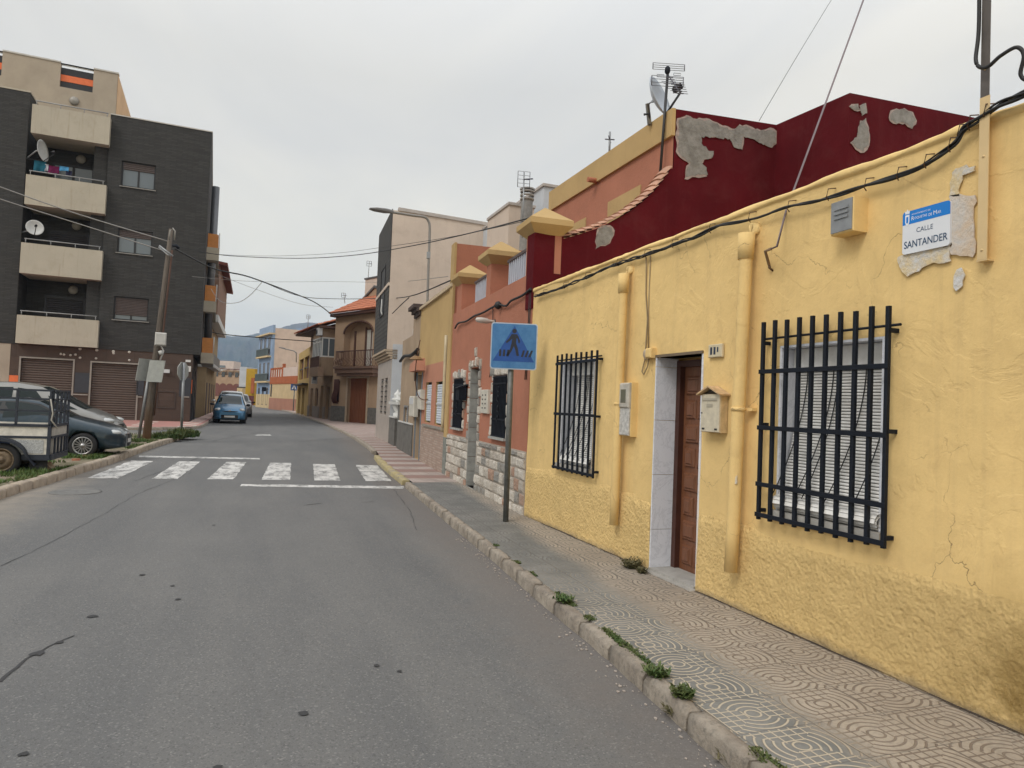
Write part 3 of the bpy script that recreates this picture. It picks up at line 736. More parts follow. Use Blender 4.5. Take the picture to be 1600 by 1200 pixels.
grille(gB, 9, [YF.sz(900, y, .065)[1] for y in (560, 566, 648, 737)], wo2, .022, .065)
# drain pipes, painted with the wall
def pipe(sT, zT, sB, zB, r):
    mb = MB(); d = r + .045
    mb.tube([YF.w(sT, -.03, zT + .06), YF.w(sT, .03, zT + .045), YF.w(sT, d, zT - .02), YF.w(sT, d, zT - .1)] + [YF.w(sT + (sB - sT) * q / 8 + random.uniform(-.003, .003), d, zT - .1 + (zB - zT + .1) * q / 8) for q in range(1, 9)], r, 16)
    mb.tube([YF.w(sT, d, zT - .0), YF.w(sT + (sB - sT) * .08, d, zT - .2)], lambda q: r * (1.28 - .1 * q), 16)
    mb.build('drainpipe', YPL, house)
    c = MB(); q = .52; s_ = sT + (sB - sT) * q; z_ = zT + (zB - zT) * q
    c.tube([YF.w(s_, d, z_ - .014), YF.w(s_, d, z_ + .014)], r * 1.12, 16); c.box(YF, s_ - r - .05, s_ - r * .6, .0, .05, z_ - .012, z_ + .012); c.build('pipe_clamp', YPL, house)
a = YF.sz(1166, 365, .1); b = YF.sz(1141, 893, .1); pipe(a[0], a[1], b[0], b[1], .05)
a = YF.sz(975, 428, .09); b = YF.sz(959, 820, .09); pipe(a[0], a[1], b[0], b[1], .045)

# ---- things hanging on the yellow wall
# vent box
sR, zt = YF.sz(1357, 310); zb_ = YF.sz(1357, 363)[1]; dO = dz(YF, 1334, 312, sR)[0]; sL = YF.sz(1299, 315, dO)[0]; print('vent', sR, sL, zt, zb_, dO)
vb = thing('vent_cover', YF.w((sR + sL) / 2, 0, zb_), 'boxy yellow vent hood with grey louvred face under the black cables', 'vent')
MB().cbox(YF, sR, sL, -.01, dO, zb_, zt, .006).build('housing', YPL, vb)
mb = MB().box(YF, sR + .006, sL - .006, dO, dO + .006, zb_ + .012, zt - .006)
for i in range(3): mb.poly(YF, [(sR + .035, zt - .05 - i * .03), (sL - .035, zt - .05 - i * .03), (sL - .035, zt - .065 - i * .03), (sR + .035, zt - .065 - i * .03)], dO + .004, dO + .014)
mb.build('louvre', GALV, vb)
# electricity meter
sR = YF.sz(998, 600)[0]; zt = YF.sz(998, 598)[1]; zb_ = YF.sz(997, 683)[1]; dO = dz(YF, 984, 600, sR)[0]; sL = YF.sz(969, 600, dO)[0]; print('meter', sR, sL, zt, zb_, dO)
OLDW = plain('dirty_white_plastic', (.45, .42, .37), .6, 0, .25, 9); dO = min(dO, .22)
mt = thing('electricity_meter', YF.w((sR + sL) / 2, 0, zb_), 'tall dirty white electricity meter box between far window and door', 'meter box')
MB().cbox(YF, sR, sL, -.01, dO - .02, zb_, zt, .01).build('case', YPL, mt)
MB().cbox(YF, sR + .004, sL - .004, dO - .02, dO, zb_ + .01, zb_ + (zt - zb_) * .52, .008).build('lower_cover', plain('peeling_white', (.48, .47, .45), .7, 0, .4, 25), mt)
o = MB().cbox(YF, sR + .002, sL - .002, dO - .022, dO + .012, zb_ + (zt - zb_) * .52, zt - .005, .015).build('meter_cover', OLDW, mt)
MB().cbox(YF, sR + .05, sL - .04, dO + .01, dO + .016, zb_ + (zt - zb_) * .62, zt - .07, .004).build('meter_window', glass('smoked_plastic', (.12, .12, .09), .2), o)
# mailbox
sR = YF.sz(1137, 640)[0]; zt = YF.sz(1137, 620)[1]; zb_ = YF.sz(1136, 677)[1]; dO = dz(YF, 1124, 650, sR)[0]; sL = YF.sz(1094.5, 650, dO)[0]; print('mail', sR, sL, zt, zb_, dO)
mbx = thing('mailbox', YF.w((sR + sL) / 2, 0, zb_), 'old cream metal mailbox with little pitched roof beside the brown door', 'mailbox')
CREAM = plain('chipped_cream_metal', (.58, .52, .4), .5, 0, .16, 16, .2, 50); zt += .02
body_ = MB().cbox(YF, sR, sL, .0, dO - .008, zb_, zt, .006).build('case', plain('stained_cream_metal', (.5, .38, .22), .55, 0, .3, 10), mbx)
fdoor = MB().cbox(YF, sR + .004, sL - .004, dO - .008, dO, zb_ + .004, zt - .004, .003).build('front_door', CREAM, mbx)
mb = MB().cbox(YF, sR + .03, sL - .02, dO, dO + .006, zt - .06, zt - .03, .006); mb.cbox(YF, sR + .09, sL - .08, dO, dO + .004, zt - .11, zt - .08, .003)
mb.build('letter_slot', plain('dull_cream', (.42, .38, .3), .5), fdoor)
mb = MB(); sm_ = (sR + sL) / 2
for q in (sR + .025, sL - .06): mb.cbox(YF, q, q + .035, dO, dO + .004, zb_ + .02, zb_ + .035, .002)
mb.lathe(YF.w(sL - .02, dO, (zb_ + zt) / 2), [(.006, 0), (.006, .006), (.001, .006)], 10, (-1, 0, 0)); mb.build('lock', DARKM, fdoor)
mb = MB(); hh = .055
rd = [(sR - .03, zt - .012), (sm_, zt + hh), (sL + .03, zt - .012), (sL + .03, zt + .0), (sm_, zt + hh + .014), (sR - .03, zt + .0)]
mb.poly(YF, rd, -.0, dO + .03)
mb.build('lid', plain('rusty_cream_lid', (.52, .36, .2), .7, 0, .35, 18, .5, 40), mbx)
MB().poly(YF, [(sR + .01, zt), (sL - .01, zt), (sm_, zt + hh - .005)], .0, dO - .02).build('gable', plain('dark_gap', (.05, .04, .03), .8), mbx)
# house number tile
r = YF.rect(1110, 541, 1131, 558); cx_ = (r[0] + r[1]) / 2
nb = thing('house_number', YF.w(cx_, 0, r[2]), 'small cream house number tile reading 111 above the mailbox', 'house number')
TILE = plain('glazed_cream_tile', (.6, .52, .36), .35)
MB().cbox(YF, r[0], r[1], 0, .022, r[2] + .002, r[3] + .01, .006).build('tile', TILE, nb)
mb = MB(); hgt_ = (r[3] - r[2]) * .62; z_ = r[2] + (r[3] - r[2]) * .25
text_mb(mb, '1', YF, r[1] - .03, z_, hgt_, 0, .0235, hgt_ * .42, True); text_mb(mb, '1', YF, r[1] - .075, z_, hgt_, 0, .0235, hgt_ * .42, True); text_mb(mb, '1', YF, r[1] - .12, z_ + hgt_ * .3, hgt_ * .65, 0, .0235, hgt_ * .3, True)
mb.build('numeral', plain('blue_black_ink', (.02, .03, .06), .4), nb)
# junction box with its loop of wire
a = YF.sz(1009, 553, .04); jb = thing('junction_box', YF.w(a[0], 0, a[1] - .08), 'round cream junction box with hanging wire left of the door', 'junction box')
MB().lathe(YF.w(a[0], -.005, a[1]), [(.055, 0), (.055, .035), (.045, .05), (.001, .052)], 18, (-1, 0, 0)).build('cover', plain('old_bakelite', (.5, .4, .3), .5), jb)
MB().cbox(YF, a[0] - .13, a[0] - .03, 0, .07, a[1] - .045, a[1] + .05, .012).build('box', YPL, jb)
mb = MB(); top = YF.sz(1011, 402, .02)
mb.tube([YF.w(top[0], .03, top[1]), YF.w(top[0] + .01, .015, top[1] - .2), YF.w(top[0] + .0, .018, a[1] + .6), YF.w(a[0] + .03, .015, a[1] + .35), YF.w(a[0] + .045, .02, a[1] - .05), YF.w(a[0] + .075, .03, a[1] - .17), YF.w(a[0] + .04, .03, a[1] - .2), YF.w(a[0] - .02, .03, a[1] - .13), YF.w(a[0] - .05, .03, a[1] - .03)], .007, 6)
mb.tube([YF.w(top[0] - .05, .012, top[1] + .02), YF.w(top[0] - .05, .012, a[1] + .4), YF.w(a[0] - .0, .012, a[1] + .05)], .006, 6)
mb.build('wire', plain('painted_wire', (.3, .22, .12), .7), jb)
# black cable bundle under the coping
pts = [(836, 463), (870, 452), (905, 438), (960, 414), (1010, 398), (1060, 380), (1130, 352), (1200, 335), (1270, 313), (1340, 295), (1400, 276), (1450, 254), (1492, 225), (1506, 203), (1528, 188), (1560, 165), (1588, 152), (1620, 138)]
cbx = thing('cable_bundle', YF.w(6, 0, 3.0), 'bundle of twisted black cables running along the top of the yellow wall', 'cables')
P3 = [Vector(YF.w(*[YF.sz(x, y, .05)[0], .05, YF.sz(x, y, .05)[1]])) for x, y in pts]
P3 = [q for q in P3]
def dense(P3, n=8):
    out = []
    for i in range(len(P3) - 1):
        p0, p1, p2, p3 = P3[max(i - 1, 0)], P3[i], P3[i + 1], P3[min(i + 2, len(P3) - 1)]
        for k in range(n):
            q = k / n; out.append(.5 * ((2 * p1) + (p2 - p0) * q + (2 * p0 - 5 * p1 + 4 * p2 - p3) * q * q + (3 * p1 - p0 - 3 * p2 + p3) * q ** 3))
    return out + [P3[-1]]
dn = dense(P3)
for k in range(4):
    mb = MB(); out = []; acc = 0
    for i, q in enumerate(dn):
        if i: acc += (q - dn[i - 1]).length
        a_ = acc * (7 + k) + k * 1.6; rr = .012 + .005 * math.sin(acc * 5 + k)
        out.append(q + Vector((math.cos(a_) * rr * .7, 0, math.sin(a_) * rr)))
    mb.tube(out, (.0075, .006, .009, .005)[k], 6); mb.build('strand', CABLE, cbx)
mb = MB(); acc = 0
for i in range(4, len(dn) - 20, 7):
    q = dn[i]; mb.tube([q + Vector((.05, 0, .06)), q + Vector((-.015, .0, .045)), q + Vector((-.02, 0.01, -.01)), q + Vector((.01, .02, -.025))], .004, 5)
mb.build('hook', plain('rusty_hook', (.12, .07, .04), .8), cbx)
# flat steel post bolted to the wall, painted yellow low down
a = YF.sz(1531, 405, .07); post = thing('steel_post', YF.w(a[0], .07, a[1]), 'tall steel post bolted to the yellow wall beside the street name plate', 'post')
sx = a[0]; zm = YF.sz(1536, 150, .07)[1]
mb = MB().box(YF, sx - .026, sx + .026, .05, .056, a[1], zm).box(YF, sx + .02, sx + .026, .0, .05, a[1], zm).box(YF, sx - .028, sx + .03, .0, .055, a[1] - .008, a[1])
for z_ in (a[1] + .05, a[1] + .55, a[1] + 1.02): mb.lathe(YF.w(sx, .056, z_), [(.007, 0), (.006, .004), (.001, .005)], 8, (-1, 0, 0))
mb.build('painted_section', plain('cream_yellow_paint', (.68, .5, .26), .5, 0, .06), post)
mb = MB().box(YF, sx - .022, sx + .024, .05, .056, zm, 5.6).box(YF, sx + .018, sx + .024, .02, .05, zm, 5.6)
mb.build('bare_section', plain('weathered_steel', (.12, .105, .095), .55, .4, .2, 8), post)
mb = MB()
mb.tube(dense([YF.w(sx + .034, .066, 5.6), YF.w(sx + .034, .066, 4.2), YF.w(sx + .032, .066, 3.75), YF.w(sx + .03, .085, 3.56), YF.w(sx - .03, .09, 3.5), YF.w(sx - .1, .085, 3.53), YF.w(sx - .17, .07, 3.545), YF.w(sx - .2, .06, 3.49), YF.w(sx - .18, .05, 3.4), YF.w(sx - .24, .04, 3.36), YF.w(sx - .4, .04, 3.42), YF.w(sx - .8, .04, 3.5)]), .010, 8)
mb.build('cable', CABLE, post)
MB().box(YF, sx - .03, sx + .05, .05, .085, 3.98, 3.995).build('cable_tie', CABLE, post)
# street name plate
q = YF.q4((1411.8, 332), (1485, 312.5), (1484, 383), (1408.5, 398.5), .03); print('plate', q)
s0, s1, z0, z1 = q
def rrect(s0, s1, z0, z1, r, n=5):
    out = []
    for (cx, cz, a0) in ((s1 - r, z1 - r, 0), (s0 + r, z1 - r, 90), (s0 + r, z0 + r, 180), (s1 - r, z0 + r, 270)):
        for k in range(n + 1): a = R(a0 + 90 * k / n); out.append((cx + math.cos(a) * r, cz + math.sin(a) * r))
    return out
sp_ = thing('street_sign', YF.w((s0 + s1) / 2, 0, z0), 'white and blue street name plate reading CALLE SANTANDER on the yellow wall', 'street sign')
pl = MB().poly(YF, rrect(s0, s1, z0, z1, .018), .014, .03).build('plate', plain('white_enamel', (.72, .74, .78), .25, 0, .02), sp_)
zb2 = z1 - (z1 - z0) * .31
ppp = [p_ for p_ in rrect(s0, s1, z0, z1, .018) if p_[1] > zb2] ; ppp = ppp[:]
ppp = [(s1, zb2)] + ppp + [(s0, zb2)]
MB().poly(YF, ppp, .029, .0308).build('blue_band', plain('blue_enamel', (.0, .19, .62), .25, 0, .02), sp_)
wdt = s1 - s0; hgt_ = z1 - z0
NAVY = plain('navy_ink', (.01, .05, .12), .4); WINK = plain('white_ink', (.75, .78, .82), .4)
mb = MB(); text_mb(mb, 'CALLE', YF, s1 - wdt * .31, z0 + hgt_ * .455, hgt_ * .11, 0, .0312, wdt * .35, True)
for e in (0, .0012): text_mb(mb, 'SANTANDER', YF, s1 - wdt * .045 - e, z0 + hgt_ * .13 + e * .4, hgt_ * .165, 0, .0312 + e * .3, wdt * .91, True)
mb.build('lettering', NAVY, sp_)
mb = MB(); text_mb(mb, 'AYUNTAMIENTO DE', YF, s1 - wdt * .2, z0 + hgt_ * .885, hgt_ * .035, 0, .0315, wdt * .4, True)
text_mb(mb, 'R', YF, s1 - wdt * .2, z0 + hgt_ * .765, hgt_ * .09, 0, .0315, wdt * .055, True); text_mb(mb, 'OQUETAS', YF, s1 - wdt * .262, z0 + hgt_ * .765, hgt_ * .065, 0, .0315, wdt * .27, True)
text_mb(mb, 'DE', YF, s1 - wdt * .565, z0 + hgt_ * .765, hgt_ * .06, 0, .0315, wdt * .07, True); text_mb(mb, 'M', YF, s1 - wdt * .665, z0 + hgt_ * .765, hgt_ * .09, 0, .0315, wdt * .07, True); text_mb(mb, 'AR', YF, s1 - wdt * .745, z0 + hgt_ * .765, hgt_ * .065, 0, .0315, wdt * .075, True)
mb.build('lettering', WINK, sp_)
mb = MB(); cx = s1 - wdt * .105; cz = z0 + hgt_ * .80; e = wdt * .045
mb.poly(YF, [(cx - e, cz + .03), (cx + e, cz + .03), (cx + e, cz - .012), (cx + e * .6, cz - .03), (cx, cz - .036), (cx - e * .6, cz - .03), (cx - e, cz - .012)], .0305, .0316)
mb.poly(YF, [(cx - e, cz + .036), (cx + e, cz + .036), (cx + e * 1.2, cz + .055), (cx + e * .6, cz + .05), (cx, cz + .064), (cx - e * .6, cz + .05), (cx - e * 1.2, cz + .055)], .0305, .0316)
mb.build('crest', WINK, sp_)
mb = MB(); mb.poly(YF, [(cx - e * .5, cz + .018), (cx + e * .5, cz + .018), (cx + e * .5, cz - .015), (cx, cz - .022), (cx - e * .5, cz - .015)], .0312, .0322); mb.build('crest_field', plain('blue_enamel', (.0, .19, .62)), sp_)
# ------------------------------------------------------------------ rose house next door: maroon party walls, stone-clad front, roof terrace
ROSE = plaster('rose_plaster', (.41, .175, .115), (.2, .1, .07), .35, .35, 22, .25, .1)
MAROON = plaster('maroon_paint', (.088, .005, .009), (.13, .035, .035), .45, .35, 18, .3, .22)
OCHRE = plaster('ochre_plaster', (.48, .335, .16), (.3, .2, .1), .35, .25, 30, .3, .08)
CEM = bpy.data.materials.new('bare_cement'); t = NT(CEM); p = t.pos(); c = t.mix(t.ramp(t.noise(p, 6, 8, .75), .35, .65), (.16, .15, .14), (.3, .29, .275)); t.out(c, .95, t.bump(t.noise(p, 14, 7, .7), .8, .03))
RIM = plain('pale_primer_edge', (.34, .27, .25), .95, 0, .35, 15); TERRA = plain('terracotta_tile', (.42, .15, .08), .8, 0, .3, 5, .3, 30)
PTILE = plain('pale_terracotta', (.46, .26, .18), .85, 0, .25, 7, .3, 30)
cA, cB = G(820, 806, .1), G(697, 743, .1)
CF = Fr((3.615, 8.955), (cB.x, cB.y)); Lc = CF.L
rose = thing('rose_house', CF.w(2.5, 0, 0), 'rose house with white stone cladding, maroon side wall and pyramid capped terrace pillars', 'house')
def hole(fr, x0, y0, x1, y1, d=0.): return fr.rect(x0, y0, x1, y1, d)
wr1 = (.85, 1.95, 1.02, 2.12); wr2 = (3.72, 4.85, 1.08, 2.14)
dR = (2.35, 3.2, .12, 2.28)
print('rose door', CF.rect(747, 574, 733, 755), 'w1', CF.q4((774, 588), (796, 587), (789, 686), (769, 682)), 'w2', CF.q4((713, 593), (727, 590), (723, 670), (709, 667)))
q1 = CF.q4((774, 588), (796, 587), (790, 686), (769, 680)); wr1 = (q1[0], q1[1], q1[2], q1[3])
q2 = CF.q4((712, 593), (726.5, 591), (722, 670), (708.5, 667)); wr2 = (q2[0], min(q2[1], Lc - .25), q2[2], q2[3])
qd = CF.q4((738, 576), (751, 573), (742, 752), (729, 748)); dR = (qd[0], qd[1], .12, qd[3]); print(wr1, wr2, dR)
MB().holed(CF, 0, Lc, 0, 3.52, [wr1, wr2, dR], 0, .3, top=True).build('wall', ROSE, rose)
mb = MB().box(CF, .02, Lc - .01, -4.6, -.301, 0, 3.0)
mb.build('terrace', ROSE, rose)
# terrace pillars with pyramid caps and railings between
for k, (a, b) in enumerate(((.0, .42), (2.02, 2.62), (4.5, Lc - .06))):
    if k == 0: b = CF.sz(821.5, 420)[0]
    if k == 1: a, b = CF.sz(766.5, 440)[0], CF.sz(760, 440)[0]
    if k == 2: a, b = CF.sz(720.6, 480)[0], CF.sz(713.5, 480)[0]
    print('pillar', a, b)
    dpt = .4; zt = 4.06
    MB().box(CF, a, b, -dpt, 0, 3.52, zt).build('pillar', ROSE, rose)
    c_ = (a + b) / 2; hw = max((b - a) / 2, .2) + .13; hd = dpt / 2 + .12; cd_ = -dpt / 2
    mb = MB(); lv = [((b - a) / 2 + .005, dpt / 2 + .005, zt), (hw, hd, zt + .12), (hw, hd, zt + .2), (.012, .012, zt + .43)]
    vs = []
    for (u1, v1, z1) in lv: vs += [CF.w(c_ - u1, cd_ - v1, z1), CF.w(c_ + u1, cd_ - v1, z1), CF.w(c_ + u1, cd_ + v1, z1), CF.w(c_ - u1, cd_ + v1, z1)]
    fs = [(0, 1, 2, 3), (12, 13, 14, 15)]
    for L_ in range(3):
        for i in range(4): fs.append((4 * L_ + i, 4 * L_ + (i + 1) % 4, 4 * L_ + 4 + (i + 1) % 4, 4 * L_ + 4 + i))
    mb.add(vs, fs).build('pillar_cap', OCHRE, rose)
RAIL = plain('white_bluish_rail', (.5, .54, .62), .45, .1, .05)
for (a, b) in ((CF.sz(820, 430)[0], CF.sz(777.5, 450)[0]), (CF.sz(758, 465)[0], CF.sz(728, 478)[0])):
    mb = MB(); n = 13
    for i in range(n): c_ = a + (b - a) * (i + .5) / n; mb.box(CF, c_ - .018, c_ + .018, -.2, -.17, 3.5, 4.0)
    mb.build('railing', RAIL, rose); MB().box(CF, a - .02, b + .02, -.215, -.155, 4.0, 4.045).build('handrail', plain('dark_rail', (.09, .07, .07), .5), rose)
# rose wall at the far end of the terrace
za = CF.sz(713, 380)[1]
MB().box(CF, Lc - .02, Lc + .2, -3.6, -.02, 0, za).build('end_wall', ROSE, rose)
MB().box(CF, Lc - .03, Lc + .3, -.02, .03, .9, za + .02).build('corner_strip', OCHRE, rose)
MB().box(CF, Lc - .03, Lc + .3, -.02, .035, 0, .9).build('corner_base', plain('grey_green_stone', (.2, .21, .19), .8, 0, .3, 8), rose)
# maroon side wall with its swept tiled top
mb = MB(); Yc = 8.95
swp = [onY(x, y, Yc) for x, y in ((878, 374), (905, 366), (930, 358), (955, 347), (980, 333), (1003, 316), (1023, 297), (1040, 275), (1047, 264))]
print(swp[0], swp[-1])
outl = [(3.6, 3.0), (3.6, 4.07), (4.05, 4.07), (4.05, swp[0][1] + .01)] + swp[1:] + [(5.86, swp[-1][1] + .02), (5.86, 3.0)]
XZ = Fr((0, Yc), (1, Yc)); XZ.n = Vector((0, -1))
mb.poly(XZ, outl, -.25, 0.012); mb.build('side_wall', MAROON, rose)
mb = MB(); n = 17; fine = []
for a, b in zip(swp[:-1], swp[1:]):
    for k in range(6): fine.append(Vector(a).lerp(Vector(b), k / 6))
fine.append(Vector(swp[-1]))
tot = sum((b - a).length for a, b in zip(fine[:-1], fine[1:])); acc = 0; marks = [fine[0]]; nxt = tot / n
for a, b in zip(fine[:-1], fine[1:]):
    L_ = (b - a).length
    while acc + L_ >= nxt - 1e-6: marks.append(a.lerp(b, (nxt - acc) / L_)); nxt += tot / n
    acc += L_
for i in range(len(marks) - 1):
    a, b = marks[i], marks[i + 1]; e = (b - a)
    A = XZ.w(a.x - e.x * .1, -.12, a.y - e.y * .1 + .01); B = XZ.w(b.x + e.x * .05, -.12, b.y + e.y * .05 + .035)
    nx = Vector((-e.y, e.x)).normalized(); o = len(mb.v); seg = 8
    for (pt, up) in ((A, .045), (B, -.005)):
        for k in range(seg + 1):
            an = math.pi * k / seg; mb.v.append(Vector(pt) + Vector((0, math.cos(an) * .16, 0)) + Vector((nx.x, 0, nx.y)) * (math.sin(an) * .05 + up - .012))
    for k in range(seg): mb.f.append([o + k, o + k + 1, o + seg + 2 + k, o + seg + 1 + k])
    mb.f.append([o + k for k in range(seg + 1)])
# keep only a shallow barrel: squash towards the wall top
mb.build('coping_tiles', PTILE, rose)
cT = onY(1055, 170, Yc); cI = onY(1213, 195, Yc); yO, zO = onX(1328, 145, cI[0]); zE = onY(1510, 190, yO)[1]
print('corner', cT, cI, yO, zO, zE)
Xc, Zc = cT[0], cT[1]
foot = [(Xc, Yc), (cI[0], Yc), (cI[0], yO), (16, yO), (16, 13.6), (Xc, 13.6)]
tops = [Zc, cI[1], zO, zE + .35, zE, Zc - .12]
mb = MB(); n = len(foot); mb.add([(a, b, 2.9) for a, b in foot] + [(a[0], a[1], z_) for a, z_ in zip(foot, tops)], [tuple(range(n))[::-1], tuple(range(n, 2 * n))] + [(i, (i + 1) % n, n + (i + 1) % n, n + i) for i in range(n - 1)])
mb.build('upper_wall', MAROON, rose)
SF = Fr((Xc, Yc), (Xc, 13.6)); SF.n = Vector((-1, 0))
MB().add([SF.w(0, .012, 2.9), SF.w(13.6 - Yc, .012, 2.9), SF.w(13.6 - Yc, .012, Zc - .12), SF.w(0, .012, Zc)], [(0, 1, 2, 3)]).build('setback_front', ROSE, rose)
MB().add([SF.w(a, b, z_) for z_ in (Zc - .42, Zc + .0) for a, b in ((-.02, .0), (4.66, .0), (4.66, .06), (-.02, .06))][:8], [(0, 1, 2, 3), (4, 5, 6, 7), (0, 1, 5, 4), (1, 2, 6, 5), (2, 3, 7, 6), (3, 0, 4, 7)]).build('cornice_band', OCHRE, rose)
for (x0, y0, x1, y1) in ((951, 318, 1002, 300),):
    a, b = SF.rect(951, 345, 1003, 293)[:2]
    MB().box(SF, a, b, .012, .03, 3.6, SF.sz(977, 303)[1]).build('window_panel', OCHRE, rose)
a, b = SF.rect(878, 345, 917, 345)[:2]; MB().box(SF, a, b, .012, .03, 3.4, SF.sz(900, 349)[1]).build('window_panel', OCHRE, rose)
mb = MB().tube([SF.w(SF.sz(935, 283)[0], 0, SF.sz(935, 283)[1]), SF.w(SF.sz(935, 283)[0], .22, SF.sz(935, 283)[1] + .0)], .05, 8); mb.build('spout', TERRA, rose)
def patY(pts, name='peeled_patch', m=None, d=.015, plane=None, lab=None):
    cx = sum(q[0] for q in pts) / len(pts); cy = sum(q[1] for q in pts) / len(pts)
    patch(plane or XZ, [(x + (x - cx) * .03 + (1 if x > cx else -1) * .9, y + (y - cy) * .04 + (1 if y > cy else -1) * .7) for x, y in pts], d - .001, RIM, 'flaking_rim', rose, .001, True, .022)
    return patch(plane or XZ, pts, d, m or CEM, name, rose, .003, True, .016, label=lab)
patY([(1061, 187), (1075, 182), (1085, 187), (1110, 188), (1128, 198), (1146, 203), (1154, 196), (1168, 198), (1186, 205), (1205, 202), (1212, 207), (1212, 222), (1203, 230), (1190, 224), (1176, 217), (1160, 214), (1158, 233), (1147, 230), (1140, 217), (1120, 215), (1096, 214), (1096, 224), (1108, 236), (1115, 236), (1113, 246), (1102, 248), (1096, 254), (1104, 262), (1106, 273), (1088, 274), (1072, 277), (1074, 262), (1079, 254), (1066, 245), (1059, 236)])
patY([(933, 366), (936, 357), (946, 353), (956, 356), (958, 368), (952, 379), (940, 383), (932, 388), (931, 376)])
XO = Fr((0, yO), (1, yO)); XO.n = Vector((0, -1))
patY([(1345, 190), (1352, 186), (1358, 212), (1357, 226), (1349, 237), (1338, 232), (1330, 222), (1340, 214), (1342, 200)], plane=XO)
patY([(1391, 180), (1398, 172), (1412, 170), (1425, 176), (1431, 188), (1424, 200), (1413, 192), (1402, 193), (1392, 188)], plane=XO)
patY([(1328, 167), (1340, 163), (1344, 172), (1336, 172)], plane=XO); patY([(1344, 166), (1352, 162), (1354, 176), (1348, 180)], plane=XO)
# stone cladding
STN = bpy.data.materials.new('split_stone'); t = NT(STN); p = t.pos(); g = t.new('ShaderNodeNewGeometry'); rp = g.outputs['Random Per Island']
c = t.mix(rp, (.5, .45, .39), (.72, .67, .6)); wn = t.new('ShaderNodeTexWhiteNoise', noise_dimensions='1D'); t.l.new(rp, wn.inputs['W'])
c = t.mix(t.ramp(wn.outputs[0], .75, .8), c, (.3, .29, .27)); c = t.mix(t.ramp(wn.outputs[0], .12, .08), c, (.42, .27, .2))
c = t.mix(t.ramp(t.noise(p, 12, 7, .7), .45, .7, 0, .55), c, (.3, .24, .18)); t.out(c, .9, t.bump(t.noise(p, 20, 7, .7), 1., .04)); 
MORT = plain('pale_mortar', (.4, .35, .3), .95)
def ashlar(fr, s0, s1, z0, z1, holes, h=.15, lmin=.16, lmax=.34, d=.0, gap=.008, bulge=.035, mb=None):
    mb = mb or MB(); z = z0
    while z < z1 - .03:
        hh = min(h * random.uniform(.75, 1.25), z1 - z); s = s0 - random.uniform(0, .1)
        if z1 - z - hh < .05: hh = z1 - z
        while s < s1:
            L_ = random.uniform(lmin, lmax); a, b = max(s, s0), min(s + L_, s1); c_ = (a + b) / 2; zc = z + hh / 2
            if b - a > .03 and not any(q[0] - .01 < c_ < q[1] + .01 and q[2] < zc < q[3] for q in holes):
                for q in holes:
                    if q[2] < zc < q[3]:
                        if a < q[0] < b: b = q[0]
                        if a < q[1] < b: a = q[1]
                stone(mb, fr, a + gap, b - gap, z + gap, z + hh - gap, d, bulge)
            s += L_
        z += hh
    return mb
def stone(mb, fr, a, b, c, e, d, bulge):
    j = .012; k = random.uniform(.5, 1.) * bulge
    pts = [(a, c), (b, c), (b, e), (a, e)]; pts = [(x + random.uniform(-j, j) * .6, y + random.uniform(-j, j) * .6) for x, y in pts]
    base = [fr.w(x, d - .01, y) for x, y in pts]; m_ = ((a + b) / 2 + random.uniform(-.02, .02), (c + e) / 2 + random.uniform(-.02, .02))
    rim = [fr.w(x + (m_[0] - x) * .08, d + k * random.uniform(.5, .8), y + (m_[1] - y) * .12) for x, y in pts]
    top = [fr.w(x + (m_[0] - x) * .45, d + k * random.uniform(.85, 1.25), y + (m_[1] - y) * .45) for x, y in pts]
    mb.add(base + rim + top, [(i, (i + 1) % 4, 4 + (i + 1) % 4, 4 + i) for i in range(4)] + [(4 + i, 4 + (i + 1) % 4, 8 + (i + 1) % 4, 8 + i) for i in range(4)] + [(8, 9, 10, 11)])
mb = ashlar(CF, .0, Lc - .04, .05, .98, [dR], .155, d=.012)
MB().holed(CF, .0, Lc - .03, .05, .99, [dR], .012, .01, top=True).build('cladding_mortar', MORT, rose)
def around(mb, r, top=True, w_=.14):
    s0, s1, z0, z1 = r; z = max(z0, .98)
    while z < z1:
        hh = random.uniform(.13, .2)
        for (a, sg) in ((s0, -1), (s1, 1)):
            w2 = w_ * random.uniform(.6, 1.5); stone(mb, CF, min(a, a + sg * w2), max(a, a + sg * w2), z, z + hh - .012, .005, .035)
        z += hh
    if top:
        s = s0 - .12
        while s < s1 + .12:
            b = s + random.uniform(.1, .16); stone(mb, CF, s, b - .01, z1 + .01, z1 + random.uniform(.14, .2), .005, .04); s = b
around(mb, wr1, True, .1); around(mb, wr2, True); around(mb, dR, True, .12)
c_ = (dR[0] + dR[1]) / 2; stone(mb, CF, c_ - .06, c_ + .06, dR[3] + .2, dR[3] + .38, .005, .04)
mb.build('stone_cladding', STN, rose)
GSTONE = plain('grey_ashlar', (.33, .33, .31), .85, 0, .25, 5, .3, 30)
mb = MB(); z = .12
while z < dR[3] - .02:
    h_ = min(.27, dR[3] - z); mb.box(CF, dR[1] - .0, dR[1] - .03, -.3, .02, z, z + h_ - .008); z += h_
mb.build('door_reveal', GSTONE, rose)
MB().box(CF, dR[0] - .01, dR[1] + .0, -.3, .03, .06, .12).build('doorstep', GSTONE, rose)
MB().box(CF, dR[0] + .03, dR[1] - .03, -.29, -.25, .12, dR[3]).build('door', plain('dark_green_door', (.04, .045, .04), .5), rose)
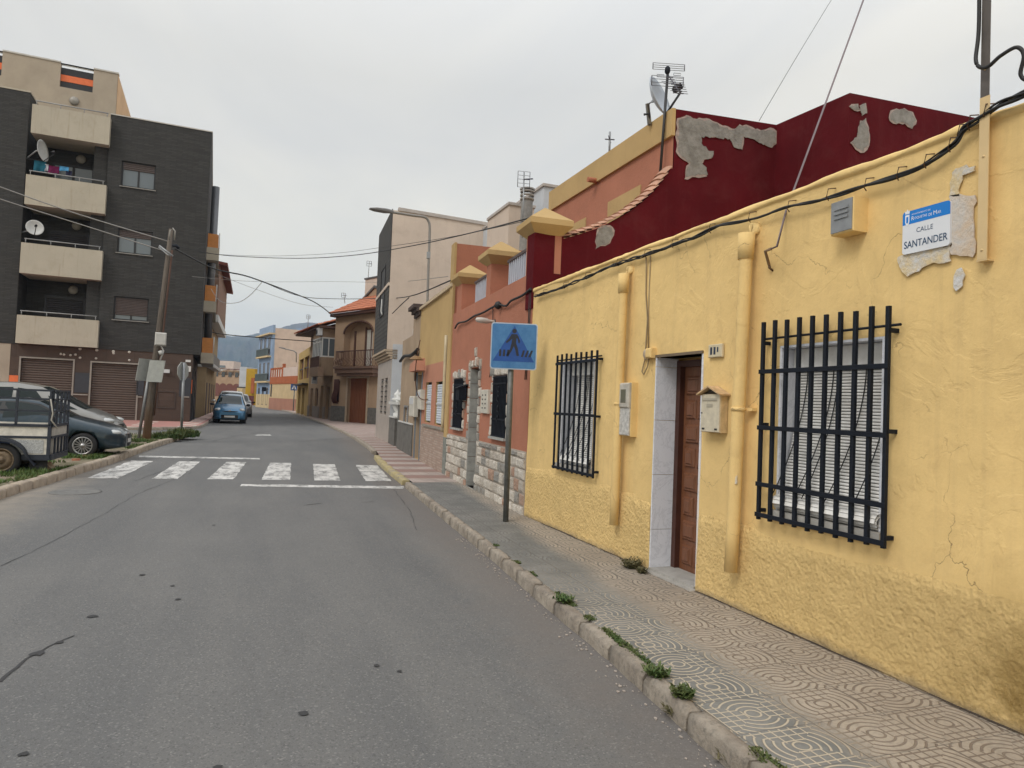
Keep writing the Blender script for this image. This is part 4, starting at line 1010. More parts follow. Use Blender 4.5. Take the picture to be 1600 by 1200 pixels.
for r in (wr1, wr2):
    wo = window(CF, r, rose, -.2, .05, DARKM, GLASS, 1); mb = MB(); s0, s1, z0, z1 = r; n = 11
    for i in range(n): c_ = s0 + .03 + (s1 - s0 - .06) * i / (n - 1); mb.box(CF, c_ - .011, c_ + .011, .015, .035, z0, z1)
    for z_ in (z0 + .01, z0 + .28, z1 - .12, z1 - .01): mb.box(CF, s0, s1, .01, .04, z_ - .012, z_ + .012)
    for i in range(n - 1):
        c_ = s0 + .03 + (s1 - s0 - .06) * (i + .5) / (n - 1); mb.box(CF, c_ - .006, c_ + .006, .015, .03, z0, z0 + .28)
    c_ = (s0 + s1) / 2
    for k in range(7): mb.lathe(CF.w(c_ - .04 * (k % 2) + .02, .045, (z0 + z1) / 2 - .2 + k * .08), [(.045, -.004), (.045, .004), (.03, .005), (.03, -.005)], 8, (-1, 0, 0))
    mb.build('grille', IRON, wo); MB().box(CF, s0 - .04, s1 + .04, -.02, .07, z0 - .04, z0).build('sill', GSTONE, wo)
# cable along the rose front
RC = thing('front_cable', CF.w(2.5, 0, 2.9), 'knotted black cable sagging across the rose house above the stone windows', 'cables')
pts = [(829, 452), (815, 462), (800, 470), (790, 478), (781, 476), (770, 480), (755, 489), (740, 494), (728, 502), (717, 505), (712, 513)]
mb = MB().tube(dense([CF.w(CF.sz(x, y, .04)[0], .045 + .01 * math.sin(x), CF.sz(x, y, .04)[1]) for x, y in pts], 4), .018, 6); mb.build('strand', CABLE, RC)
a = CF.sz(779, 477, .05); mb = MB().lathe(CF.w(a[0], .02, a[1]), [(.05, 0), (.07, .03), (.05, .08), (.01, .1)], 8, (-1, 0, 0)); mb.build('joint', CABLE, RC)
mb = MB().tube(dense([CF.w(CF.sz(770, 482, .03)[0], .03, CF.sz(770, 482, .03)[1]), CF.w(CF.sz(770, 500, .03)[0], .03, CF.sz(770, 500, .03)[1]), CF.w(CF.sz(768, 560, .03)[0], .03, CF.sz(768, 560)[1]), CF.w(CF.sz(765, 590, .03)[0], .03, CF.sz(765, 590)[1])], 3), .009, 5); mb.build('dropper', CABLE, RC)
mb = MB()
for e in (0, .06): mb.tube([CF.w(.03 + e, .02, 3.3), CF.w(.04 + e, .02, 2.7), CF.w(.09 + e, .02, 2.0)], .008, 5)
mb.build('down_wire', CABLE, RC)
# wall lamp
a = CF.sz(769, 503, .05); wl = thing('wall_lamp', CF.w(a[0], 0, a[1] - .05), 'small white wall lamp pointing into the street on the rose house', 'lamp')
CFN = Vector((CF.n.x, CF.n.y, .06)).normalized()
MB().lathe(CF.w(a[0], .0, a[1]), [(.025, 0), (.03, .05), (.03, .1), (.045, .14), (.05, .24), (.035, .32), (.001, .34)], 12, CFN).build('shade', plain('lamp_white', (.5, .46, .42), .4), wl)
MB().lathe(CF.w(a[0], .0, a[1]), [(.05, 0), (.05, .012), (.001, .013)], 12, CFN).build('bracket', DARKM, wl)
r = CF.q4((756, 610), (767, 608), (765, 647), (754, 645)); mc = thing('meter_cabinet', CF.w((r[0] + r[1]) / 2, 0, r[2]), 'cream meter cabinet with small vents between the rose house door and window', 'meter box')
MB().cbox(CF, r[0], r[1], 0, .05, r[2], r[3], .008).build('case', plain('cream_plastic', (.55, .52, .45), .5), mc)
mb = MB()
for i in range(2):
    for k in range(4): q = r[0] + (r[1] - r[0]) * (.3 + .4 * i); z_ = r[2] + (r[3] - r[2]) * (.2 + .18 * k); mb.box(CF, q - .03, q + .03, .05, .053, z_, z_ + .025)
mb.build('vents', DARKM, mc)
a = CF.rect(732, 604, 722, 625, .1); pb = thing('letter_box', CF.w((a[0] + a[1]) / 2, 0, a[2]), 'black letter box with sloping lid beside the rose house door', 'mailbox')
s_ = dR[1] + .22
MB().poly(CF, [(s_, a[2]), (s_ + .26, a[2]), (s_ + .26, a[3]), (s_, a[3])], .03, .17).build('case', IRON, pb)
MB().add([CF.w(s_ - .02, .0, a[3] + .06), CF.w(s_ + .28, .0, a[3] + .06), CF.w(s_ + .28, .2, a[3] - .01), CF.w(s_ - .02, .2, a[3] - .01), CF.w(s_ - .02, .0, a[3] + .04), CF.w(s_ + .28, .0, a[3] + .04), CF.w(s_ + .28, .2, a[3] - .03), CF.w(s_ - .02, .2, a[3] - .03)], [(0, 1, 2, 3), (4, 5, 6, 7), (0, 1, 5, 4), (1, 2, 6, 5), (2, 3, 7, 6), (3, 0, 4, 7)]).build('lid', IRON, pb)

# ------------------------------------------------------------------ narrow ochre house with two tall white shutters
BRICKP = bpy.data.materials.new('thin_brick'); t = NT(BRICKP)
def brickmat(m, u_, c1, c2, mo, w_=.25, h_=.07, ms=.012, bump=.5, squash=1.):
    """brick pattern running along direction u_ and up"""
    t = NT(m); p = t.pos(); P = t.sep(p); a = t.math('ADD', t.math('MULTIPLY', P[0], u_[0]), t.math('MULTIPLY', P[1], u_[1])); v = t.comb(a, P[2], 0.)
    b = t.new('ShaderNodeTexBrick'); t.l.new(v, b.inputs['Vector']); b.inputs['Scale'].default_value = 1.; b.inputs['Brick Width'].default_value = w_; b.inputs['Row Height'].default_value = h_; b.inputs['Mortar Size'].default_value = ms
    b.inputs['Color1'].default_value = (*c1, 1); b.inputs['Color2'].default_value = (*c2, 1); b.inputs['Mortar'].default_value = (*mo, 1); b.inputs['Bias'].default_value = -.1
    c = t.mix(t.ramp(t.noise(p, 2.5, 7, .7), .4, .7, 0, .35), b.outputs[0], scl(c1, .55)); h = t.math('ADD', t.math('MULTIPLY', b.outputs[1], -1.), t.math('MULTIPLY', t.noise(p, 30, 4), .4)); t.out(c, .85, t.bump(h, bump, .01)); return m
dA = cB; dB = G(648, 716.5, .1); DF = Fr((dA.x, dA.y), (dB.x, dB.y)); Ld = DF.L
brickmat(BRICKP, (DF.u.x, DF.u.y), (.36, .25, .2), (.46, .36, .3), (.3, .25, .21), .22, .055, .008)
och = thing('ochre_house', DF.w(Ld / 2, 0, 0), 'narrow ochre house with two tall white shutters over a pale brick base', 'house')
r1 = DF.q4((682, 597), (694.5, 595), (691, 666), (680, 663)); r2 = DF.q4((667, 598), (676, 596), (673, 661), (663.5, 659)); rd = DF.q4((652, 586), (660, 585), (656, 720), (649, 716)); print('ochre', r1, r2, rd, Ld)
rd = (rd[0], rd[1], .12, rd[3]); zt = 4.12
MB().holed(DF, 0.02, Ld, 0, zt, [r1, r2, rd], 0, .25).build('wall', OCHRE, och)
MB().box(DF, 0.02, Ld, -5, -.251, 0, zt - .3).build('rear_wall', OCHRE, och)
MB().box(DF, -.0, Ld + .02, -.25, .06, zt, zt + .07).build('coping', plain('pale_coping', (.5, .4, .27), .8), och)
MB().holed(DF, .22, rd[0] - .1, 0, r1[2] - .06, [], .02, .018).build('brick_base', BRICKP, och)
SALM = plaster('salmon_paint', (.46, .22, .15), (.25, .13, .09), .2, .2)
mb = MB().holed(DF, .25, rd[0] - .1, r1[2] - .06, 2.56, [r1, r2], .014, .012); mb.build('salmon_panel', SALM, och)
for r in (r1, r2):
    wo = MB(); frame_bars(wo, DF, (r[0] + .03, r[1] - .03, r[2] + .03, r[3] - .03), .03, -.16, -.06); wo = wo.build('window', DARKM, och)
    shutter(DF, (r[0] + .03, r[1] - .03, r[2] + .03, r[3] - .06), wo, -.035, plain('bluish_white_shutter', (.58, .62, .68), .5), .055)
    MB().box(DF, r[0] + .03, r[1] - .03, -.012, .002, (r[2] + r[3]) / 2 - .03, (r[2] + r[3]) / 2 + .0).build('rail', ALU, wo)
MB().box(DF, .3, r2[1] + .1, .0, .05, r1[2] - .09, r1[2] - .03).build('sill', plain('grey_sill', (.25, .23, .2), .8), och)
TERZ = plain('speckled_grey_terrazzo', (.17, .2, .23), .6, 0, .5, 60)
MB().box(DF, rd[0] - .1, rd[0], -.2, .03, .0, rd[3] + .05).box(DF, rd[1], rd[1] + .08, -.2, .03, .0, rd[3] + .05).build('door_surround', TERZ, och)
MB().box(DF, rd[0], rd[1], -.2, -.15, .12, rd[3]).build('door', plain('grey_blue_door', (.12, .15, .18), .5, 0, .3, 30), och)
MB().poly(DF, [(rd[0] - .35, rd[3] + .08), (rd[1] + .25, rd[3] + .08), (rd[1] + .1, rd[3] + .28), (rd[0] - .2, rd[3] + .4)], .0, .22).build('door_canopy', SALM, och)
mb = MB().tube([DF.w(.36, .05, 1.0 + .3 * i) for i in range(8)], .04, 12); mb.build('drainpipe', plain('cream_pipe', (.5, .42, .28), .5), och)
a = DF.sz(664, 563, .1); ol = thing('wall_lamp', DF.w(a[0], 0, a[1]), 'rusty plate shaped wall lamp with curly stem on the ochre house', 'lamp')
MB().lathe(DF.w(a[0], .32, a[1]), [(.001, .1), (.07, .09), (.16, .02), (.2, 0), (.001, -.005)], 16).build('shade', plain('rusty_lamp', (.25, .15, .07), .7, .2, .3, 12), ol)
MB().tube(dense([DF.w(a[0] - .05, .25, a[1] + .5), DF.w(a[0], .3, a[1] + .1), DF.w(a[0] + .05, .32, a[1] - .4), DF.w(a[0] + .3, .2, a[1] - .85), DF.w(a[0] + .1, .1, a[1] - .98), DF.w(a[0] - .1, .0, a[1] - .97)], 5), .012, 6).build('stem', plain('rusty_lamp_stem', (.1, .05, .03), .8), ol)
for (x, y, x2, y2, lab) in ((643, 619, 650, 651, 'tall cream wall box left of the ochre house door'), (656, 609, 661, 640, 'narrow cream wall box between the ochre house door and shutters')):
    r = DF.q4((x, y), (x2, y), (x2, y2), (x, y2), .06); r = (r[0] + .2, r[1] - .2, r[2], r[3]) if r[1] - r[0] > .8 else r; wb = thing('wall_box', DF.w((r[0] + r[1]) / 2, 0, r[2]), lab, 'meter box')
    MB().cbox(DF, r[0], r[1], 0, .13, r[2], r[3], .02).build('case', plain('cream_plastic', (.55, .52, .45), .5), wb); MB().cbox(DF, r[0] + .04, r[1] - .04, .13, .14, r[2] + (r[3] - r[2]) * .6, r[3] - .05, .003).build('cover', ALU, wb)

# ------------------------------------------------------------------ old beige house with stepped parapet and dark cornice
BEI = plaster('old_beige_plaster', (.37, .28, .2), (.2, .12, .07), .5, .4, 20, .7, .15)
DGST = plain('dark_grey_dado', (.13, .125, .115), .9, 0, .3, 5, .4, 30)
eB = G(622, 701.5, .1); EF = Fr((dB.x, dB.y), (eB.x, eB.y)); Le = EF.L
bei = thing('beige_house', EF.w(Le / 2, 0, 0), 'weathered beige house with a stepped parapet and a narrow window above a grey base', 'house')
r = EF.q4((632, 637), (638, 636), (636, 692), (631, 690)); print('beige', Le, r, EF.sz(655, 490), EF.sz(645, 500), EF.sz(645, 530))
r = (r[0], r[1], 1.0, r[3]); zH = EF.sz(655, 488)[1]; zL = EF.sz(640, 527)[1]; sS = EF.sz(645, 530)[0]
MB().holed(EF, 0, sS, 0, zH, [(.1, .42, .1, 2.3)], 0, .25).build('wall', BEI, bei); MB().holed(EF, sS, Le, 0, zL, [r], 0, .25).build('wall', BEI, bei)
MB().box(EF, 0, Le, -5, -.251, 0, zL - .2).build('rear_wall', BEI, bei)
mb = MB()
for i, (d0, z_) in enumerate(((.06, 0), (.13, .1), (.22, .2))): mb.box(EF, -.02 , .95 + i * .05, -.25, d0, zH - .12 + z_, zH - .02 + z_)
mb.build('cornice', plain('dark_brown_cornice', (.07, .05, .045), .8), bei)
for i in range(3): MB().box(EF, sS + .1, Le - .4, -.4 - i * .0, -.3 + .05 * (i % 2), zL + i * .22, zL + i * .22 + .16).build('white_step', WHITE, bei)
MB().holed(EF, .55, Le, 0, .98, [], .03, .025).build('grey_base', DGST, bei); MB().box(EF, .55, Le, .0, .045, .98, 1.02).build('base_ledge', WHITE, bei)
wo = MB(); frame_bars(wo, EF, r, .06, -.02, .03); wo = wo.build('window', plain('grey_frame', (.2, .2, .2), .5), bei); shutter(EF, r, wo, -.08, plain('bluish_white_shutter', (.58, .62, .68)), .055)
MB().box(EF, .1, .42, -.24, -.2, .1, 2.3).build('door', plain('grey_old_door', (.14, .13, .12), .6), bei)
mb = MB(); mb.tube(dense([EF.w(-.1, .06, 3.05), EF.w(.3, .12, 2.95), EF.w(1.2, .1, 2.95), EF.w(2.4, .1, 3.0), EF.w(3.3, .1, 2.9)], 5), .05, 6); mb.tube([EF.w(.1, .05, 3.0), EF.w(.2, .05, 2.4), EF.w(.15, .05, 2.2)], .04, 6); mb.build('cable', CABLE, bei)

# ------------------------------------------------------------------ low dark gateway with white urns, then the tall pale building
gA_, gB_ = eB, G(606, 692.5, .1); GF = Fr((gA_.x, gA_.y), (gB_.x, gB_.y)); Lg = GF.L
gate = thing('garden_gate', GF.w(Lg / 2, 0, 0), 'low grey gateway topped by white concrete finials beside a white baluster', 'gate')
print('gate', Lg, GF.sz(615, 632), GF.sz(622, 665))
zg = GF.sz(620, 665)[1]; zg2 = GF.sz(618, 632)[1]
MB().box(GF, 0, .5, -.3, 0, 0, zg2).box(GF, 1.2, Lg - .1, -.3, 0, 0, 1.05).build('pillar', DGST, gate)
MB().box(GF, 0.02, Lg - .1, -.4, .05, zg2, zg2 + .1).build('cap', WHITE, gate)
MB().box(GF, .5, 1.2, -.2, -.14, .1, zg2).build('gate_leaf', plain('dark_brown_iron', (.03, .018, .015), .5), gate)
MB().box(GF, 1.2, Lg - .1, -.32, .03, 1.05, 1.1).build('ledge', WHITE, gate)
for k, q in enumerate((.55, 1.9)): MB().lathe(GF.w(q, -.15, zg2 + .1), [(.12, 0), (.2, .04), (.21, .09), (.1, .15), (.15, .2), (.12, .28), (.04, .37), (.001, .44)], 14).build('finial', WHITE, gate)
for q in (1.5, 2.0): MB().lathe(GF.w(q, -.15, 1.1), [(.12, 0), (.12, .1), (.06, .14), (.16, .35), (.13, .5), (.06, .7), (.1, .8), (.12, zg2 - 1.1)], 12).build('baluster', WHITE, gate)

PALE = plaster('pale_pinkish_render', (.6, .5, .42), (.33, .24, .19), .4, .3, 20, .3, .07)
PALE2 = plaster('pale_bluish_render', (.5, .52, .55), (.4, .38, .36), .3, .2)
fA, fB = gB_, G(586, 682.3, .1); FFr = Fr((fA.x, fA.y), (fB.x, fB.y)); Lf = FFr.L
print('F', Lf, FFr.sz(613, 348), FFr.sz(593, 378), FFr.sz(613, 548), FFr.sz(590, 560), FFr.sz(592, 535))
tall = thing('tall_pale_building', FFr.w(Lf / 2, 0, 0), 'tall pale rendered building with dark tiled upper front and stepped overhang', 'building')
zT = FFr.sz(612, 349)[1]; zO_ = FFr.sz(608, 548, .6)[1]
gl = [FFr.q4((598, 631), (602, 630), (600, 671), (597, 670)), FFr.q4((590.5, 632), (594.5, 631), (592.5, 670), (589.5, 669))]; print(gl)
gl = [(.9, 1.7, 1.1, 2.5), (2.2, 3.0, 1.1, 2.5)]
BACK = 14.
SFr2 = Fr(FFr.w(0, 0, 0).xy, FFr.w(0, -BACK, 0).xy)
# body, side wall towards the camera with a falling parapet
zT2 = SFr2.sz(800, 378)[1]; s800 = SFr2.sz(800, 378)[0]; print('sidewall', s800, zT, zT2, SFr2.sz(710, 400))
mb = MB(); v = []
for (s_, d_) in ((0, 0), (Lf, 0), (Lf, -BACK), (0, -BACK)):
    v.append(FFr.w(s_, d_ - .25 if d_ == 0 else d_, 0))
zt_ = [zT, zT, zT2, zT2]
v += [Vector((q.x, q.y, z_)) for q, z_ in zip(v, zt_)]
mb.add(v, [(0, 1, 2, 3), (4, 5, 6, 7), (0, 1, 5, 4), (1, 2, 6, 5), (2, 3, 7, 6), (3, 0, 4, 7)]); mb.build('side_wall', PALE, tall)
mb = MB(); a, b = FFr.w(-.05, .0, 0), FFr.w(-.05, -BACK, 0); a2, b2 = FFr.w(.2, 0, 0), FFr.w(.2, -BACK, 0)
mb.add([(a.x, a.y, zT), (b.x, b.y, zT2), (b2.x, b2.y, zT2), (a2.x, a2.y, zT), (a.x, a.y, zT + .12), (b.x, b.y, zT2 + .12), (b2.x, b2.y, zT2 + .12), (a2.x, a2.y, zT + .12)], [(0, 1, 2, 3), (4, 5, 6, 7), (0, 1, 5, 4), (1, 2, 6, 5), (2, 3, 7, 6), (3, 0, 4, 7)]); mb.build('coping', plain('pale_coping2', (.42, .38, .35), .8), tall)
MARBF = plain('pale_marble_cladding', (.43, .38, .34), .4, 0, .14, 2.5)
MB().holed(FFr, 0, Lf, 0, zO_, gl, 0, .25).build('lower_front', MARBF, tall)
for r in gl:
    wo = window(FFr, r, tall, -.15, .05, DARKM, GLASSB, 1); mb = MB()
    for i in range(7): z_ = r[2] + (r[3] - r[2]) * (i + .5) / 7; mb.box(FFr, r[0], r[1], -.03, -.01, z_ - .02, z_ + .02)
    mb.build('grille', DARKM, wo)
GREYT = bpy.data.materials.new('dark_ribbed_tile'); brickmat(GREYT, (FFr.u.x, FFr.u.y), (.055, .053, .05), (.075, .072, .068), (.02, .02, .02), .6, .16, .02, .6)
zb_ = zO_ + .35; zTop2 = FFr.sz(605, 425, .6)[1]; zBand = FFr.sz(605, 445, .25)[1]; print(zb_, zTop2, zBand, zT)
BD = .22; MB().box(FFr, -.004, Lf, -.25, BD - .03, zb_, zT + .0).build('side_wall', PALE, tall)
wF = (1.2, 2.6, zb_ + 1.4, zb_ + 3.3)
MB().holed(FFr, .05, Lf, zb_, min(zTop2, zBand), [], BD, .028).build('tiled_bay', GREYT, tall)
wo = window(FFr, wF, tall, BD - .02, .05, DARKM, DARKM, 0); MB().tube([FFr.w(wF[0] + .1, .27, wF[2] - .0), FFr.w(wF[0] + .3, .3, wF[2] + .15), FFr.w(wF[0] + .2, .3, wF[2] + .4), FFr.w(wF[0] + .3, .28, wF[2] + .6)], .03, 6).build('awning_arm', WHITE, wo)
MB().box(FFr, .0, Lf, -.25, BD + .03, min(zTop2, zBand), max(zTop2, zBand) + .05).build('pale_band', PALE, tall)
MB().box(FFr, .03, Lf, BD - .03, BD, max(zTop2, zBand) + .05, zT + .05).build('tiled_top', GREYT, tall)
mb = MB()
for i in range(4): mb.box(FFr, -.02, Lf + .02, -.2, .05 + .075 * i, zO_ + .09 * i, zO_ + .09 * (i + 1) - .015)
mb.build('stepped_overhang', plain('beige_moulding', (.42, .33, .24), .8), tall)
MB().box(SFr2, .02, 2.6, .0, .02, 0, 3.7).build('painted_patch', PALE2, tall)
# white building with chimney and antenna peeping over the rose house
wbX, wbY = 9.2, 19.
WF = Fr((0, 19.), (1, 19.)); WF.n = Vector((0, -1))
a = WF.sz(826, 287); b = WF.sz(905, 300); c0 = WF.sz(796, 320); c1 = WF.sz(820, 322); print('white back', a, b, c0, c1)
wbk = thing('white_roof_room', WF.w(a[0] + 1.5, -1.5, 0), 'white rooftop block showing above the rose house behind the round chimney', 'building')
MB().box(WF, a[0] + .5, a[0] + 5, -6, 0, 0, a[1]).build('wall', PALE2, wbk)
mb = MB().box(WF, c0[0], c1[0] + .3, -2, 0, 0, c0[1]); mb.build('wall', PALE, wbk)
MB().box(WF, a[0] + .45, a[0] + 5.05, -6, .05, a[1], a[1] + .08).build('coping', plain('pale_coping2', (.42, .38, .35)), wbk)
MB().box(WF, c0[0] - .04, c1[0] + .34, -2, .04, c0[1], c0[1] + .08).build('coping', plain('pale_coping2', (.42, .38, .35)), wbk)
ch = WF.sz(824, 300, .6); ch0 = WF.sz(824, 340, .6)
ck_ = thing('chimney', WF.w(ch[0], .6, 3.), 'round grey ribbed chimney behind the nearest pyramid pillar cap', 'chimney')
MB().lathe(WF.w(ch[0], .6, 2.), [(.17, 0), (.17, ch[1] - 2.25)], 16).build('flue', plain('cement_flue', (.24, .23, .22), .9, 0, .2, 8), ck_)
mb = MB()
for i in range(3): z_ = ch[1] - .25 + i * .11; mb.lathe(WF.w(ch[0], .6, z_), [(.17, 0), (.2, .0), (.21, .05), (.17, .055)], 16)
mb.lathe(WF.w(ch[0], .6, ch[1] + .05), [(.21, 0), (.22, .04), (.001, .05)], 16); mb.build('cowl', plain('cement_cowl', (.33, .31, .29), .9), ck_)

# ------------------------------------------------------------------ brown house with arched balcony and wooden garage door
def arch_pts(s0, s1, z0, zs, rise, n=14):
    """opening outline with a flat-arched head"""
    out = [(s0, z0), (s1, z0), (s1, zs)]; c_ = (s0 + s1) / 2; h_ = (s1 - s0) / 2
    for k in range(1, n): a = math.pi * k / n; out.append((c_ + math.cos(a) * h_, zs + math.sin(a) * rise))
    return out + [(s0, zs)]
def holed_poly(mb, fr, outer, inner, d, th):
    """planar wall with one free-form opening; outer and inner given as (s,z) loops"""
    bm = bmesh.new(); vs = []
    for lp in (outer, inner):
        vv = [bm.verts.new((a, b, 0)) for a, b in lp]
        for i in range(len(vv)): bm.edges.new((vv[i], vv[(i + 1) % len(vv)]))
    bmesh.ops.triangle_fill(bm, use_beauty=True, edges=bm.edges); bm.verts.ensure_lookup_table()
    mb.add([fr.w(v.co.x, d, v.co.y) for v in bm.verts], [tuple(v.index for v in f.verts) for f in bm.faces]); bm.free()
    n = len(inner); mb.add([fr.w(a, d, b) for a, b in inner] + [fr.w(a, d - th, b) for a, b in inner], [(i, (i + 1) % n, n + (i + 1) % n, n + i) for i in range(n)])
BROWN = plaster('brown_render', (.4, .285, .195), (.15, .1, .07), .3, .2, 30, .3, .06); DBROWN = plain('dark_brown_paint', (.1, .05, .035), .7, 0, .15)
RTILE = bpy.data.materials.new('orange_roof_tile'); t = NT(RTILE); p = t.pos(); g = t.new('ShaderNodeNewGeometry')
c = t.mix(g.outputs['Random Per Island'], (.38, .12, .06), (.56, .21, .11)); c = t.mix(t.ramp(t.noise(p, 3, 6, .7), .5, .75, 0, .5), c, (.2, .12, .09)); t.out(c, .85, t.bump(t.noise(p, 25, 4), .3, .02))
def tiled_roof(mb, A, B, C_, D_, nu, nv, r=.1):
    """barrel tiles from eave A-B up to ridge D-C"""
    A, B, C_, D_ = map(Vector, (A, B, C_, D_)); nrm = (B - A).cross(D_ - A).normalized()
    if nrm.z < 0: nrm = -nrm
    for i in range(nu):
        u0, u1 = i / nu, (i + 1) / nu
        for j in range(nv):
            v0, v1 = j / nv, (j + 1.12) / nv; v1 = min(v1, 1.0)
            def P_(u, v, h): return (A.lerp(B, u)).lerp(D_.lerp(C_, u), v) + nrm * h
            o = len(mb.v); seg = 5
            for (v_, up) in ((v0, .035), (v1, 0.)):
                for k in range(seg + 1):
                    a = math.pi * k / seg; mb.v.append(P_(u0 + (u1 - u0) * (.5 - math.cos(a) * .48), v_, math.sin(a) * r * .6 + up))
            for k in range(seg): mb.f.append([o + k, o + k + 1, o + seg + 2 + k, o + seg + 1 + k])
gA2, gB2 = G(517, 657.5, .1), G(592, 663.8, .1)
RF = Fr((gA2.x, gA2.y), (gB2.x, gB2.y)); Lr = RF.L
P_ = lambda x, y, d=0.: RF.sz(x, y, d)
print('brown L', Lr, P_(522, 490), P_(592, 470), 'garage', P_(544, 590), P_(575, 590), 'arch', P_(536, 570), P_(582, 570), P_(560, 503), 'bal', P_(521, 575, .9), P_(583, 575, .9), P_(560, 540, .9))
brn = thing('brown_house', RF.w(Lr / 2, 0, 0), 'brown two storey house with arched balcony, orange tiles and wooden garage door', 'house')
zE_ = (P_(530, 493)[1] + P_(580, 491)[1]) / 2; ga = (P_(544, 600)[0], P_(574, 600)[0], .1, P_(560, 591)[1]); zB = P_(560, 574)[1]
sa0, sa1 = P_(537, 540)[0], P_(582, 540)[0]
zs = P_(560, 520)[1]; rise = P_(560, 502)[1] - zs
MB().holed(RF, 0, Lr, 0, zB, [ga], 0, .3).build('lower_wall', BROWN, brn)
mb = MB(); holed_poly(mb, RF, [(0, zB), (Lr, zB), (Lr, zE_), (0, zE_)], arch_pts(sa0, sa1, zB + .02, zs, rise), 0, .5); mb.build('upper_wall', BROWN, brn)
MB().box(RF, 0, Lr, -9, -.501, 0, zE_).box(RF, 0, .02, -.5, -.01, 0, zE_).box(RF, Lr - .02, Lr, -.5, -.01, 0, zE_).build('rear_wall', BROWN, brn)
wr = (sa0 + (sa1 - sa0) * .58, sa1 - .25, zB + .05, zs + .3)
wo = window(RF, wr, brn, -.49, .08, DBROWN, plain('pale_curtain_pane', (.5, .49, .45), .3), 1)
MB().box(RF, sa0 + .6, sa0 + .75, -.5, -.42, zB, zs + .2).box(RF, wr[0] - .12, wr[0], -.5, -.42, zB, zs + .4).build('window_trim', DBROWN, brn)
mb = MB(); ap = arch_pts(sa0, sa1, zB + .02, zs, rise, 20)
for i in range(2, len(ap) - 1):
    a, b = Vector(ap[i]), Vector(ap[i + 1]); 
    if i < len(ap) - 1: mb.tube([RF.w(a.x, .02, a.y), RF.w(b.x, .02, b.y)], .07, 5)
mb.build('arch_trim', DBROWN, brn)
GAR = bpy.data.materials.new('red_brown_planks'); t = NT(GAR); p = t.pos(); c = t.mix(t.ramp(t.noise(t.pos((6, 6, .5)), 2, 5), .3, .7), (.16, .055, .025), (.24, .09, .045)); t.out(c, .6)
s0, s1, z0, z1 = ga; mb = MB(); n = 12
for i in range(n): a = s0 + (s1 - s0) * i / n; mb.box(RF, a + .012, a + (s1 - s0) / n - .012, -.24, -.2, z0, z1)
gd = mb.build('garage_door', GAR, brn)
mb = MB(); frame_bars(mb, RF, (s0 + (s1 - s0) * .5, s0 + (s1 - s0) * .76, z0 + .1, z0 + 2.), .05, -.205, -.18); mb.build('wicket', GAR, gd)
mb = MB(); mb.box(RF, s0 - .2, s0, -.1, .04, 0, z1 + .2); mb.box(RF, s1, s1 + .2, -.1, .04, 0, z1 + .2); mb.box(RF, s0, s1, -.1, .04, z1, z1 + .2); mb.build('garage_surround', plain('beige_moulding', (.42, .33, .24)), brn)
MB().holed(RF, 0, Lr, 0, 1.15, [(s0 - .22, s1 + .22, 0, 1.2)], .04, .035).build('grey_base', DGST, brn)
bd = .6; sb0, sb1 = RF.sz(523, 575, bd)[0], RF.sz(583, 577, bd)[0]; print('balc', sb0, sb1)
sb0 = max(sb0, .1); sb1 = min(sb1, Lr - .1)
zb0 = RF.sz(560, 576, bd)[1]; zb0 = zB
mb = MB().box(RF, sb0 - .1, sb1 + .1, 0, bd + .08, zb0 - .12, zb0 + .02).box(RF, sb0, sb1, 0, bd, zb0 - .42, zb0 - .12).box(RF, sb0 + .1, sb1 - .1, 0, bd - .1, zb0 - .6, zb0 - .42); mb.build('balcony', plain('brown_slab', (.15, .09, .065), .7), brn)
RUST = plain('red_brown_iron', (.07, .022, .016), .5, .2); mb = MB(); hb = 1.05
def belly(a, nrm, up, h, mb, r=.018, bulge=.16):
    mb.tube([a + up * h, a + up * h * .55, a + up * h * .38 + nrm * bulge * .6, a + up * h * .22 + nrm * bulge, a + up * h * .08 + nrm * bulge * .6, a], r, 4)
U = Vector((0, 0, 1)); N3 = Vector((RF.n.x, RF.n.y, 0)); S3 = Vector((RF.u.x, RF.u.y, 0)); n = 26
for i in range(n + 1): belly(RF.w(sb0 + (sb1 - sb0) * i / n, bd - .05, zb0 + .02), N3, U, hb, mb)
for i in range(5):
    belly(RF.w(sb0, bd * i / 5, zb0 + .02), -S3, U, hb, mb); belly(RF.w(sb1, bd * i / 5, zb0 + .02), S3, U, hb, mb)
mb.build('railing', RUST, brn)
mb = MB().tube([RF.w(sb0, 0, zb0 + hb), RF.w(sb0, bd - .05, zb0 + hb), RF.w(sb1, bd - .05, zb0 + hb), RF.w(sb1, 0, zb0 + hb)], .035, 6); mb.build('handrail', RUST, brn)
# curly iron grille window on the left, small one on the right
r = (max(.25, P_(524, 600)[0]), P_(531, 600)[0], P_(527, 628)[1], P_(527, 595)[1]); print('iron win', r)
wo = window(RF, r, brn, -.02, .06, RUST, GLASS, 1); mb = MB()
for i in range(7): belly(RF.w(r[0] + (r[1] - r[0]) * i / 6, .08, r[2] - .1), N3, U, r[3] - r[2] + .2, mb, .03, .16)
mb.build('grille', RUST, wo)
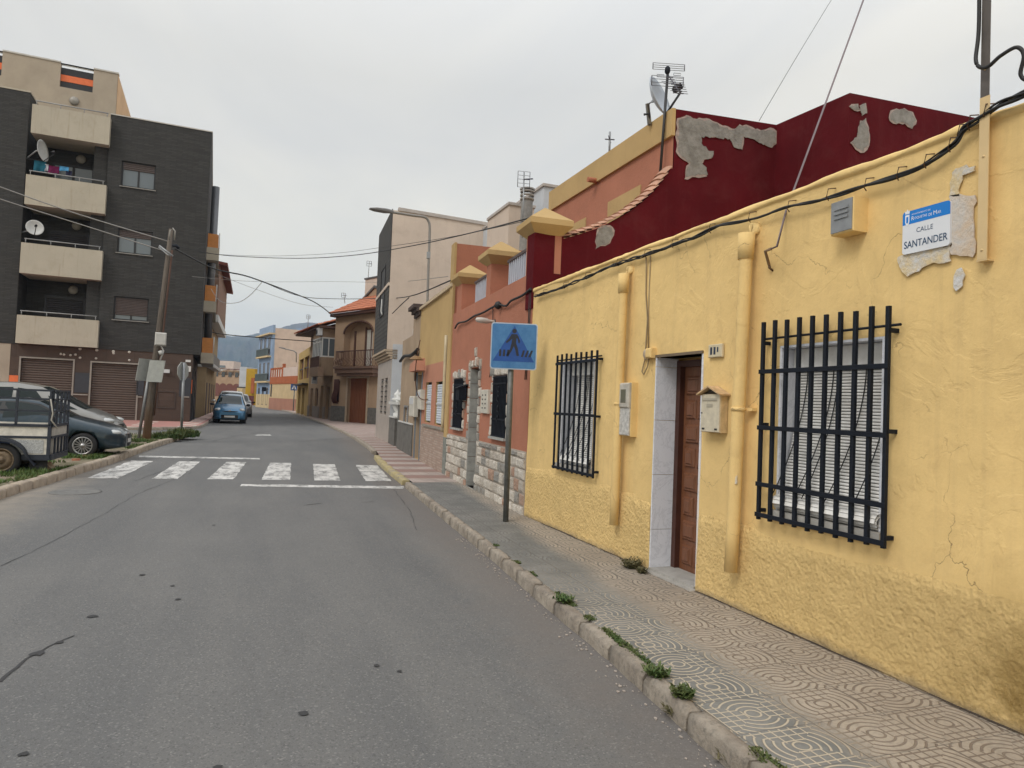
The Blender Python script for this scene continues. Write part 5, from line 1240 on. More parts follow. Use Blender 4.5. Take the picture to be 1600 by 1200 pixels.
# eave, roof and parapet gable behind
mb = MB(); ov = .5; rs = 3.6; rz = zE_ + 2.3
mb.box(RF, -.1, Lr, -.3, ov - .1, zE_ - .02, zE_ + .16); mb.build('eave', DBROWN, brn)
mb = MB(); tiled_roof(mb, RF.w(-.1, ov, zE_ + .16), RF.w(Lr, ov, zE_ + .16), RF.w(Lr, -rs, rz), RF.w(-.1, -rs, rz), 30, 9, .16); 
mb.quad(RF.w(-.1, ov, zE_ + .15), RF.w(Lr, ov, zE_ + .15), RF.w(Lr, -rs, rz - .01), RF.w(-.1, -rs, rz - .01)); mb.build('roof', RTILE, brn)
mb = MB().poly(RF, [(-.6, zE_), (2.2, zE_), (2.2, zE_ + 1.9), (1.2, zE_ + 2.3), (-.6, zE_ + 1.3)], -2.6, -2.3); mb.build('gable_wall', BROWN, brn)
mb = MB().poly(RF, [(-.75, zE_ + 1.25), (1.2, zE_ + 2.3), (2.4, zE_ + 1.9), (2.4, zE_ + 2.02), (1.2, zE_ + 2.46), (-.75, zE_ + 1.4)], -2.7, -2.2); mb.build('gable_coping', plain('grey_coping', (.1, .1, .1), .8), brn)
# pale stair tower behind with antenna
TF = Fr(RF.w(0, -6, 0).xy, RF.w(Lr, -6, 0).xy); a = TF.sz(571, 437); b = TF.sz(600, 436); print('tower', a, b)
tw = thing('stair_tower', TF.w((a[0] + b[0]) / 2, -1, 0), 'pale rooftop stair tower behind the brown house roof', 'building')
MB().box(TF, a[0], b[0] + 1, -3, 0, 0, a[1]).build('wall', PALE, tw); MB().box(TF, a[0] - .08, b[0] + 1.08, -3.05, .08, a[1], a[1] + .12).build('coping', plain('grey_coping', (.1, .1, .1), .8), tw)

# ------------------------------------------------------------------ house with the glazed white bay
hA, hB = G(467, 647, .1), gA2; HF = Fr((hA.x, hA.y), (hB.x, hB.y)); Lh = HF.L
HS = Fr((0, 0), (1, 0))
# its front turned a little towards the camera, as the street bends
hq = G(480, 650.5, .1); he = G(519, 656.6, .1); HF = Fr((hq.x, hq.y), (he.x, he.y)); Lh = HF.L
print('H', Lh, HF.sz(487, 545), HF.sz(521, 545), HF.sz(510, 505), HF.sz(480, 512))
bay = thing('bay_window_house', HF.w(Lh / 2, 0, 0), 'brown house with a projecting white glazed bay and orange roof left of the arched balcony', 'house')
zEh = HF.sz(500, 515, .8)[1]; MBr = plaster('mid_brown_render', (.33, .24, .165), (.12, .08, .06), .3, .2)
hd = [(Lh * .10, Lh * .2, .1, 2.4), (Lh * .30, Lh * .42, 1.0, 2.4), (Lh * .52, Lh * .62, .1, 2.6), (Lh * .74, Lh * .86, .1, 2.5)]
block(HF, 0, Lh, 0, zEh, 9, hd, MBr, bay, .3)
for i, r in enumerate(hd):
    if r[2] < .5: MB().box(HF, r[0], r[1], -.29, -.2, r[2], r[3]).build('door', plain('brown_grey_door', (.13, .09, .07), .6), bay)
    else: window(HF, r, bay, -.2, .08, DBROWN, GLASS, 1)
MB().holed(HF, 0, Lh, 0, 1., [(q[0] - .15, q[1] + .15, -.1, 1.1) for q in hd if q[2] < .5], .04, .035).build('grey_base', plain('grey_brown_base', (.2, .17, .15), .9), bay)
s0, s1 = HF.sz(489, 545, .9)[0], HF.sz(520, 545, .9)[0]; z0, z1 = HF.sz(505, 557, .9)[1], HF.sz(505, 526, .9)[1]; s0, s1 = max(s0, .4), min(s1, Lh - .3); print('bay', s0, s1, z0, z1)
MB().box(HF, s0, s1, 0, .9, z0 - 1.3, z0).build('bay_base', MBr, bay)
MB().box(HF, s0, s1, 0, .9, z1, zEh + .1).build('bay_head', MBr, bay)
bw = window(HF, (s0, s1, z0, z1), bay, .84, .09, WHITE, GLASSB, 5, .22, 'bay_window', .08)
for q in (s0, s1 - .06): MB().box(HF, q, q + .06, .0, .84, z0, z0 + .1).box(HF, q, q + .06, 0, .84, z1 - .1, z1).box(HF, q, q + .06, .38, .46, z0, z1).build('side_frame', WHITE, bw)
MB().box(HF, s0 + .02, s0 + .03, 0, .84, z0, z1).build('side_pane', GLASSB, bw); MB().box(HF, s1 - .03, s1 - .02, 0, .84, z0, z1).build('side_pane', GLASSB, bw)
b0 = s0 + (s1 - s0) * .35; MB().box(HF, b0, s1 + .9, .9, 1.3, z0 - 1.4, z0 - .75).build('balcony', plain('brown_slab2', (.27, .18, .12), .7), bay)
mb = MB()
for i in range(22): q = b0 + (s1 + .9 - b0) * i / 21; mb.box(HF, q - .02, q + .02, 1.24, 1.27, z0 - .75, z0 - .02)
mb.box(HF, b0, s1 + .9, 1.22, 1.29, z0 - .05, z0); mb.build('balcony_railing', DBROWN, bay)
mb = MB().box(HF, -.3, Lh - .02, -.3, 1.2, zEh, zEh + .15); mb.build('eave', DBROWN, bay)
mb = MB(); rz = HF.sz(527, 491, -4)[1]; rz = zEh + 2.4; tiled_roof(mb, HF.w(-.4, 1.3, zEh + .15), HF.w(Lh - .02, 1.3, zEh + .15), HF.w(Lh - .02, -5, rz), HF.w(Lh * .55, -5, rz), 26, 12, .16)
mb.quad(HF.w(-.4, 1.3, zEh + .14), HF.w(Lh - .02, 1.3, zEh + .14), HF.w(Lh - .02, -5, rz - .02), HF.w(Lh * .55, -5, rz - .02)); mb.build('roof', RTILE, bay)
MB().add([HF.w(-.4, 1.3, zEh + .1), HF.w(Lh * .55, -5, rz - .05), HF.w(-.4, -5, zEh + .1)], [(0, 1, 2)]).build('hip', plain('brown_hip', (.3, .12, .07), .8), bay)
q = s1 - .2; ac = thing('air_conditioner', HF.w(q, .9, z1), 'white air conditioning unit fixed above the glazed bay', 'air conditioner')
MB().cbox(HF, q - .35, q + .35, .95, 1.25, z1 + .1, z1 + .62, .03).build('case', ALU, ac); MB().lathe(HF.w(q - .08, 1.25, z1 + .36), [(.2, 0), (.2, .02), (.17, .03), (.001, .03)], 20, (HF.n.x, HF.n.y, 0)).build('fan_grille', DARKM, ac)

# ------------------------------------------------------------------ narrow yellow house with dark red openings, beyond the bay
iA = G(462.5, 645.3, .1); iB = hq; IF = Fr((iA.x, iA.y), (iB.x, iB.y)); Li = IF.L; print('I', Li, IF.sz(465, 560), IF.sz(480, 545), IF.sz(472, 588))
yel = thing('yellow_balcony_house', IF.w(Li / 2, 0, 0), 'narrow yellow house with deep dark red upper openings beyond the glazed bay', 'house')
zI = IF.sz(470, 551)[1]; IY = plaster('warm_yellow', (.5, .36, .15), (.3, .2, .1), .2)
lo = [(Li * .12, Li * .35, .1, 2.5), (Li * .5, Li * .7, .1, 2.5)]
up = [(Li * .12, Li * .5, 3.3, zI - .7), (Li * .56, Li * .95, 3.3, zI - .7)]
block(IF, 0, Li, 0, zI, 9, lo + up, IY, yel, .8)
for r in lo: MB().box(IF, r[0], r[1], -.5, -.4, r[2], r[3]).build('door', plain('grey_door2', (.14, .13, .13), .6), yel)
for r in up: MB().box(IF, r[0], r[1], -.35, -.25, r[2], r[3]).build('shutter', plain('dark_red_shutter', (.09, .015, .012), .6), yel); MB().box(IF, r[0], r[1], -.08, -.03, r[2] + .9, r[2] + 1.).build('handrail', DARKM, yel)
MB().box(IF, Li * .05, Li * .95, 0, .5, 2.75, 2.85).build('canopy', DARKM, yel)
# ------------------------------------------------------------------ cream and terracotta corner house with terrace
jA, jM, jB = G(420, 637.9, .1), G(438.5, 639.8, .1), G(461.5, 642., .1)
J1 = Fr((jA.x, jA.y), (jM.x, jM.y)); J2 = Fr((jM.x, jM.y), (jB.x, jB.y)); print('J', J1.L, J2.L, J1.sz(430, 600), J1.sz(430, 589), J1.sz(430, 577), J1.sz(430, 622))
crm = thing('terrace_house', J2.w(0, -2, 0), 'low cream house with terracotta bands and a balustraded roof terrace at the bend', 'house')
CREAMP = plaster('cream_plaster', (.6, .47, .28), (.4, .3, .2), .15); TB = plaster('terracotta_paint', (.4, .13, .06), (.25, .1, .06), .2); PB = plaster('pinkish_base', (.42, .22, .16), (.3, .18, .13), .2)
zs_ = [0, J1.sz(430, 622)[1], J1.sz(430, 600)[1], J1.sz(430, 589)[1], J1.sz(430, 576)[1]]
z_a, z_b, z_c, z_d = zs_[1:]
ft = [J1.w(0, 0, 0), J1.w(J1.L, 0, 0), J2.w(J2.L, 0, 0), J2.w(J2.L, -10, 0), J1.w(0, -10, 0)]
MB().slab([(q.x, q.y) for q in ft], 0, z_b).build('wall', CREAMP, crm)
for J in (J1, J2):
    MB().box(J, 0 if J is J1 else .04, J.L, -.1, .04, 0, z_a).build('base_band', PB, crm); MB().box(J, 0 if J is J1 else .06, J.L, -.3, .06, z_b, z_c).build('terracotta_band', TB, crm)
n = 5
for i in range(n + 1): q = (J1.L - .3) * i / n; MB().box(J1, q, q + .3, -.25, .05, z_c, z_d + .1).build('terrace_pier', TB, crm)
MB().box(J2, .0, .4, -.25, .05, z_c, z_d + .5).build('terrace_pier', TB, crm)
mb = MB()
for i in range(n): q = (J1.L - .4) * i / n; mb.box(J1, q + .5, q + (J1.L - .4) / n - .05, -.2, .0, z_c, z_d - .15)
mb.box(J2, .4, J2.L, -.2, .03, z_c, z_d); mb.build('parapet_panel', plaster('pale_pink', (.6, .5, .44), (.4, .3, .25), .15), crm)
tz = J2.sz(450, 552, -3)[1]; MB().box(J2, .6, J2.L, -5, -3, z_b, tz).build('roof_room', TB, crm)
MB().box(J2, J2.L * .35, J2.L * .5, -3, -2.95, z_c, z_c + 2.).build('doorway', GLASS, crm)
q = J1.sz(424, 610); window(J1, (q[0] - .25, q[0] + .25, 1.6, 3.3), crm, .0, .06, DARKM, GLASS, 0)
# ------------------------------------------------------------------ pink-sided blue house
kA, kB = D(399.5, 636, 101), D(420.5, 638, 94); kA.z = kB.z = 0
KF = Fr((kA.x, kA.y), (kB.x, kB.y)); Lk = KF.L; print('K', Lk, kA, kB, KF.sz(418, 512), KF.sz(404, 515))
blu = thing('blue_front_house', KF.w(Lk / 2, 0, 0), 'three storey house with pale blue balconied front and windowless pink side', 'house')
BLUE = plaster('pale_blue', (.27, .36, .5), (.2, .22, .3), .2); PINKW = plaster('pale_pink_side', (.62, .5, .42), (.45, .36, .3), .2)
zK = KF.sz(420.5, 514)[1]
xs_ = Fr(KF.w(Lk, 0, 0).xy, KF.w(Lk, -30, 0).xy)
MB().box(KF, .4, Lk, -30, -.02, 0, zK).build('side_wall', PINKW, blu)
MB().box(KF, 0, Lk + .02, -.3, .0, 0, zK + .4).build('front_wall', BLUE, blu)
MB().box(KF, 0, Lk + .03, .0, .04, 0, 1.9).build('cream_base', CREAMP, blu)
for fl in (0, 1, 2):
    zf = .1 + fl * zK / 3.15
    for k in (0, 1, 2):
        c_ = Lk * (.2 + .3 * k)
        window(KF, (c_ - Lk * .06, c_ + Lk * .06, zf + .3, zf + 2.7), blu, .0, .1, plain('brown_shutter', (.1, .07, .06), .6), GLASS, 0)
    if fl:
        MB().box(KF, Lk * .08, Lk * .95, 0, .5, zf - .1, zf + .12).build('balcony', CREAMP, blu); mb = MB()
        for i in range(30): q = Lk * (.08 + .87 * i / 29); mb.box(KF, q - .03, q + .03, .42, .46, zf + .12, zf + 1.1)
        mb.box(KF, Lk * .08, Lk * .95, .4, .48, zf + 1.1, zf + 1.18); mb.build('railing', plain('grey_green_iron', (.12, .15, .15), .6), blu)
MB().box(KF, -.2, Lk + .1, -.3, .5, zK - .9, zK - .7).build('canopy_ledge', CREAMP, blu)
# far-off blue stair tower over it
q = D(470, 518, 105); TT = thing('blue_roof_tower', (q.x, q.y, 0), 'small bluish roof block above the pink windowless wall', 'building')
t0, t1 = D(456, 514, 105), D(486, 514, 105); XF = Fr(t0.xy, t1.xy); MB().poly(XF, [(0, 5), (XF.L, 5), (XF.L, t0.z), (XF.L * .25, t0.z + .2), (0, t0.z - 1.2)], -3, 0).build('wall', BLUE, TT)
# mustard house and white house, seen past the cars
MUS = plaster('mustard', (.48, .3, .04), (.35, .2, .03), .2)
def far_house(name, x0, x1, yb, yt, dep, m, label, parts=(), depth=8.):
    a = G(x0, yb, .0); s_ = dep / ((a - CAM).dot(f_)); 
    A = D(x0, yb, dep); B = D(x1, yb, dep); A.z = 0; B.z = 0; fr = Fr(A.xy, B.xy); T_ = D((x0 + x1) / 2, yt, dep).z
    h = thing(name, fr.w(fr.L / 2, 0, 0), label, 'house'); MB().box(fr, 0, fr.L, -depth, 0, -.5, T_).build('wall', m, h)
    return h, fr, T_
h, fr, T_ = far_house('mustard_house', 382, 396, 637, 576, 118, MUS, 'tall mustard yellow house left of the pale blue front')
MB().box(fr, 0, fr.L, .0, .05, 0, 1.6).build('dark_red_base', plain('dark_red_base', (.12, .03, .03), .8), h); MB().box(fr, fr.L * .68, fr.L, .02, .4, 2, T_ * .75).build('side_strip', TB, h)
h, fr, T_ = far_house('white_terrace_house', 371.5, 383.5, 635, 573, 130, PALE2, 'white rendered house between the mustard house and the sand houses')
MB().box(fr, fr.L * .3, fr.L * .8, .0, .3, 0, 2.6).build('doorway', DARKM, h); MB().box(fr, -.2, fr.L, .0, .5, 3.0, 3.2).build('canopy', DARKM, h)
h, fr, T_ = far_house('pale_yellow_house', 369, 377, 636, 606, 128, CREAMP, 'small pale yellow house corner behind the parked white car')
MB().box(fr, fr.L * .2, fr.L * .5, .0, .05, 1, 2.4).build('window', GLASS, h)
SND = plaster('sand_render', (.4, .28, .19), (.25, .17, .12), .2)
h, fr, T_ = far_house('sand_terrace', 326, 374, 634, 586, 170, SND, 'row of sand coloured houses with arched porches closing the street')
n = 4
for i in range(n):
    a = fr.L * (.1 + .22 * i)
    MB().poly(fr, arch_pts(a, a + 1.7, 1.2, 3.6, .8, 10), .0, .06).build('arched_porch', plain('reddish_shade', (.16, .06, .045), .8), h)
    MB().poly(fr, [(a - .4, T_ - .1), (a + 3.2, T_ - .1), (a + 3.2, T_ + 1.4), (a + 1.6, T_ + 1.1), (a - .4, T_ + .1)], -6, -.5).build('gable', SND, h)
    MB().box(fr, a + .4, a + 1.2, .0, .1, 6.0, 7.2).build('window', GLASS, h); MB().box(fr, a, a + 2.4, 0, .3, 7.8, 8.).build('ledge', plain('reddish_shade', (.16, .06, .045), .8), h)
h, fr, T_ = far_house('white_block', 318, 393, 630, 577, 260, WHITE, 'long white building on the skyline beneath the hills')
MB().box(fr, fr.L * .5, fr.L * .56, 0, .3, T_ - 2.2, T_ - 1.2).build('window', DARKM, h)
h, fr, T_ = far_house('pink_block', 330, 362, 625, 563.5, 300, plaster('pale_pink', (.6, .5, .44)), 'pale pink building standing behind the long white one')
MB().box(fr, fr.L * .3, fr.L * .6, 0, .3, T_ - 3, T_ - 2).build('window', GLASSB, h)
# low walls and houses filling the distance so no gap shows bare ground
for (x0, x1, yb, yt, dep, m_, lab) in ((470, 700, 640, 590, 150, SND, 'sand coloured back row hidden behind the right hand houses'),):
    pass
# ------------------------------------------------------------------ dark grey corner apartment block on the left
ZP = .2
cor = G(309, 659, ZP); ang = R(2.8)
LFr = Fr((cor.x, cor.y), (cor.x - math.cos(ang) * 10, cor.y - math.sin(ang) * 10)); LFr.n = Vector((math.sin(ang), -math.cos(ang)))
lw = lambda x, y, d=0.: LFr.sz(x, y, d)
SLATE = bpy.data.materials.new('dark_grey_slate_brick'); brickmat(SLATE, (LFr.u.x, LFr.u.y), (.038, .037, .035), (.058, .056, .052), (.028, .027, .026), .5, .07, .01, .5)
CONC = plaster('stained_concrete', (.47, .425, .345), (.25, .17, .1), .35, .2, 20, .55, .06); CONC2 = plaster('beige_render', (.4, .34, .27), (.25, .2, .16), .2, .2)
BRN = bpy.data.materials.new('brown_stone_panel'); brickmat(BRN, (LFr.u.x, LFr.u.y), (.075, .05, .038), (.088, .058, .044), (.055, .037, .029), 1.2, .6, .01, .2)
ORG = plain('orange_panel', (.72, .16, .05), .6); DKP = plain('dark_blue_grey_panel', (.035, .038, .048), .5)
top_r = lw(331, 206); z_top = (lw(331, 206)[1] + lw(175, 180)[1]) / 2; z_g = (lw(313, 554)[1] + lw(60, 540)[1]) / 2
print('left block', cor, 'ztop', z_top, lw(331, 206), lw(175, 180), 'ground', z_g, lw(313, 554), lw(60, 540))
apt = thing('apartment_block', LFr.w(5, 0, 0), 'four storey dark grey brick apartment block with beige balconies at the left corner', 'building')
sP = lw(172, 350)[0]      # right edge of the balcony recess
wins = []
for (tl, br) in (((190, 252), (243, 296)), ((184, 357), (238, 399)), ((178, 462), (232, 503))):
    r = LFr.q4(tl, (br[0], tl[1] + 5), br, (tl[0] - 1, br[1] - 4)); wins.append(r)
print(wins)
sW = lw(310, 500)[0]
S_E = .06                # the brick storeys oversail the shop at the corner
recL = lw(48, 250)[0]; recL = (lw(46, 170)[0] + lw(22, 540)[0]) / 2; recR = (lw(173, 200)[0] + lw(153, 500)[0]) / 2; print('recess', recL, recR, 'left edge', lw(0, 300)[0])
mb = MB().holed(LFr, S_E, recR, z_g, z_top, wins, 0, .2); mb.build('brick_front', SLATE, apt)
MB().box(LFr, S_E, recR, -12, -.202, z_g, z_top - .05).build('upper_wall', SLATE, apt)
zl_top = lw(48, 148)[1]; print('zl_top', zl_top)
MB().box(LFr, recL, recL + 9, -12, .0, z_g, z_top + .35).build('left_wing', SLATE, apt)
MB().box(LFr, recL - .02, recL + 9, -12, .02, z_top + .35, z_top + .42).build('left_coping', CONC, apt)
MB().box(LFr, S_E - .03, recR, -12, .03, z_top, z_top + .05).build('coping', plain('pale_trim', (.5, .48, .44), .6), apt)
MB().box(LFr, recR - .05, recL + .05, -12, -1.6, z_g, z_top).build('recess_wall', SLATE, apt)
fl_z = []
bal = []
for (ytL, ybL, ytR, ybR, xl, xr) in ((164, 211, 181, 223, 49, 171.5), (274, 322, 287, 331, 39, 165), (378, 427, 392, 437, 31.5, 159), (491, 535, 501, 544, 25, 153)):
    zt = (LFr.sz(xl, ytL, .35)[1] + LFr.sz(xr, ytR, .35)[1]) / 2; zb = (LFr.sz(xl, ybL, .35)[1] + LFr.sz(xr, ybR, .35)[1]) / 2
    sl, sr = LFr.sz(xl, (ytL + ybL) / 2, .35)[0], LFr.sz(xr, (ytR + ybR) / 2, .35)[0]; bal.append((sr, sl, zb, zt))
print(bal)
MET = plain('grey_rail', (.3, .3, .3), .5, .4)
doors_ = []
for k, (a, b, zb, zt) in enumerate(bal):
    bo = MB().box(LFr, a, b, .2, .35, zb, zt).box(LFr, a, b, -1.6, .2, zb, zb + .18).box(LFr, a, a + .12, -.0, .2, zb + .18, zt).box(LFr, b - .12, b, -.0, .2, zb + .18, zt).build('balcony', CONC, apt)
    if k: bo['label'] = 'beige concrete balcony with rust streak'
    mb = MB(); n = 4
    for i in range(n): q = a + .15 + (b - a - .3) * i / (n - 1); mb.tube([LFr.w(q, .27, zt), LFr.w(q, .27, zt + .2)], .02, 6)
    mb.tube([LFr.w(a + .1, .27, zt + .2), LFr.w(b - .1, .27, zt + .2)], .028, 6); mb.build('rail', MET, bo)
    if k:
        # ceiling above this balcony = slab of the one above
        c0 = a + (b - a) * .14; c1 = a + (b - a) * (.66 if k > 1 else .62)
        zc = zb + .2; r = (a + (b - a) * (.25 if k == 1 else .27), b - (b - a) * .2, zc, zc + (bal[k - 1][2] - zc) * .77)
        if k == 1: wo = window(LFr, r, apt, -1.6, .09, DARKM, GLASSB, 1)
        else:
            wo = window(LFr, r, apt, -1.6, .09, DARKM, GLASS, 1); shutter(LFr, (r[0] + .1, r[1] - .1, r[2], r[3] - .1), wo, -1.56, plain('dark_roller', (.035, .032, .036), .6), .1)
        MB().lathe(LFr.w((a + b) / 2 - .2, -1.6, bal[k - 1][2] - .35), [(.2, 0), (.22, .05), (.16, .1), (.001, .12)], 14, (LFr.n.x, LFr.n.y, 0)).build('bulkhead_lamp', plain('old_lamp_glass', (.3, .28, .25), .4), apt)
        MB().box(LFr, a - .1, a + (b - a) * .2, -1.6, -.15, zb, bal[k - 1][2]).build('recess_pier', SLATE, apt)
# windows in the brick front
for k, r in enumerate(wins):
    wo = window(LFr, r, apt, -.15, .07, plain('anthracite_frame', (.02, .021, .024), .5), GLASSB, 1)
    zz_ = r[2] + (r[3] - r[2]) * (.68 if k < 2 else .22); shutter(LFr, (r[0] + .06, r[1] - .06, zz_, r[3] - .05), wo, -.1, plain('brown_grey_roller', (.075, .055, .05), .6), .07)
    MB().box(LFr, r[0] - .05, r[1] + .05, -.1, .05, r[2] - .04, r[2]).build('sill', plain('grey_sill_trim', (.25, .24, .22)), wo)
# ground floor shop with roller shutters
sh = [LFr.q4((30, 557), (116, 562), (112, 640), (27, 640)), LFr.q4((142, 564), (218, 569), (212, 657), (137, 650))]
sh = [(q[0], q[1], ZP - .03, q[3]) for q in sh]; print('shutters', sh, 'gR', lw(299, 600), lw(312, 560))
gR = lw(299, 600)[0]; gL = (lw(15, 560)[0] + lw(12, 620)[0]) / 2
MB().holed(LFr, gR, gL, 0, z_g, sh, -.03, .2).box(LFr, gR, gL, -12, -.24, 0, z_g - .01).build('shop_front', BRN, apt)
for r in sh:
    so_ = shutter(LFr, (r[0] + .05, r[1] - .05, r[2], r[3] - .05), apt, -.2, plain('brown_steel_slats', (.115, .085, .07), .5, .2, .1), .11, 'roller_shutter', .04)
    mb = MB().box(LFr, r[0] - .02, r[0] + .05, -.1, .0, r[2], r[3] + .02).box(LFr, r[1] - .05, r[1] + .02, -.1, .0, r[2], r[3] + .02).box(LFr, r[0] + .05, r[1] - .05, -.1, .0, r[3] - .05, r[3] + .02); mb.build('guide', plain('pale_steel', (.3, .27, .24), .5, .3), so_)
for (x0, y0, x1, y1, m_, nm) in ((117.5, 582, 139, 614, DKP, 'dark_panel'), (214, 592, 224, 618, DKP, 'dark_panel'), (281, 590, 297, 620, DKP, 'dark_panel'), (14.5, 586, 28, 608, ORG, 'orange_panel')):
    r = LFr.rect(x0, y0, x1, y1); MB().box(LFr, r[0], r[1], -.03, .0, r[2], r[3]).build(nm, m_, apt)
mb = MB()
for (x0, x1) in ((113, 137), (213, 222), (284, 296)):
    a, b = lw(x0, 616)[0], lw(x1, 616)[0]; zq = lw(x0, 616 if x0 < 200 else 620)[1]; mb.box(LFr, min(a, b), max(a, b), -.03, .01, zq - .03, zq + .03)
mb.build('steel_trim', plain('pale_steel', (.3, .27, .24)), apt)
mb = MB()
for x, y in ((125, 545), (151, 547), (177, 549), (202, 550), (177.5, 552), (125, 559), (150, 560), (202, 563), (95, 553), (100, 554), (110, 555), (118, 554)):
    a = lw(x, y); mb.lathe(LFr.w(a[0], -.03, a[1]), [(.07 if y < 552 else .045, 0), (.06, .02), (.001, .025)], 7, (LFr.n.x, LFr.n.y, 0))
mb.build('plaster_dab', plain('pale_plaster_dab', (.5, .47, .42), .9), apt)
# shop corner notices and cabinet
r = LFr.rect(256, 577, 265, 583); MB().box(LFr, r[0], r[1], -.03, .12, r[2], r[3]).build('wall_cabinet', ALU, apt)
r = LFr.rect(247, 612, 272, 637); mb = MB(); frame_bars(mb, LFr, (r[0], r[1], r[2], r[3]), .04, -.03, .0); mb.build('service_hatch', plain('dark_brown_steel', (.06, .042, .036), .5), apt)
for (x0, y0, x1, y1) in ((290, 562, 298, 566), (293, 572, 298, 581)):
    r = LFr.rect(x0, y0, x1, y1); MB().box(LFr, r[0], r[1], -.03, -.01, r[2], r[3]).build('notice', WHITE, apt)
# beige neighbour at the far left of the ground floor
MB().box(LFr, gL, gL + 8, -12, -.02, 0, z_g - .001).build('beige_base', CONC2, apt)
# roof storey in beige render with orange-striped gaps
RB = Fr(LFr.w(0, -2.5, 0).xy, LFr.w(10, -2.5, 0).xy); RB.n = LFr.n
rp = lambda x, y: RB.sz(x, y)
zr = (rp(15, 82)[1] + rp(170, 113)[1]) / 2; sA, sB = rp(183, 140)[0], rp(0, 100)[0]; print('roof', zr, rp(15, 82), rp(95, 100), rp(183, 116), sA, sB)
gaps = [(rp(146, 120)[0], rp(94, 120)[0], rp(120, 140)[1], zr + 1), (rp(3, 100)[0], rp(3, 100)[0] + 1.2, rp(120, 140)[1], zr + 1)]
mb = MB().holed(RB, sA, sB + 8, z_top - 3, zr, gaps, 0, .25); mb.box(RB, sA, sB + 8, -6, -.6, z_top - .3, zr - 1.2); 
mb.build('roof_storey', CONC2, apt)
for g_ in gaps:
    h_ = (zr - g_[2]); 
    for i, m_ in enumerate((DARKM, ORG, DARKM)): MB().box(RB, g_[0], g_[1], -.2, -.12, g_[2] + h_ * (.0 + .29 * i), g_[2] + h_ * (.27 + .29 * i)).build('striped_panel', m_, apt)
    MB().tube([RB.w(g_[0], -.1, zr - .05), RB.w(g_[1], -.1, zr - .05)], .03, 6).build('handrail', WHITE, apt)
SD = Fr(RB.w(sA, 0, 0).xy, RB.w(sA, -6, 0).xy); MB().add([RB.w(sA - .01, 0, z_top - .3), RB.w(sA - .01, -6, z_top - .3), RB.w(sA - .01, -6, zr), RB.w(sA - .01, 0, zr)], [(0, 1, 2, 3)]).build('side_wall', plaster('peach_render', (.6, .4, .24), (.4, .25, .15), .2), apt)
MB().box(RB, sA - .04, gaps[0][0], -.3, .04, zr, zr + .07).box(RB, gaps[0][1], gaps[1][0], -.3, .04, zr, zr + .07).build('roof_coping', plain('pale_trim', (.5, .48, .44)), apt)
a = rp(116, 158); MB().lathe(RB.w(a[0], 0, a[1]), [(.2, 0), (.22, .05), (.16, .1), (.001, .12)], 14, (LFr.n.x, LFr.n.y, 0)).build('bulkhead_lamp', plain('old_lamp_glass', (.3, .28, .25)), apt)
q = RB.w(sA - .9, -3., 0); mb = MB().tube(dense([Vector((q.x, q.y, z_top - .2)), Vector((q.x, q.y, z_top + 1.25)), Vector((q.x - .1, q.y, z_top + 1.6)), Vector((q.x - .6, q.y, z_top + 1.65))], 5), .28, 12); mb.build('roof_duct', GALV, apt)
# side towards the street: balconies with orange screens, big flue
SDF = Fr(LFr.w(S_E, 0, 0).xy, LFr.w(S_E, -12, 0).xy); SDF.n = -LFr.u
for k, (ya, yb, yc_) in enumerate(((350, 373, 394), (436, 462, 480), (523, 548, 565))):
    zt = LFr.sz(328, ya)[1]; zm_ = LFr.sz(328, yb)[1]; zl_ = LFr.sz(328, yc_)[1]
    bo = MB().box(SDF, 2.2, 8, 0, .62, zl_, zm_).build('side_balcony', CONC, apt); MB().box(SDF, 2.25, 2.33, .03, .5, zm_, zt).box(SDF, 2.4, 7.6, .5, .56, zm_, zt).build('orange_screen', plain('amber_glass', (.55, .2, .03), .3), bo)
    MB().tube([SDF.w(2.2, .6, zm_), SDF.w(2.2, .6, zt + .05), SDF.w(8, .6, zt + .05)], .025, 6).build('rail', WHITE, bo)
mb = MB().tube([SDF.w(3.2, .28, z_g + 1), SDF.w(3.2, .28, LFr.sz(335, 265)[1])], .2, 14); mb.build('flue', plain('grey_flue', (.14, .145, .155), .4, .4), apt)
# ground floor along the side street
for k, (a, b, m_) in enumerate(((.6, 1.2, DARKM), (2.6, 4.2, DARKM), (6, 7.5, DARKM))): MB().box(Fr(LFr.w(gR, 0, 0).xy, LFr.w(gR, -12, 0).xy), a, b, -.05, .05, .1, 2.9).build('side_door', m_, apt)
MB().box(Fr(LFr.w(gR, 0, 0).xy, LFr.w(gR, -12, 0).xy), .1, .5, -.02, .03, 1.6, 2.3).build('orange_panel', ORG, apt)
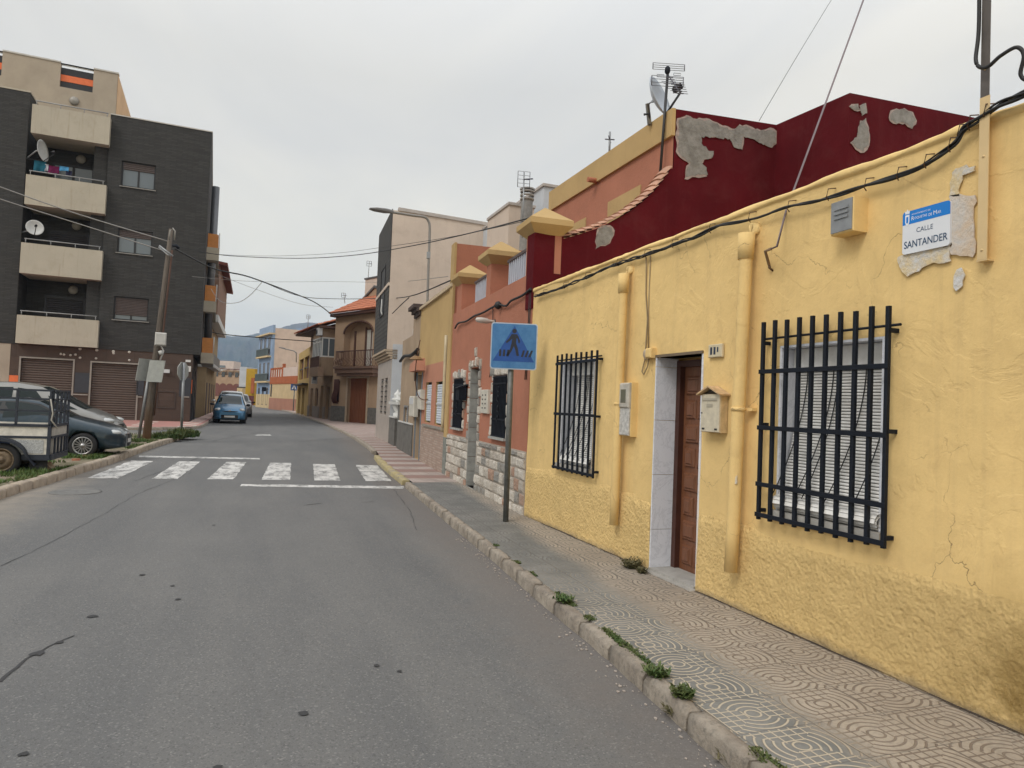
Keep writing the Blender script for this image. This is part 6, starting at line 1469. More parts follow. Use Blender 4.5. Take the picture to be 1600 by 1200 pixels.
# dish antennas and washing
def dish(c, nrm, r, label, mount, parts_m=None):
    nrm = Vector(nrm).normalized(); dm = parts_m or plain('dish_white', (.55, .55, .54), .5, 0, .08)
    t_ = thing('satellite_dish', mount, label, 'satellite dish'); mb = MB(); prof = [(.001, 0)]
    for k in range(1, 7): q = k / 6; prof.append((r * q, r * .32 * q * q))
    prof += [(r * 1.0, r * .32 + .012)] + [(r * (1 - k / 6), r * .32 * (1 - k / 6) ** 2 + .012) for k in range(1, 6)] + [(.001, .012)]
    mb.lathe(Vector(c), prof, 26, nrm); mb.build('reflector', dm, t_)
    side = nrm.cross(Vector((0, 0, 1))).normalized(); upv = side.cross(nrm)
    low = Vector(c) - upv * r * .98 + nrm * r * .3; tip = Vector(c) + nrm * r * 1.25 - upv * r * .35
    MB().tube([low, tip], .018, 6).tube([tip, tip + nrm * -.01 + upv * .12], .02, 6).build('feed_arm', DARKM, t_)
    MB().lathe(tip + upv * .1, [(.05, -.05), (.06, .06), (.035, .1), (.001, .1)], 10, -nrm).build('receiver', DARKM, t_)
    MB().tube([Vector(mount), Vector(c) - nrm * .12, Vector(c)], .035, 8).build('mast', GALV, t_)
    return t_
a = LFr.sz(61, 235, .3); c_ = LFr.w(a[0], .25, a[1]); dish(c_, (.93, -.2, .12), .5, 'white satellite dish above the balcony with washing', LFr.w(recL, -.1, a[1] - .35))
a = LFr.sz(53, 356, .3); c_ = LFr.w(a[0], .2, a[1]); dish(c_, (.35, -.9, .15), .36, 'small white satellite dish two balconies below the roof', LFr.w(recL, -.1, a[1] - .2))
# washing
for (x0, y0, x1, y1, col, lab) in ((53, 250, 71, 269, (.005, .09, .14), 'dark teal towel hanging on the washing line of the upper balcony'), (75, 258, 92, 272, (.14, .005, .06), 'dark magenta cloth hanging on the upper balcony'), (93, 259, 107, 268, (.08, .3, .55), 'light blue cloth hanging on the upper balcony'), (103, 266, 112, 276, (.012, .012, .04), 'navy cloth hanging lowest on the upper balcony'), (70, 256, 75, 268, (.45, .45, .5), 'narrow white cloth between the teal towel and magenta cloth')):
    r = LFr.rect(x0, y0, x1, y1, .1); mb = MB()
    mb.grid(lambda u, v: LFr.w(r[0] + (r[1] - r[0]) * u, .08 + .04 * math.sin(u * 9 + v * 2) * (1 - v) + .01 * math.sin(v * 7), r[2] + (r[3] - r[2]) * v + .02 * math.sin(u * 5) * (1 - v)), 14, 8)
    mb.grid(lambda u, v: LFr.w(r[0] + (r[1] - r[0]) * u, .065 + .04 * math.sin(u * 9 + v * 2) * (1 - v) + .01 * math.sin(v * 7), r[2] + (r[3] - r[2]) * v + .02 * math.sin(u * 5) * (1 - v)), 14, 8)
    tag(mb.build('hanging_cloth', plain('cloth_%d' % x0, col, .9)), lab, 'laundry', 'washing hung out on the balcony')
bq = bal[1]; MB
dry = MB(); zt = LFr.sz(70, 252, .1)[1]
for d_ in (.0, .1, .2): dry.tube([LFr.w(recL - .1, d_, zt), LFr.w(bq[0] + .9, d_, zt - .05)], .006, 4)
dl = thing('washing_line', LFr.w(recL - .1, .1, zt), 'washing line strung across the upper balcony', 'washing line'); dry.build('line', CABLE, dl)
# roof railing etc: next building down the street, brick with white-edged balconies
nA = G(324, 650.5, .1); nB = G(331, 643, .1)
NFx = LFr.w(-.3, -13, 0); NS = Fr((NFx.x, NFx.y), (NFx.x - 6, NFx.y - .3)); NS.n = Vector((0, -1)); print('N', NFx, NS.sz(325, 402), NS.sz(347, 425), NS.sz(340, 500))
nb_ = thing('brick_balcony_house', (NFx.x - 2, NFx.y + 5, 0), 'brick apartment house with white edged balconies beyond the grey block', 'building')
BRK = bpy.data.materials.new('red_brown_brick'); brickmat(BRK, (1, .3), (.26, .13, .08), (.3, .16, .1), (.25, .2, .16), .25, .07, .012, .3)
e0 = NS.sz(326, 400)[0]; zN = NS.sz(335, 412)[1]; xr = NS.sz(343, 450)[0]
def NSx(x, y): return NS.sz(x, y)
sR_ = NSx(340, 480)[0]; sRr = NSx(344, 420)[0]
MB().box(NS, sR_, 6, -14, 0, NSx(338, 493)[1], zN).build('upper_wall', BRK, nb_)
MB().box(NS, sR_ + .5, 6, -14, -.02, 0, NSx(338, 493)[1]).build('lower_wall', plaster('warm_beige', (.45, .33, .2), (.3, .2, .12), .2), nb_)
MB().box(NS, sR_ - .1, 6, -14, .2, NSx(338, 503)[1], NSx(338, 492)[1]).build('balcony', WHITE, nb_)
MB().box(NS, sR_ - .0, 6, -10, .1, NSx(335, 574)[1], NSx(335, 569)[1]).build('balcony', WHITE, nb_)
MB().box(NS, sR_ + .1, 6, -10, .0, NSx(335, 569)[1], NSx(335, 552)[1]).build('balcony_wall', plain('grey_balcony', (.25, .23, .21), .8), nb_)
MB().add([NS.w(6, .3, zN + .7), NS.w(sR_ - .5, .3, zN - .1), NS.w(sR_ - .5, -14, zN - .1), NS.w(6, -14, zN + .7), NS.w(6, .3, zN + .9), NS.w(sR_ - .5, .3, zN + .1), NS.w(sR_ - .5, -14, zN + .1), NS.w(6, -14, zN + .9)], [(0, 1, 2, 3), (4, 5, 6, 7), (0, 1, 5, 4), (1, 2, 6, 5), (2, 3, 7, 6), (3, 0, 4, 7)]).build('roof', plain('dark_red_roof', (.2, .06, .04), .8), nb_)
fx = Fr(NS.w(sR_ + .5, 0, 0).xy, NS.w(sR_ + .5, -14, 0).xy); fx.n = Vector((1, 0))
for i in range(4): MB().box(fx, 1 + 3.2 * i, 2.1 + 3.2 * i, -.1, .03, .1, 2.4).build('door', plain('brown_grey_door', (.13, .09, .07)), nb_)
fy = (NFx.x - 6, NFx.y + 15)
MM = thing('low_beige_house', (NFx.x - 2.4, NFx.y + 20, 0), 'low warm beige house at the far end of the left pavement', 'house')
XX = Fr((NFx.x - .3, NFx.y + 15), (NFx.x - 5.5, NFx.y + 45)); XX.n = Vector((1, 0)); MB().box(XX, 0, 30, -6, 0, 0, 4.4).build('wall', plaster('warm_peach', (.55, .38, .2), (.4, .28, .15), .2), MM)
MB().box(XX, -.1, 30, -.3, .15, 4.4, 4.6).build('coping', TERRA, MM)
for i in range(5): MB().box(XX, 2 + 5 * i, 3.2 + 5 * i, -.1, .04, .1, 2.4).build('door', plain('brown_grey_door', (.13, .09, .07)), MM)
# pavement round the block
mb = MB(); pk = [G(193, 672, 0), G(250, 671.5, 0), G(298, 671, 0), G(313, 668.5, 0), G(324, 663, 0), G(331, 655.5, 0), Vector((-2.6, 60, 0)), Vector((-2.7, 85, 0)), Vector((-3.2, 100, 0))]
pk = [(-22, pk[0].y - 3.2)] + [(q.x, q.y) for q in pk]; print('pk', [tuple(round(c, 1) for c in q) for q in pk])
inn = [(-22, cor.y + 1), (-9, cor.y + .5), (cor.x - .5, cor.y + .6), (cor.x - .4, cor.y + .8), (cor.x - .4, cor.y + 3), (cor.x - .4, cor.y + 5), (cor.x - .4, 55), (cor.x - .4, 70), (-8, 85), (-8, 100)]
n = len(pk); mb.add([(a, b, .12) for a, b in pk] + [(a, b, ZP) for a, b in inn], [(i, i + 1, n + i + 1, n + i) for i in range(n - 1)]); struct('pavement', mb, PINK)
kerbline(smooth_line(pk, 5), -50, 99, .9, .16, .13, -1, KERB, .006)
# ------------------------------------------------------------------ hills
m = bpy.data.materials.new('hill_scrub'); t = NT(m); p = t.pos(); c = t.mix(t.ramp(t.noise(p, .006, 8, .7), .4, .6), (.055, .075, .04), (.13, .115, .08)); t.out(c, .95, t.bump(t.noise(p, .01, 8, .7), 1., 40.)); HILL = m
DH = 2600.
prof = [(-400, 600), (-200, 560), (0, 545), (150, 530), (250, 524), (335, 519), (345, 523), (365, 526), (385, 524), (402, 522), (425, 519), (445, 511), (458, 506), (480, 503), (515, 508), (540, 520), (600, 545), (700, 570), (900, 600), (1100, 640)]
rid = [D(x, y, DH) for x, y in prof]
def hill(u, v):
    k = u * (len(rid) - 1); i = min(int(k), len(rid) - 2); q = rid[i].lerp(rid[i + 1], k - i); fwd = Vector((q.x, q.y, 0)).normalized()
    w_ = 1 - abs(v * 2 - 1); base = q.z * (w_ ** .8) - 8 * (1 - w_); dist = (v - .5) * 1500
    nz = noise.fractal(Vector((u * 26, v * 7, 0)), 1., 2., 6) * 32 * (w_ * (1 - w_) * 4 * .8 + .12)
    return Vector((q.x, q.y, 0)) + fwd * dist + Vector((0, 0, base + nz))
mb = MB().grid(hill, 190, 30); struct('hill', mb, HILL)
# ------------------------------------------------------------------ signs and poles
POLEM = plain('painted_grey_post', (.14, .145, .14), .5, .3, .25, 14)
def fr_at(p, yaw, half=0.):
    """frame through p facing the camera, turned by yaw degrees"""
    d = Vector((CAM.x - p.x, CAM.y - p.y)).normalized(); a = R(yaw); d = Vector((d.x * math.cos(a) - d.y * math.sin(a), d.x * math.sin(a) + d.y * math.cos(a)))
    u = Vector((-d.y, d.x)); f = Fr((p.x, p.y), (p.x + u.x, p.y + u.y)); f.n = d; return f
b = G(790, 815, .11); dep = (b - CAM).dot(f_); c = D(803, 541, dep - .05)
sg = thing('crossing_sign', b, 'square blue pedestrian crossing sign on a grey post on the near pavement', 'road sign')
top = D(800.5, 512, dep)
MB().tube([b, top], .038, 12).build('post', POLEM, sg)
f = fr_at(c, 3); s_ = .302; BL = bpy.data.materials.new('faded_blue_sheet'); t = NT(BL); p = t.pos()
cc = t.mix(t.ramp(t.noise(p, 7, 6, .7), .35, .7), (.035, .15, .36), (.07, .22, .45)); t.out(cc, .35)
uu = 1 if (f.u.x * r_.x + f.u.y * r_.y) > 0 else -1
pl = MB().poly(f, rrect(-s_, s_, c.z - s_, c.z + s_, .035), -.012, .0).build('plate', plain('pale_sign_edge', (.42, .5, .6), .4), sg)
MB().poly(f, rrect(-s_ + .014, s_ - .014, c.z - s_ + .014, c.z + s_ - .014, .028), .0005, .002).build('blue_face', BL, pl)
MB().poly(f, [(-.27, c.z - .2), (.27, c.z - .2), (0, c.z + .265)], .0022, .0034).build('triangle', plain('deeper_blue', (.008, .07, .3), .35, 0, .2, 10), pl)
INK = plain('sign_ink', (.012, .016, .03), .4); mb = MB()
def fig(x, y): return (uu * (x - 803) / 69 * .604, c.z - (y - 541) / 69 * .604)
mb.poly(f, [fig(803 + math.cos(k / 12 * 6.283) * 3.4, 518.5 + math.sin(k / 12 * 6.283) * 3.4) for k in range(12)], .0035, .0045)
mb.poly(f, [fig(*q) for q in ((799, 523), (807, 523), (809.5, 527), (812, 533), (811, 536.5), (809.5, 536), (808, 530), (806.5, 529), (806, 536), (809, 544), (811, 555), (807.5, 555.5), (805, 546), (802.8, 541), (800, 548), (795, 556.5), (791.5, 555), (797, 546), (799, 537), (800, 530), (797, 533), (792, 537), (790.5, 535), (795, 530))], .0035, .0045)
for (x) in (782, 787.5, 793, 814.5, 820, 825.5): mb.poly(f, [fig(x - (800 - x) * .08 + 1, 546.5), fig(x - (800 - x) * .08 + 4, 546.5), fig(x + 2.6, 556.5), fig(x - .8, 556.5)], .0035, .0045)
for x in (): mb.poly(f, [fig(x, 552), fig(x + 2.6, 552), fig(x + 2.8, 557), fig(x - .2, 557)], .0048, .0054)
mb.build('walking_figure', INK, pl)
mb = MB()
for z_ in (-.17, .17): mb.box(f, -.09, .09, -.03, -.012, c.z + z_ - .015, c.z + z_ + .015)
mb.build('clamp', GALV, sg)
# far crossing sign
q = G(458, 642, .1); dp = (q - CAM).dot(f_); c2 = D(459.5, 605, dp - .1); f2 = fr_at(c2, 0)
sg2 = thing('crossing_sign', q, 'distant blue pedestrian crossing sign on a yellow-grey post by the bend', 'road sign')
MB().tube([q, D(460, 610, dp)], .06, 8).build('post', POLEM, sg2); MB().box(f2, -.36, .36, -.02, 0, c2.z - .36, c2.z + .36).build('plate', plain('deep_sign_blue', (.02, .07, .22), .4), sg2)
MB().poly(f2, [(-.28, c2.z - .24), (.28, c2.z - .24), (0, c2.z + .28)], .0, .01).build('triangle', plain('sign_white', (.55, .58, .62), .4), sg2)
MB().poly(f2, [(-.08, c2.z - .24), (.08, c2.z - .24), (.03, c2.z + .1), (-.03, c2.z + .1)], .012, .02).build('walking_figure', INK, sg2)
# white shop plate on the bay house and black box sign on the blue house
q = D(491.5, 590, 52); f3 = fr_at(q, 12); hs = thing('hanging_sign', (q.x, q.y, q.z - .5), 'small white sign hanging at the bay window house', 'sign')
MB().box(f3, -.2, .2, -.04, .04, q.z - .45, q.z + .45).build('panel', plain('sign_white', (.55, .58, .62)), hs); MB().box(f3, -.12, .12, .04, .05, q.z - .2, q.z + .25).build('dark_lettering', plain('grey_print', (.2, .2, .22)), hs)
q = D(412.5, 608, 92); f3 = fr_at(q, 0); hs = thing('projecting_sign', (q.x, q.y, q.z - .5), 'black square sign projecting from the pale blue house', 'sign'); MB().box(f3, -.28, .28, -.1, .1, q.z - .28, q.z + .28).build('panel', IRON, hs); MB().tube([Vector(q), Vector(q) + Vector((.6, 0, 0))], .03, 6).build('bracket', IRON, hs)
# leaning wooden pole
b = G(228, 689, .06); dp = (b - CAM).dot(f_); tp = D(267.5, 358, dp + .3)
wp_ = thing('wooden_pole', b, 'leaning weathered wooden utility pole with a white box, carrying wires', 'utility pole')
WOODP = bpy.data.materials.new('weathered_pole_wood'); t = NT(WOODP); p = t.pos((9, 9, .7)); cc = t.mix(t.ramp(t.noise(p, 3, 7, .7), .3, .7), (.07, .055, .045), (.15, .125, .1))
P = t.sep(t.pos()); cc = t.mix(t.ramp(P[2], 1.4, .2, 0, .75), cc, (.26, .15, .08)); t.out(cc, .9, t.bump(t.noise(p, 6, 5), .5, .02))
MB().tube([b - Vector((0, 0, .1)), b.lerp(tp, .3), b.lerp(tp, .6), tp], .125, 12, .065).build('shaft', WOODP, wp_)
ax = (tp - b).normalized()
MB().tube([b.lerp(tp, k) + Vector((.16 - .06 * k, -.05, 0)) for k in (.12, .3, .5, .7, .9)], .03, 6).build('conduit', plain('rusty_conduit', (.09, .045, .03), .8), wp_)
e = D(251, 530, dp - .25); f3 = fr_at(e, 0); MB().cbox(f3, -.16, .16, -.15, .12, e.z - .2, e.z + .2, .03).build('junction_box', plain('dirty_white_box', (.5, .49, .46), .6), wp_)
e2 = D(250, 548, dp - .25); MB().tube([e2, e2 + Vector((.05, 0, -.12))], .06, 8).tube([e2 + Vector((0, 0, .2)), e2 + Vector((.1, 0, 0)), e2 + Vector((.02, 0, -.3))], .025, 6).build('insulator', plain('insulator_white', (.5, .5, .48), .3), wp_)
h0, h1, h2 = D(251, 388, dp), D(270, 400, dp), D(266, 372, dp)
MB().tube([D(249, 384, dp), h1], .03, 6).tube([D(248, 386, dp), D(262, 398, dp), h1], .02, 6).build('bracket', GALV, wp_)
mb = MB().tube([D(270, 384, dp), D(276, 384, dp), D(279, 388, dp)], .05, 6); mb.build('clamp', IRON, wp_)
mb = MB().tube([D(264, 375, dp), D(266, 360, dp), D(270, 356.5, dp), D(273.5, 361, dp), D(272.5, 375, dp)], .025, 6); mb.build('top_loop', plain('grey_wire_loop', (.28, .27, .25), .6), wp_)
# thin metal pole with two sign backs, and the stop sign seen from behind
b = G(216, 688.5, .06); dp = (b - CAM).dot(f_); tp = D(236, 566, dp)
s2 = thing('traffic_sign', b, 'leaning grey post carrying two rectangular signs seen from behind', 'road sign'); MB().tube([b, tp], .045, 10).build('post', GALV, s2)
SB = plain('sign_back', (.36, .37, .35), .5, .3, .12, 8)
e = D(228, 578, dp + .1); f3 = fr_at(e, 28); lean = (tp - b).normalized(); 
def tilted(mb, fr, cz, w_, h_, k, th=.02):
    mb.add([fr.w(a + k * (z_), d_, cz + z_) for d_ in (-th / 2, th / 2) for a, z_ in ((-w_, -h_), (w_, -h_), (w_, h_), (-w_, h_))], [(0, 1, 2, 3), (4, 5, 6, 7), (0, 1, 5, 4), (1, 2, 6, 5), (2, 3, 7, 6), (3, 0, 4, 7)]); return mb
tilted(MB(), f3, e.z, .27, .35, (1 if f3.u.dot(r_.xy) > 0 else -1) * .12).build('plate', SB, s2)
e = D(243.5, 580, dp - .15); f3 = fr_at(e, -25); tilted(MB(), f3, e.z, .24, .34, (1 if f3.u.dot(r_.xy) > 0 else -1) * .12).build('plate', SB, s2)
b = G(283, 683, .06); dp = (b - CAM).dot(f_); tp = D(287.5, 567, dp)
s3 = thing('stop_sign', b, 'octagonal stop sign seen from behind on a slim grey post on the verge', 'road sign'); MB().tube([b, tp], .045, 10).build('post', GALV, s3)
e = D(286, 580, dp + .05); f3 = fr_at(e, 57); ot = [(math.cos(R(22.5 + 45 * k)) * .345, e.z + math.sin(R(22.5 + 45 * k)) * .345) for k in range(8)]; MB().poly(f3, ot, -.01, .01).build('plate', SB, s3)
MB().poly(f3, [(a * .97, e.z + (z_ - e.z) * .97) for a, z_ in ot], -.016, -.0102).build('red_face', plain('stop_red', (.35, .02, .02), .4), s3)
# ------------------------------------------------------------------ street lamps
def lamp(base, top, tip, label, k=1., group=None):
    L_ = thing('street_lamp', base, label, 'street lamp'); d = (tip - top); dh = Vector((d.x, d.y, 0))
    pts = [base, base.lerp(top, .5), base.lerp(top, .88), top + dh * .03 - Vector((0, 0, .08 * k)), top + dh * .1, top.lerp(tip, .3), top.lerp(tip, .68)]
    MB().tube(dense(pts, 4), .034 * k, 8).build('pole', plain('lamp_grey', (.26, .25, .235), .5, .3), L_)
    a = top.lerp(tip, .62); n = (tip - a); sd = Vector((-n.y, n.x, 0)).normalized(); up = Vector((0, 0, 1)); v = []
    for q, w_, h_ in ((0, .035, .04), (.12, .06, .055), (.35, .12, .06), (.75, .13, .045), (1., .07, .02)):
        c_ = a + n * q
        for (i, j) in ((-1, -.5), (1, -.5), (1, .35), (.5, 1), (-.5, 1), (-1, .35)): v.append(c_ + sd * w_ * i * k + up * h_ * j * k)
    fs = [tuple(range(6))[::-1], tuple(range(24, 30))] + [(6 * r + i, 6 * r + (i + 1) % 6, 6 * r + 6 + (i + 1) % 6, 6 * r + 6 + i) for r in range(4) for i in range(6)]
    MB().add(v, fs).build('lamp_head', plain('lamp_head_grey', (.17, .165, .16), .5, .3), L_); return L_
q = DF.sz(668, 472, -.1); base = DF.w(q[0], -.1, zt if False else 4.15); dpl = (base - CAM).dot(f_)
sl = lamp(base, D(672, 341, dpl), D(578, 326, dpl - .9), 'tall grey street lamp rising from the ochre house parapet, arm over the road')
MB().box(fr_at(D(669.5, 401, dpl), 0), -.05, .05, -.05, .05, D(669, 404, dpl).z, D(669, 394, dpl).z).build('control_box', GALV, sl)
b2 = IF.w(.3, .1, 4.6); dq = (b2 - CAM).dot(f_); lamp(D(463, 566, dq), D(463, 549, dq), D(436, 543, dq), 'distant street lamp on the narrow yellow house at the bend', 1.6)
# ------------------------------------------------------------------ aerials
def grid_aerial(c, fr, w_, h_, n, mb, r=.006):
    for i in range(n): z_ = c.z - h_ / 2 + h_ * i / (n - 1); mb.tube([fr.w(-w_ / 2, 0, z_), fr.w(w_ / 2, 0, z_)], r, 4)
    for q in (-w_ / 2, w_ / 2): mb.tube([fr.w(q, 0, c.z - h_ / 2), fr.w(q, 0, c.z + h_ / 2)], r * 1.6, 5)
SX = Xc - .12
y0_, z0_ = onX(1031, 268, SX); mbase = Vector((SX, y0_, z0_ - .2)); dm = (mbase - CAM).dot(f_); mtop = D(1044, 106, dm)
an = thing('tv_aerial', mbase, 'large black television aerial on a tall mast over the maroon wall', 'aerial')
MB().tube([mbase, mtop], .022, 8).build('mast', DARKM, an)
px = dm / 1080; AL = plain('aerial_grey', (.1, .1, .12), .5, .5)
c1 = D(1045, 104, dm); f1 = fr_at(c1, 18); mb = MB(); 
c_a = D(1045, 104.5, dm); mb2 = MB(); grid_aerial(c_a, fr_at(c_a, 15), 50 * px, 10 * px, 4, mb2, .0045); 
for i in range(len(mb2.v)): mb2.v[i] = mb2.v[i] + Vector((0, 0, 0))
mb2.build('upper_reflector', AL, an)
c_b = D(1043, 127, dm); mb3 = MB(); grid_aerial(c_b, fr_at(c_b, 15), 50 * px, 16 * px, 4, mb3, .0045); mb3.build('lower_reflector', AL, an)
mb4 = MB(); A_, B_ = D(1044, 117, dm), D(1063, 146, dm - .35); mb4.tube([A_, B_], .008, 5); uu_ = Vector((fr_at(c_b, 15).u.x, fr_at(c_b, 15).u.y, 0))
for k in range(8): q = A_.lerp(B_, .15 + .85 * k / 7); w_ = .2 - .012 * k; mb4.tube([q - uu_ * w_, q + uu_ * w_], .0045, 4); mb4.tube([q - uu_ * .05, q + uu_ * .05], .009, 5)
mb4.build('director_boom', AL, an)
MB().lathe(D(1043, 110, dm), [(.03, -.05), (.045, -.02), (.04, .04), (.02, .06)], 8).build('dipole_box', IRON, an)
for k, (x, y) in enumerate(((1058, 118), (1032, 120))):
    c_ = D(x, y, dm - .03); w_ = .055; MB().tube([c_ - uu_ * w_, c_ + uu_ * w_, c_ + uu_ * w_ + Vector((0, 0, .035)), c_ - uu_ * w_ + Vector((0, 0, .035)), c_ - uu_ * w_], .0045, 4).build('loop_dipole', AL, an)
dc = D(1022, 157, dm + .4); mt_ = D(1015, 195, dm + .4)
dd = dish(dc, (.5, -.76, .3), .34, 'bluish white satellite dish standing behind the aerial on the rose roof', mt_, plain('dish_bluish', (.42, .47, .54), .4, 0, .08))
MB().tube([mt_, D(1014, 178, dm + .4), D(1006, 179, dm + .4)], .02, 6).build('bracket', DARKM, dd)
def simple_aerial(bx, by, tx, ty, dep, label, w_=18, h_=20, nm='tv_aerial', n=5, cross=False):
    b, t_ = D(bx, by, dep), D(tx, ty, dep); a = thing(nm, b, label, 'aerial'); px = dep / 1080
    MB().tube([b, t_], max(.02, .5 * px), 6).build('mast', GALV, a); mb = MB()
    if cross: u = Vector((fr_at(t_, 10).u.x, fr_at(t_, 10).u.y, 0)); c_ = t_ - Vector((0, 0, 12 * px)); mb.tube([c_ - u * w_ / 2 * px, c_ + u * w_ / 2 * px], .012, 4); mb.tube([c_ - Vector((.1, .15, 0)), c_ + Vector((.1, .15, 0))], .012, 4)
    else: c_ = t_ - Vector((0, 0, h_ / 2 * px)); grid_aerial(c_, fr_at(c_, 10), w_ * px, h_ * px, n, mb, max(.006, .22 * px)); mb.tube([c_, c_ + Vector((.15, -.3, -.05))], .02, 5)
    mb.build('elements', AL, a); return a
simple_aerial(816, 372, 819, 268, 19.5, 'slim grid aerial beside the round chimney on the white block', 19, 25)
simple_aerial(952, 246, 953, 206, 13.2, 'thin cross shaped aerial on the far edge of the rose roof', 15, 8, cross=True)
simple_aerial(575, 438, 577, 408, 50, 'small grid aerial on the pale stair tower', 7, 8, n=3)
simple_aerial(539, 474, 537, 458, 48, 'pair of stubby aerials on the brown house gable', 6, 7, n=3)
simple_aerial(481, 512, 482, 492, 55, 'little aerial above the bay window house roof', 5, 6, n=3)
# ------------------------------------------------------------------ wires
def wire(P, r, label, n=5, m=None):
    pts = dense([D(*q) for q in P], n); w_ = thing('overhead_wire', pts[0], label, 'wire'); MB().tube(pts, r, 5).build('strand', m or CABLE, w_); return w_
PG = plain('pale_wire', (.22, .21, .2), .6)
wire([(-60, 268, 24), (0, 292, 24.5), (120, 334, 25), (262, 377, 25.3)], .022, 'overhead wire from the leaning pole crossing the grey block, upper of two', m=PG)
wire([(-60, 288, 24), (0, 311, 24.5), (130, 352, 25), (256, 392, 25.3)], .02, 'overhead wire from the leaning pole crossing the grey block, lower of two', m=PG)
wire([(275, 384, 25.3), (335, 397, 26), (400, 402, 26), (480, 403.5, 25), (560, 398, 22), (650, 383, 18), (740, 363, 14), (826, 341, 11)], .013, 'thick black wire spanning the street from leaning pole to the rose house pillar')
wire([(275, 388, 25.3), (335, 397, 26), (420, 400, 26), (520, 396, 23), (600, 386, 20), (700, 371, 15), (822, 345, 11)], .006, 'thin wire running close above the thick one across the street')
wire([(272, 388, 25.3), (332, 419, 28), (380, 430, 30), (410, 440, 32), (450, 455, 35), (485, 469, 38), (505, 481, 40), (523, 496, 43.5)], .03, 'black cable dipping from the leaning pole to the brown arched house')
wire([(330, 452, 34), (345, 471, 34), (370, 473, 34), (390, 462, 33), (410, 440, 32)], .014, 'slack loop of wire under the black cable', m=PG)
wire([(318, 512, 40), (340, 521, 42), (400, 527, 46), (480, 533, 50), (497, 535, 52)], .03, 'low black cable crossing the street in front of the hills')
wire([(300, 432, 34), (400, 440, 38), (520, 440, 42), (610, 441, 30), (700, 432, 17)], .009, 'faint horizontal wire high above the brown house', m=PG)
wire([(410, 440, 32), (470, 463, 35), (530, 467, 38), (600, 466, 30), (640, 463, 20), (700, 440, 15), (712, 434, 14.4)], .016, 'cable from the ochre house edge towards the tiled tower')
wire([(613, 490, 24.5), (626, 477, 23), (639, 465, 20)], .016, 'short cable dropping to the corner of the tall pale building')
wire([(330, 425, 34), (400, 452, 38), (470, 475, 42), (520, 480, 44)], .01, 'thin wire sagging beneath the black cable', m=PG)
# guy wires at the near house
gs, gz = YF.sz(1200, 418, .05); A_ = YF.w(gs, .03, gz)
gw = thing('guy_wire', A_, 'taut guy wire rising from a rusty wall hook past the maroon wall', 'wire')
Bq = D(1228, 330, 5.1); MB().tube([A_, A_ + Vector((-.05, .0, .12)), D(1214, 385, 4.95), Bq, D(1352, -8, 6.2)], .008, 6).build('strand', plain('violet_grey_wire', (.16, .12, .13), .5), gw)
MB().tube([YF.w(gs, 0, gz - .02), YF.w(gs - .0, .04, gz), YF.w(gs, .04, gz + .03)], .008, 6).build('hook', plain('rusty_hook', (.12, .07, .04)), gw)
MB().tube([A_ + Vector((-.01, 0, .02)), A_ + Vector((-.05, .0, .12)), (A_ + Vector((-.05, .0, .12))).lerp(D(1214, 385, 4.95), .5)], .011, 6).build('rope_end', plain('old_rope', (.3, .2, .12), .9), gw)
wire([(1186, 189, 9.5), (1240, 97, 10.5), (1305, -10, 12)], .004, 'fine wire rising from the top of the maroon wall')
# ------------------------------------------------------------------ vehicles (x forward, y left, z up)
def lerp_tab(tab, x):
    if x <= tab[0][0]: return tab[0][1]
    for a, b in zip(tab[:-1], tab[1:]):
        if a[0] <= x <= b[0]:
            q = (x - a[0]) / (b[0] - a[0]); q = q * q * (3 - 2 * q) * .35 + q * .65; return a[1] + (b[1] - a[1]) * q
    return tab[-1][1]
def paint(name, col, metal=.4):
    m = bpy.data.materials.new(name); t = NT(m); p = t.pos()
    c = t.mix(t.ramp(t.noise(p, 3, 5, .6), .3, .7), scl(col, .94), scl(col, 1.05)); c = t.mix(t.ramp(t.noise(p, 8, 6, .7), .5, .8, 0, .15), c, (.2, .17, .14))
    t.out(c, .3, None, metal); t.b.inputs['Coat Weight'].default_value = .6; t.b.inputs['Coat Roughness'].default_value = .08; return m
RUB = plain('tyre_rubber', (.022, .022, .023), .85, 0, .2, 20); ALLOY = plain('alloy_rim', (.42, .42, .42), .35, .8, .1); BLK = plain('black_plastic', (.02, .02, .021), .6)
LENS = plain('headlamp_lens', (.5, .52, .52), .12, .1, .1); CARG = glass('car_glass', (.012, .02, .02), .05); CARG.node_tree.nodes['Principled BSDF'].inputs['Specular IOR Level'].default_value = .35
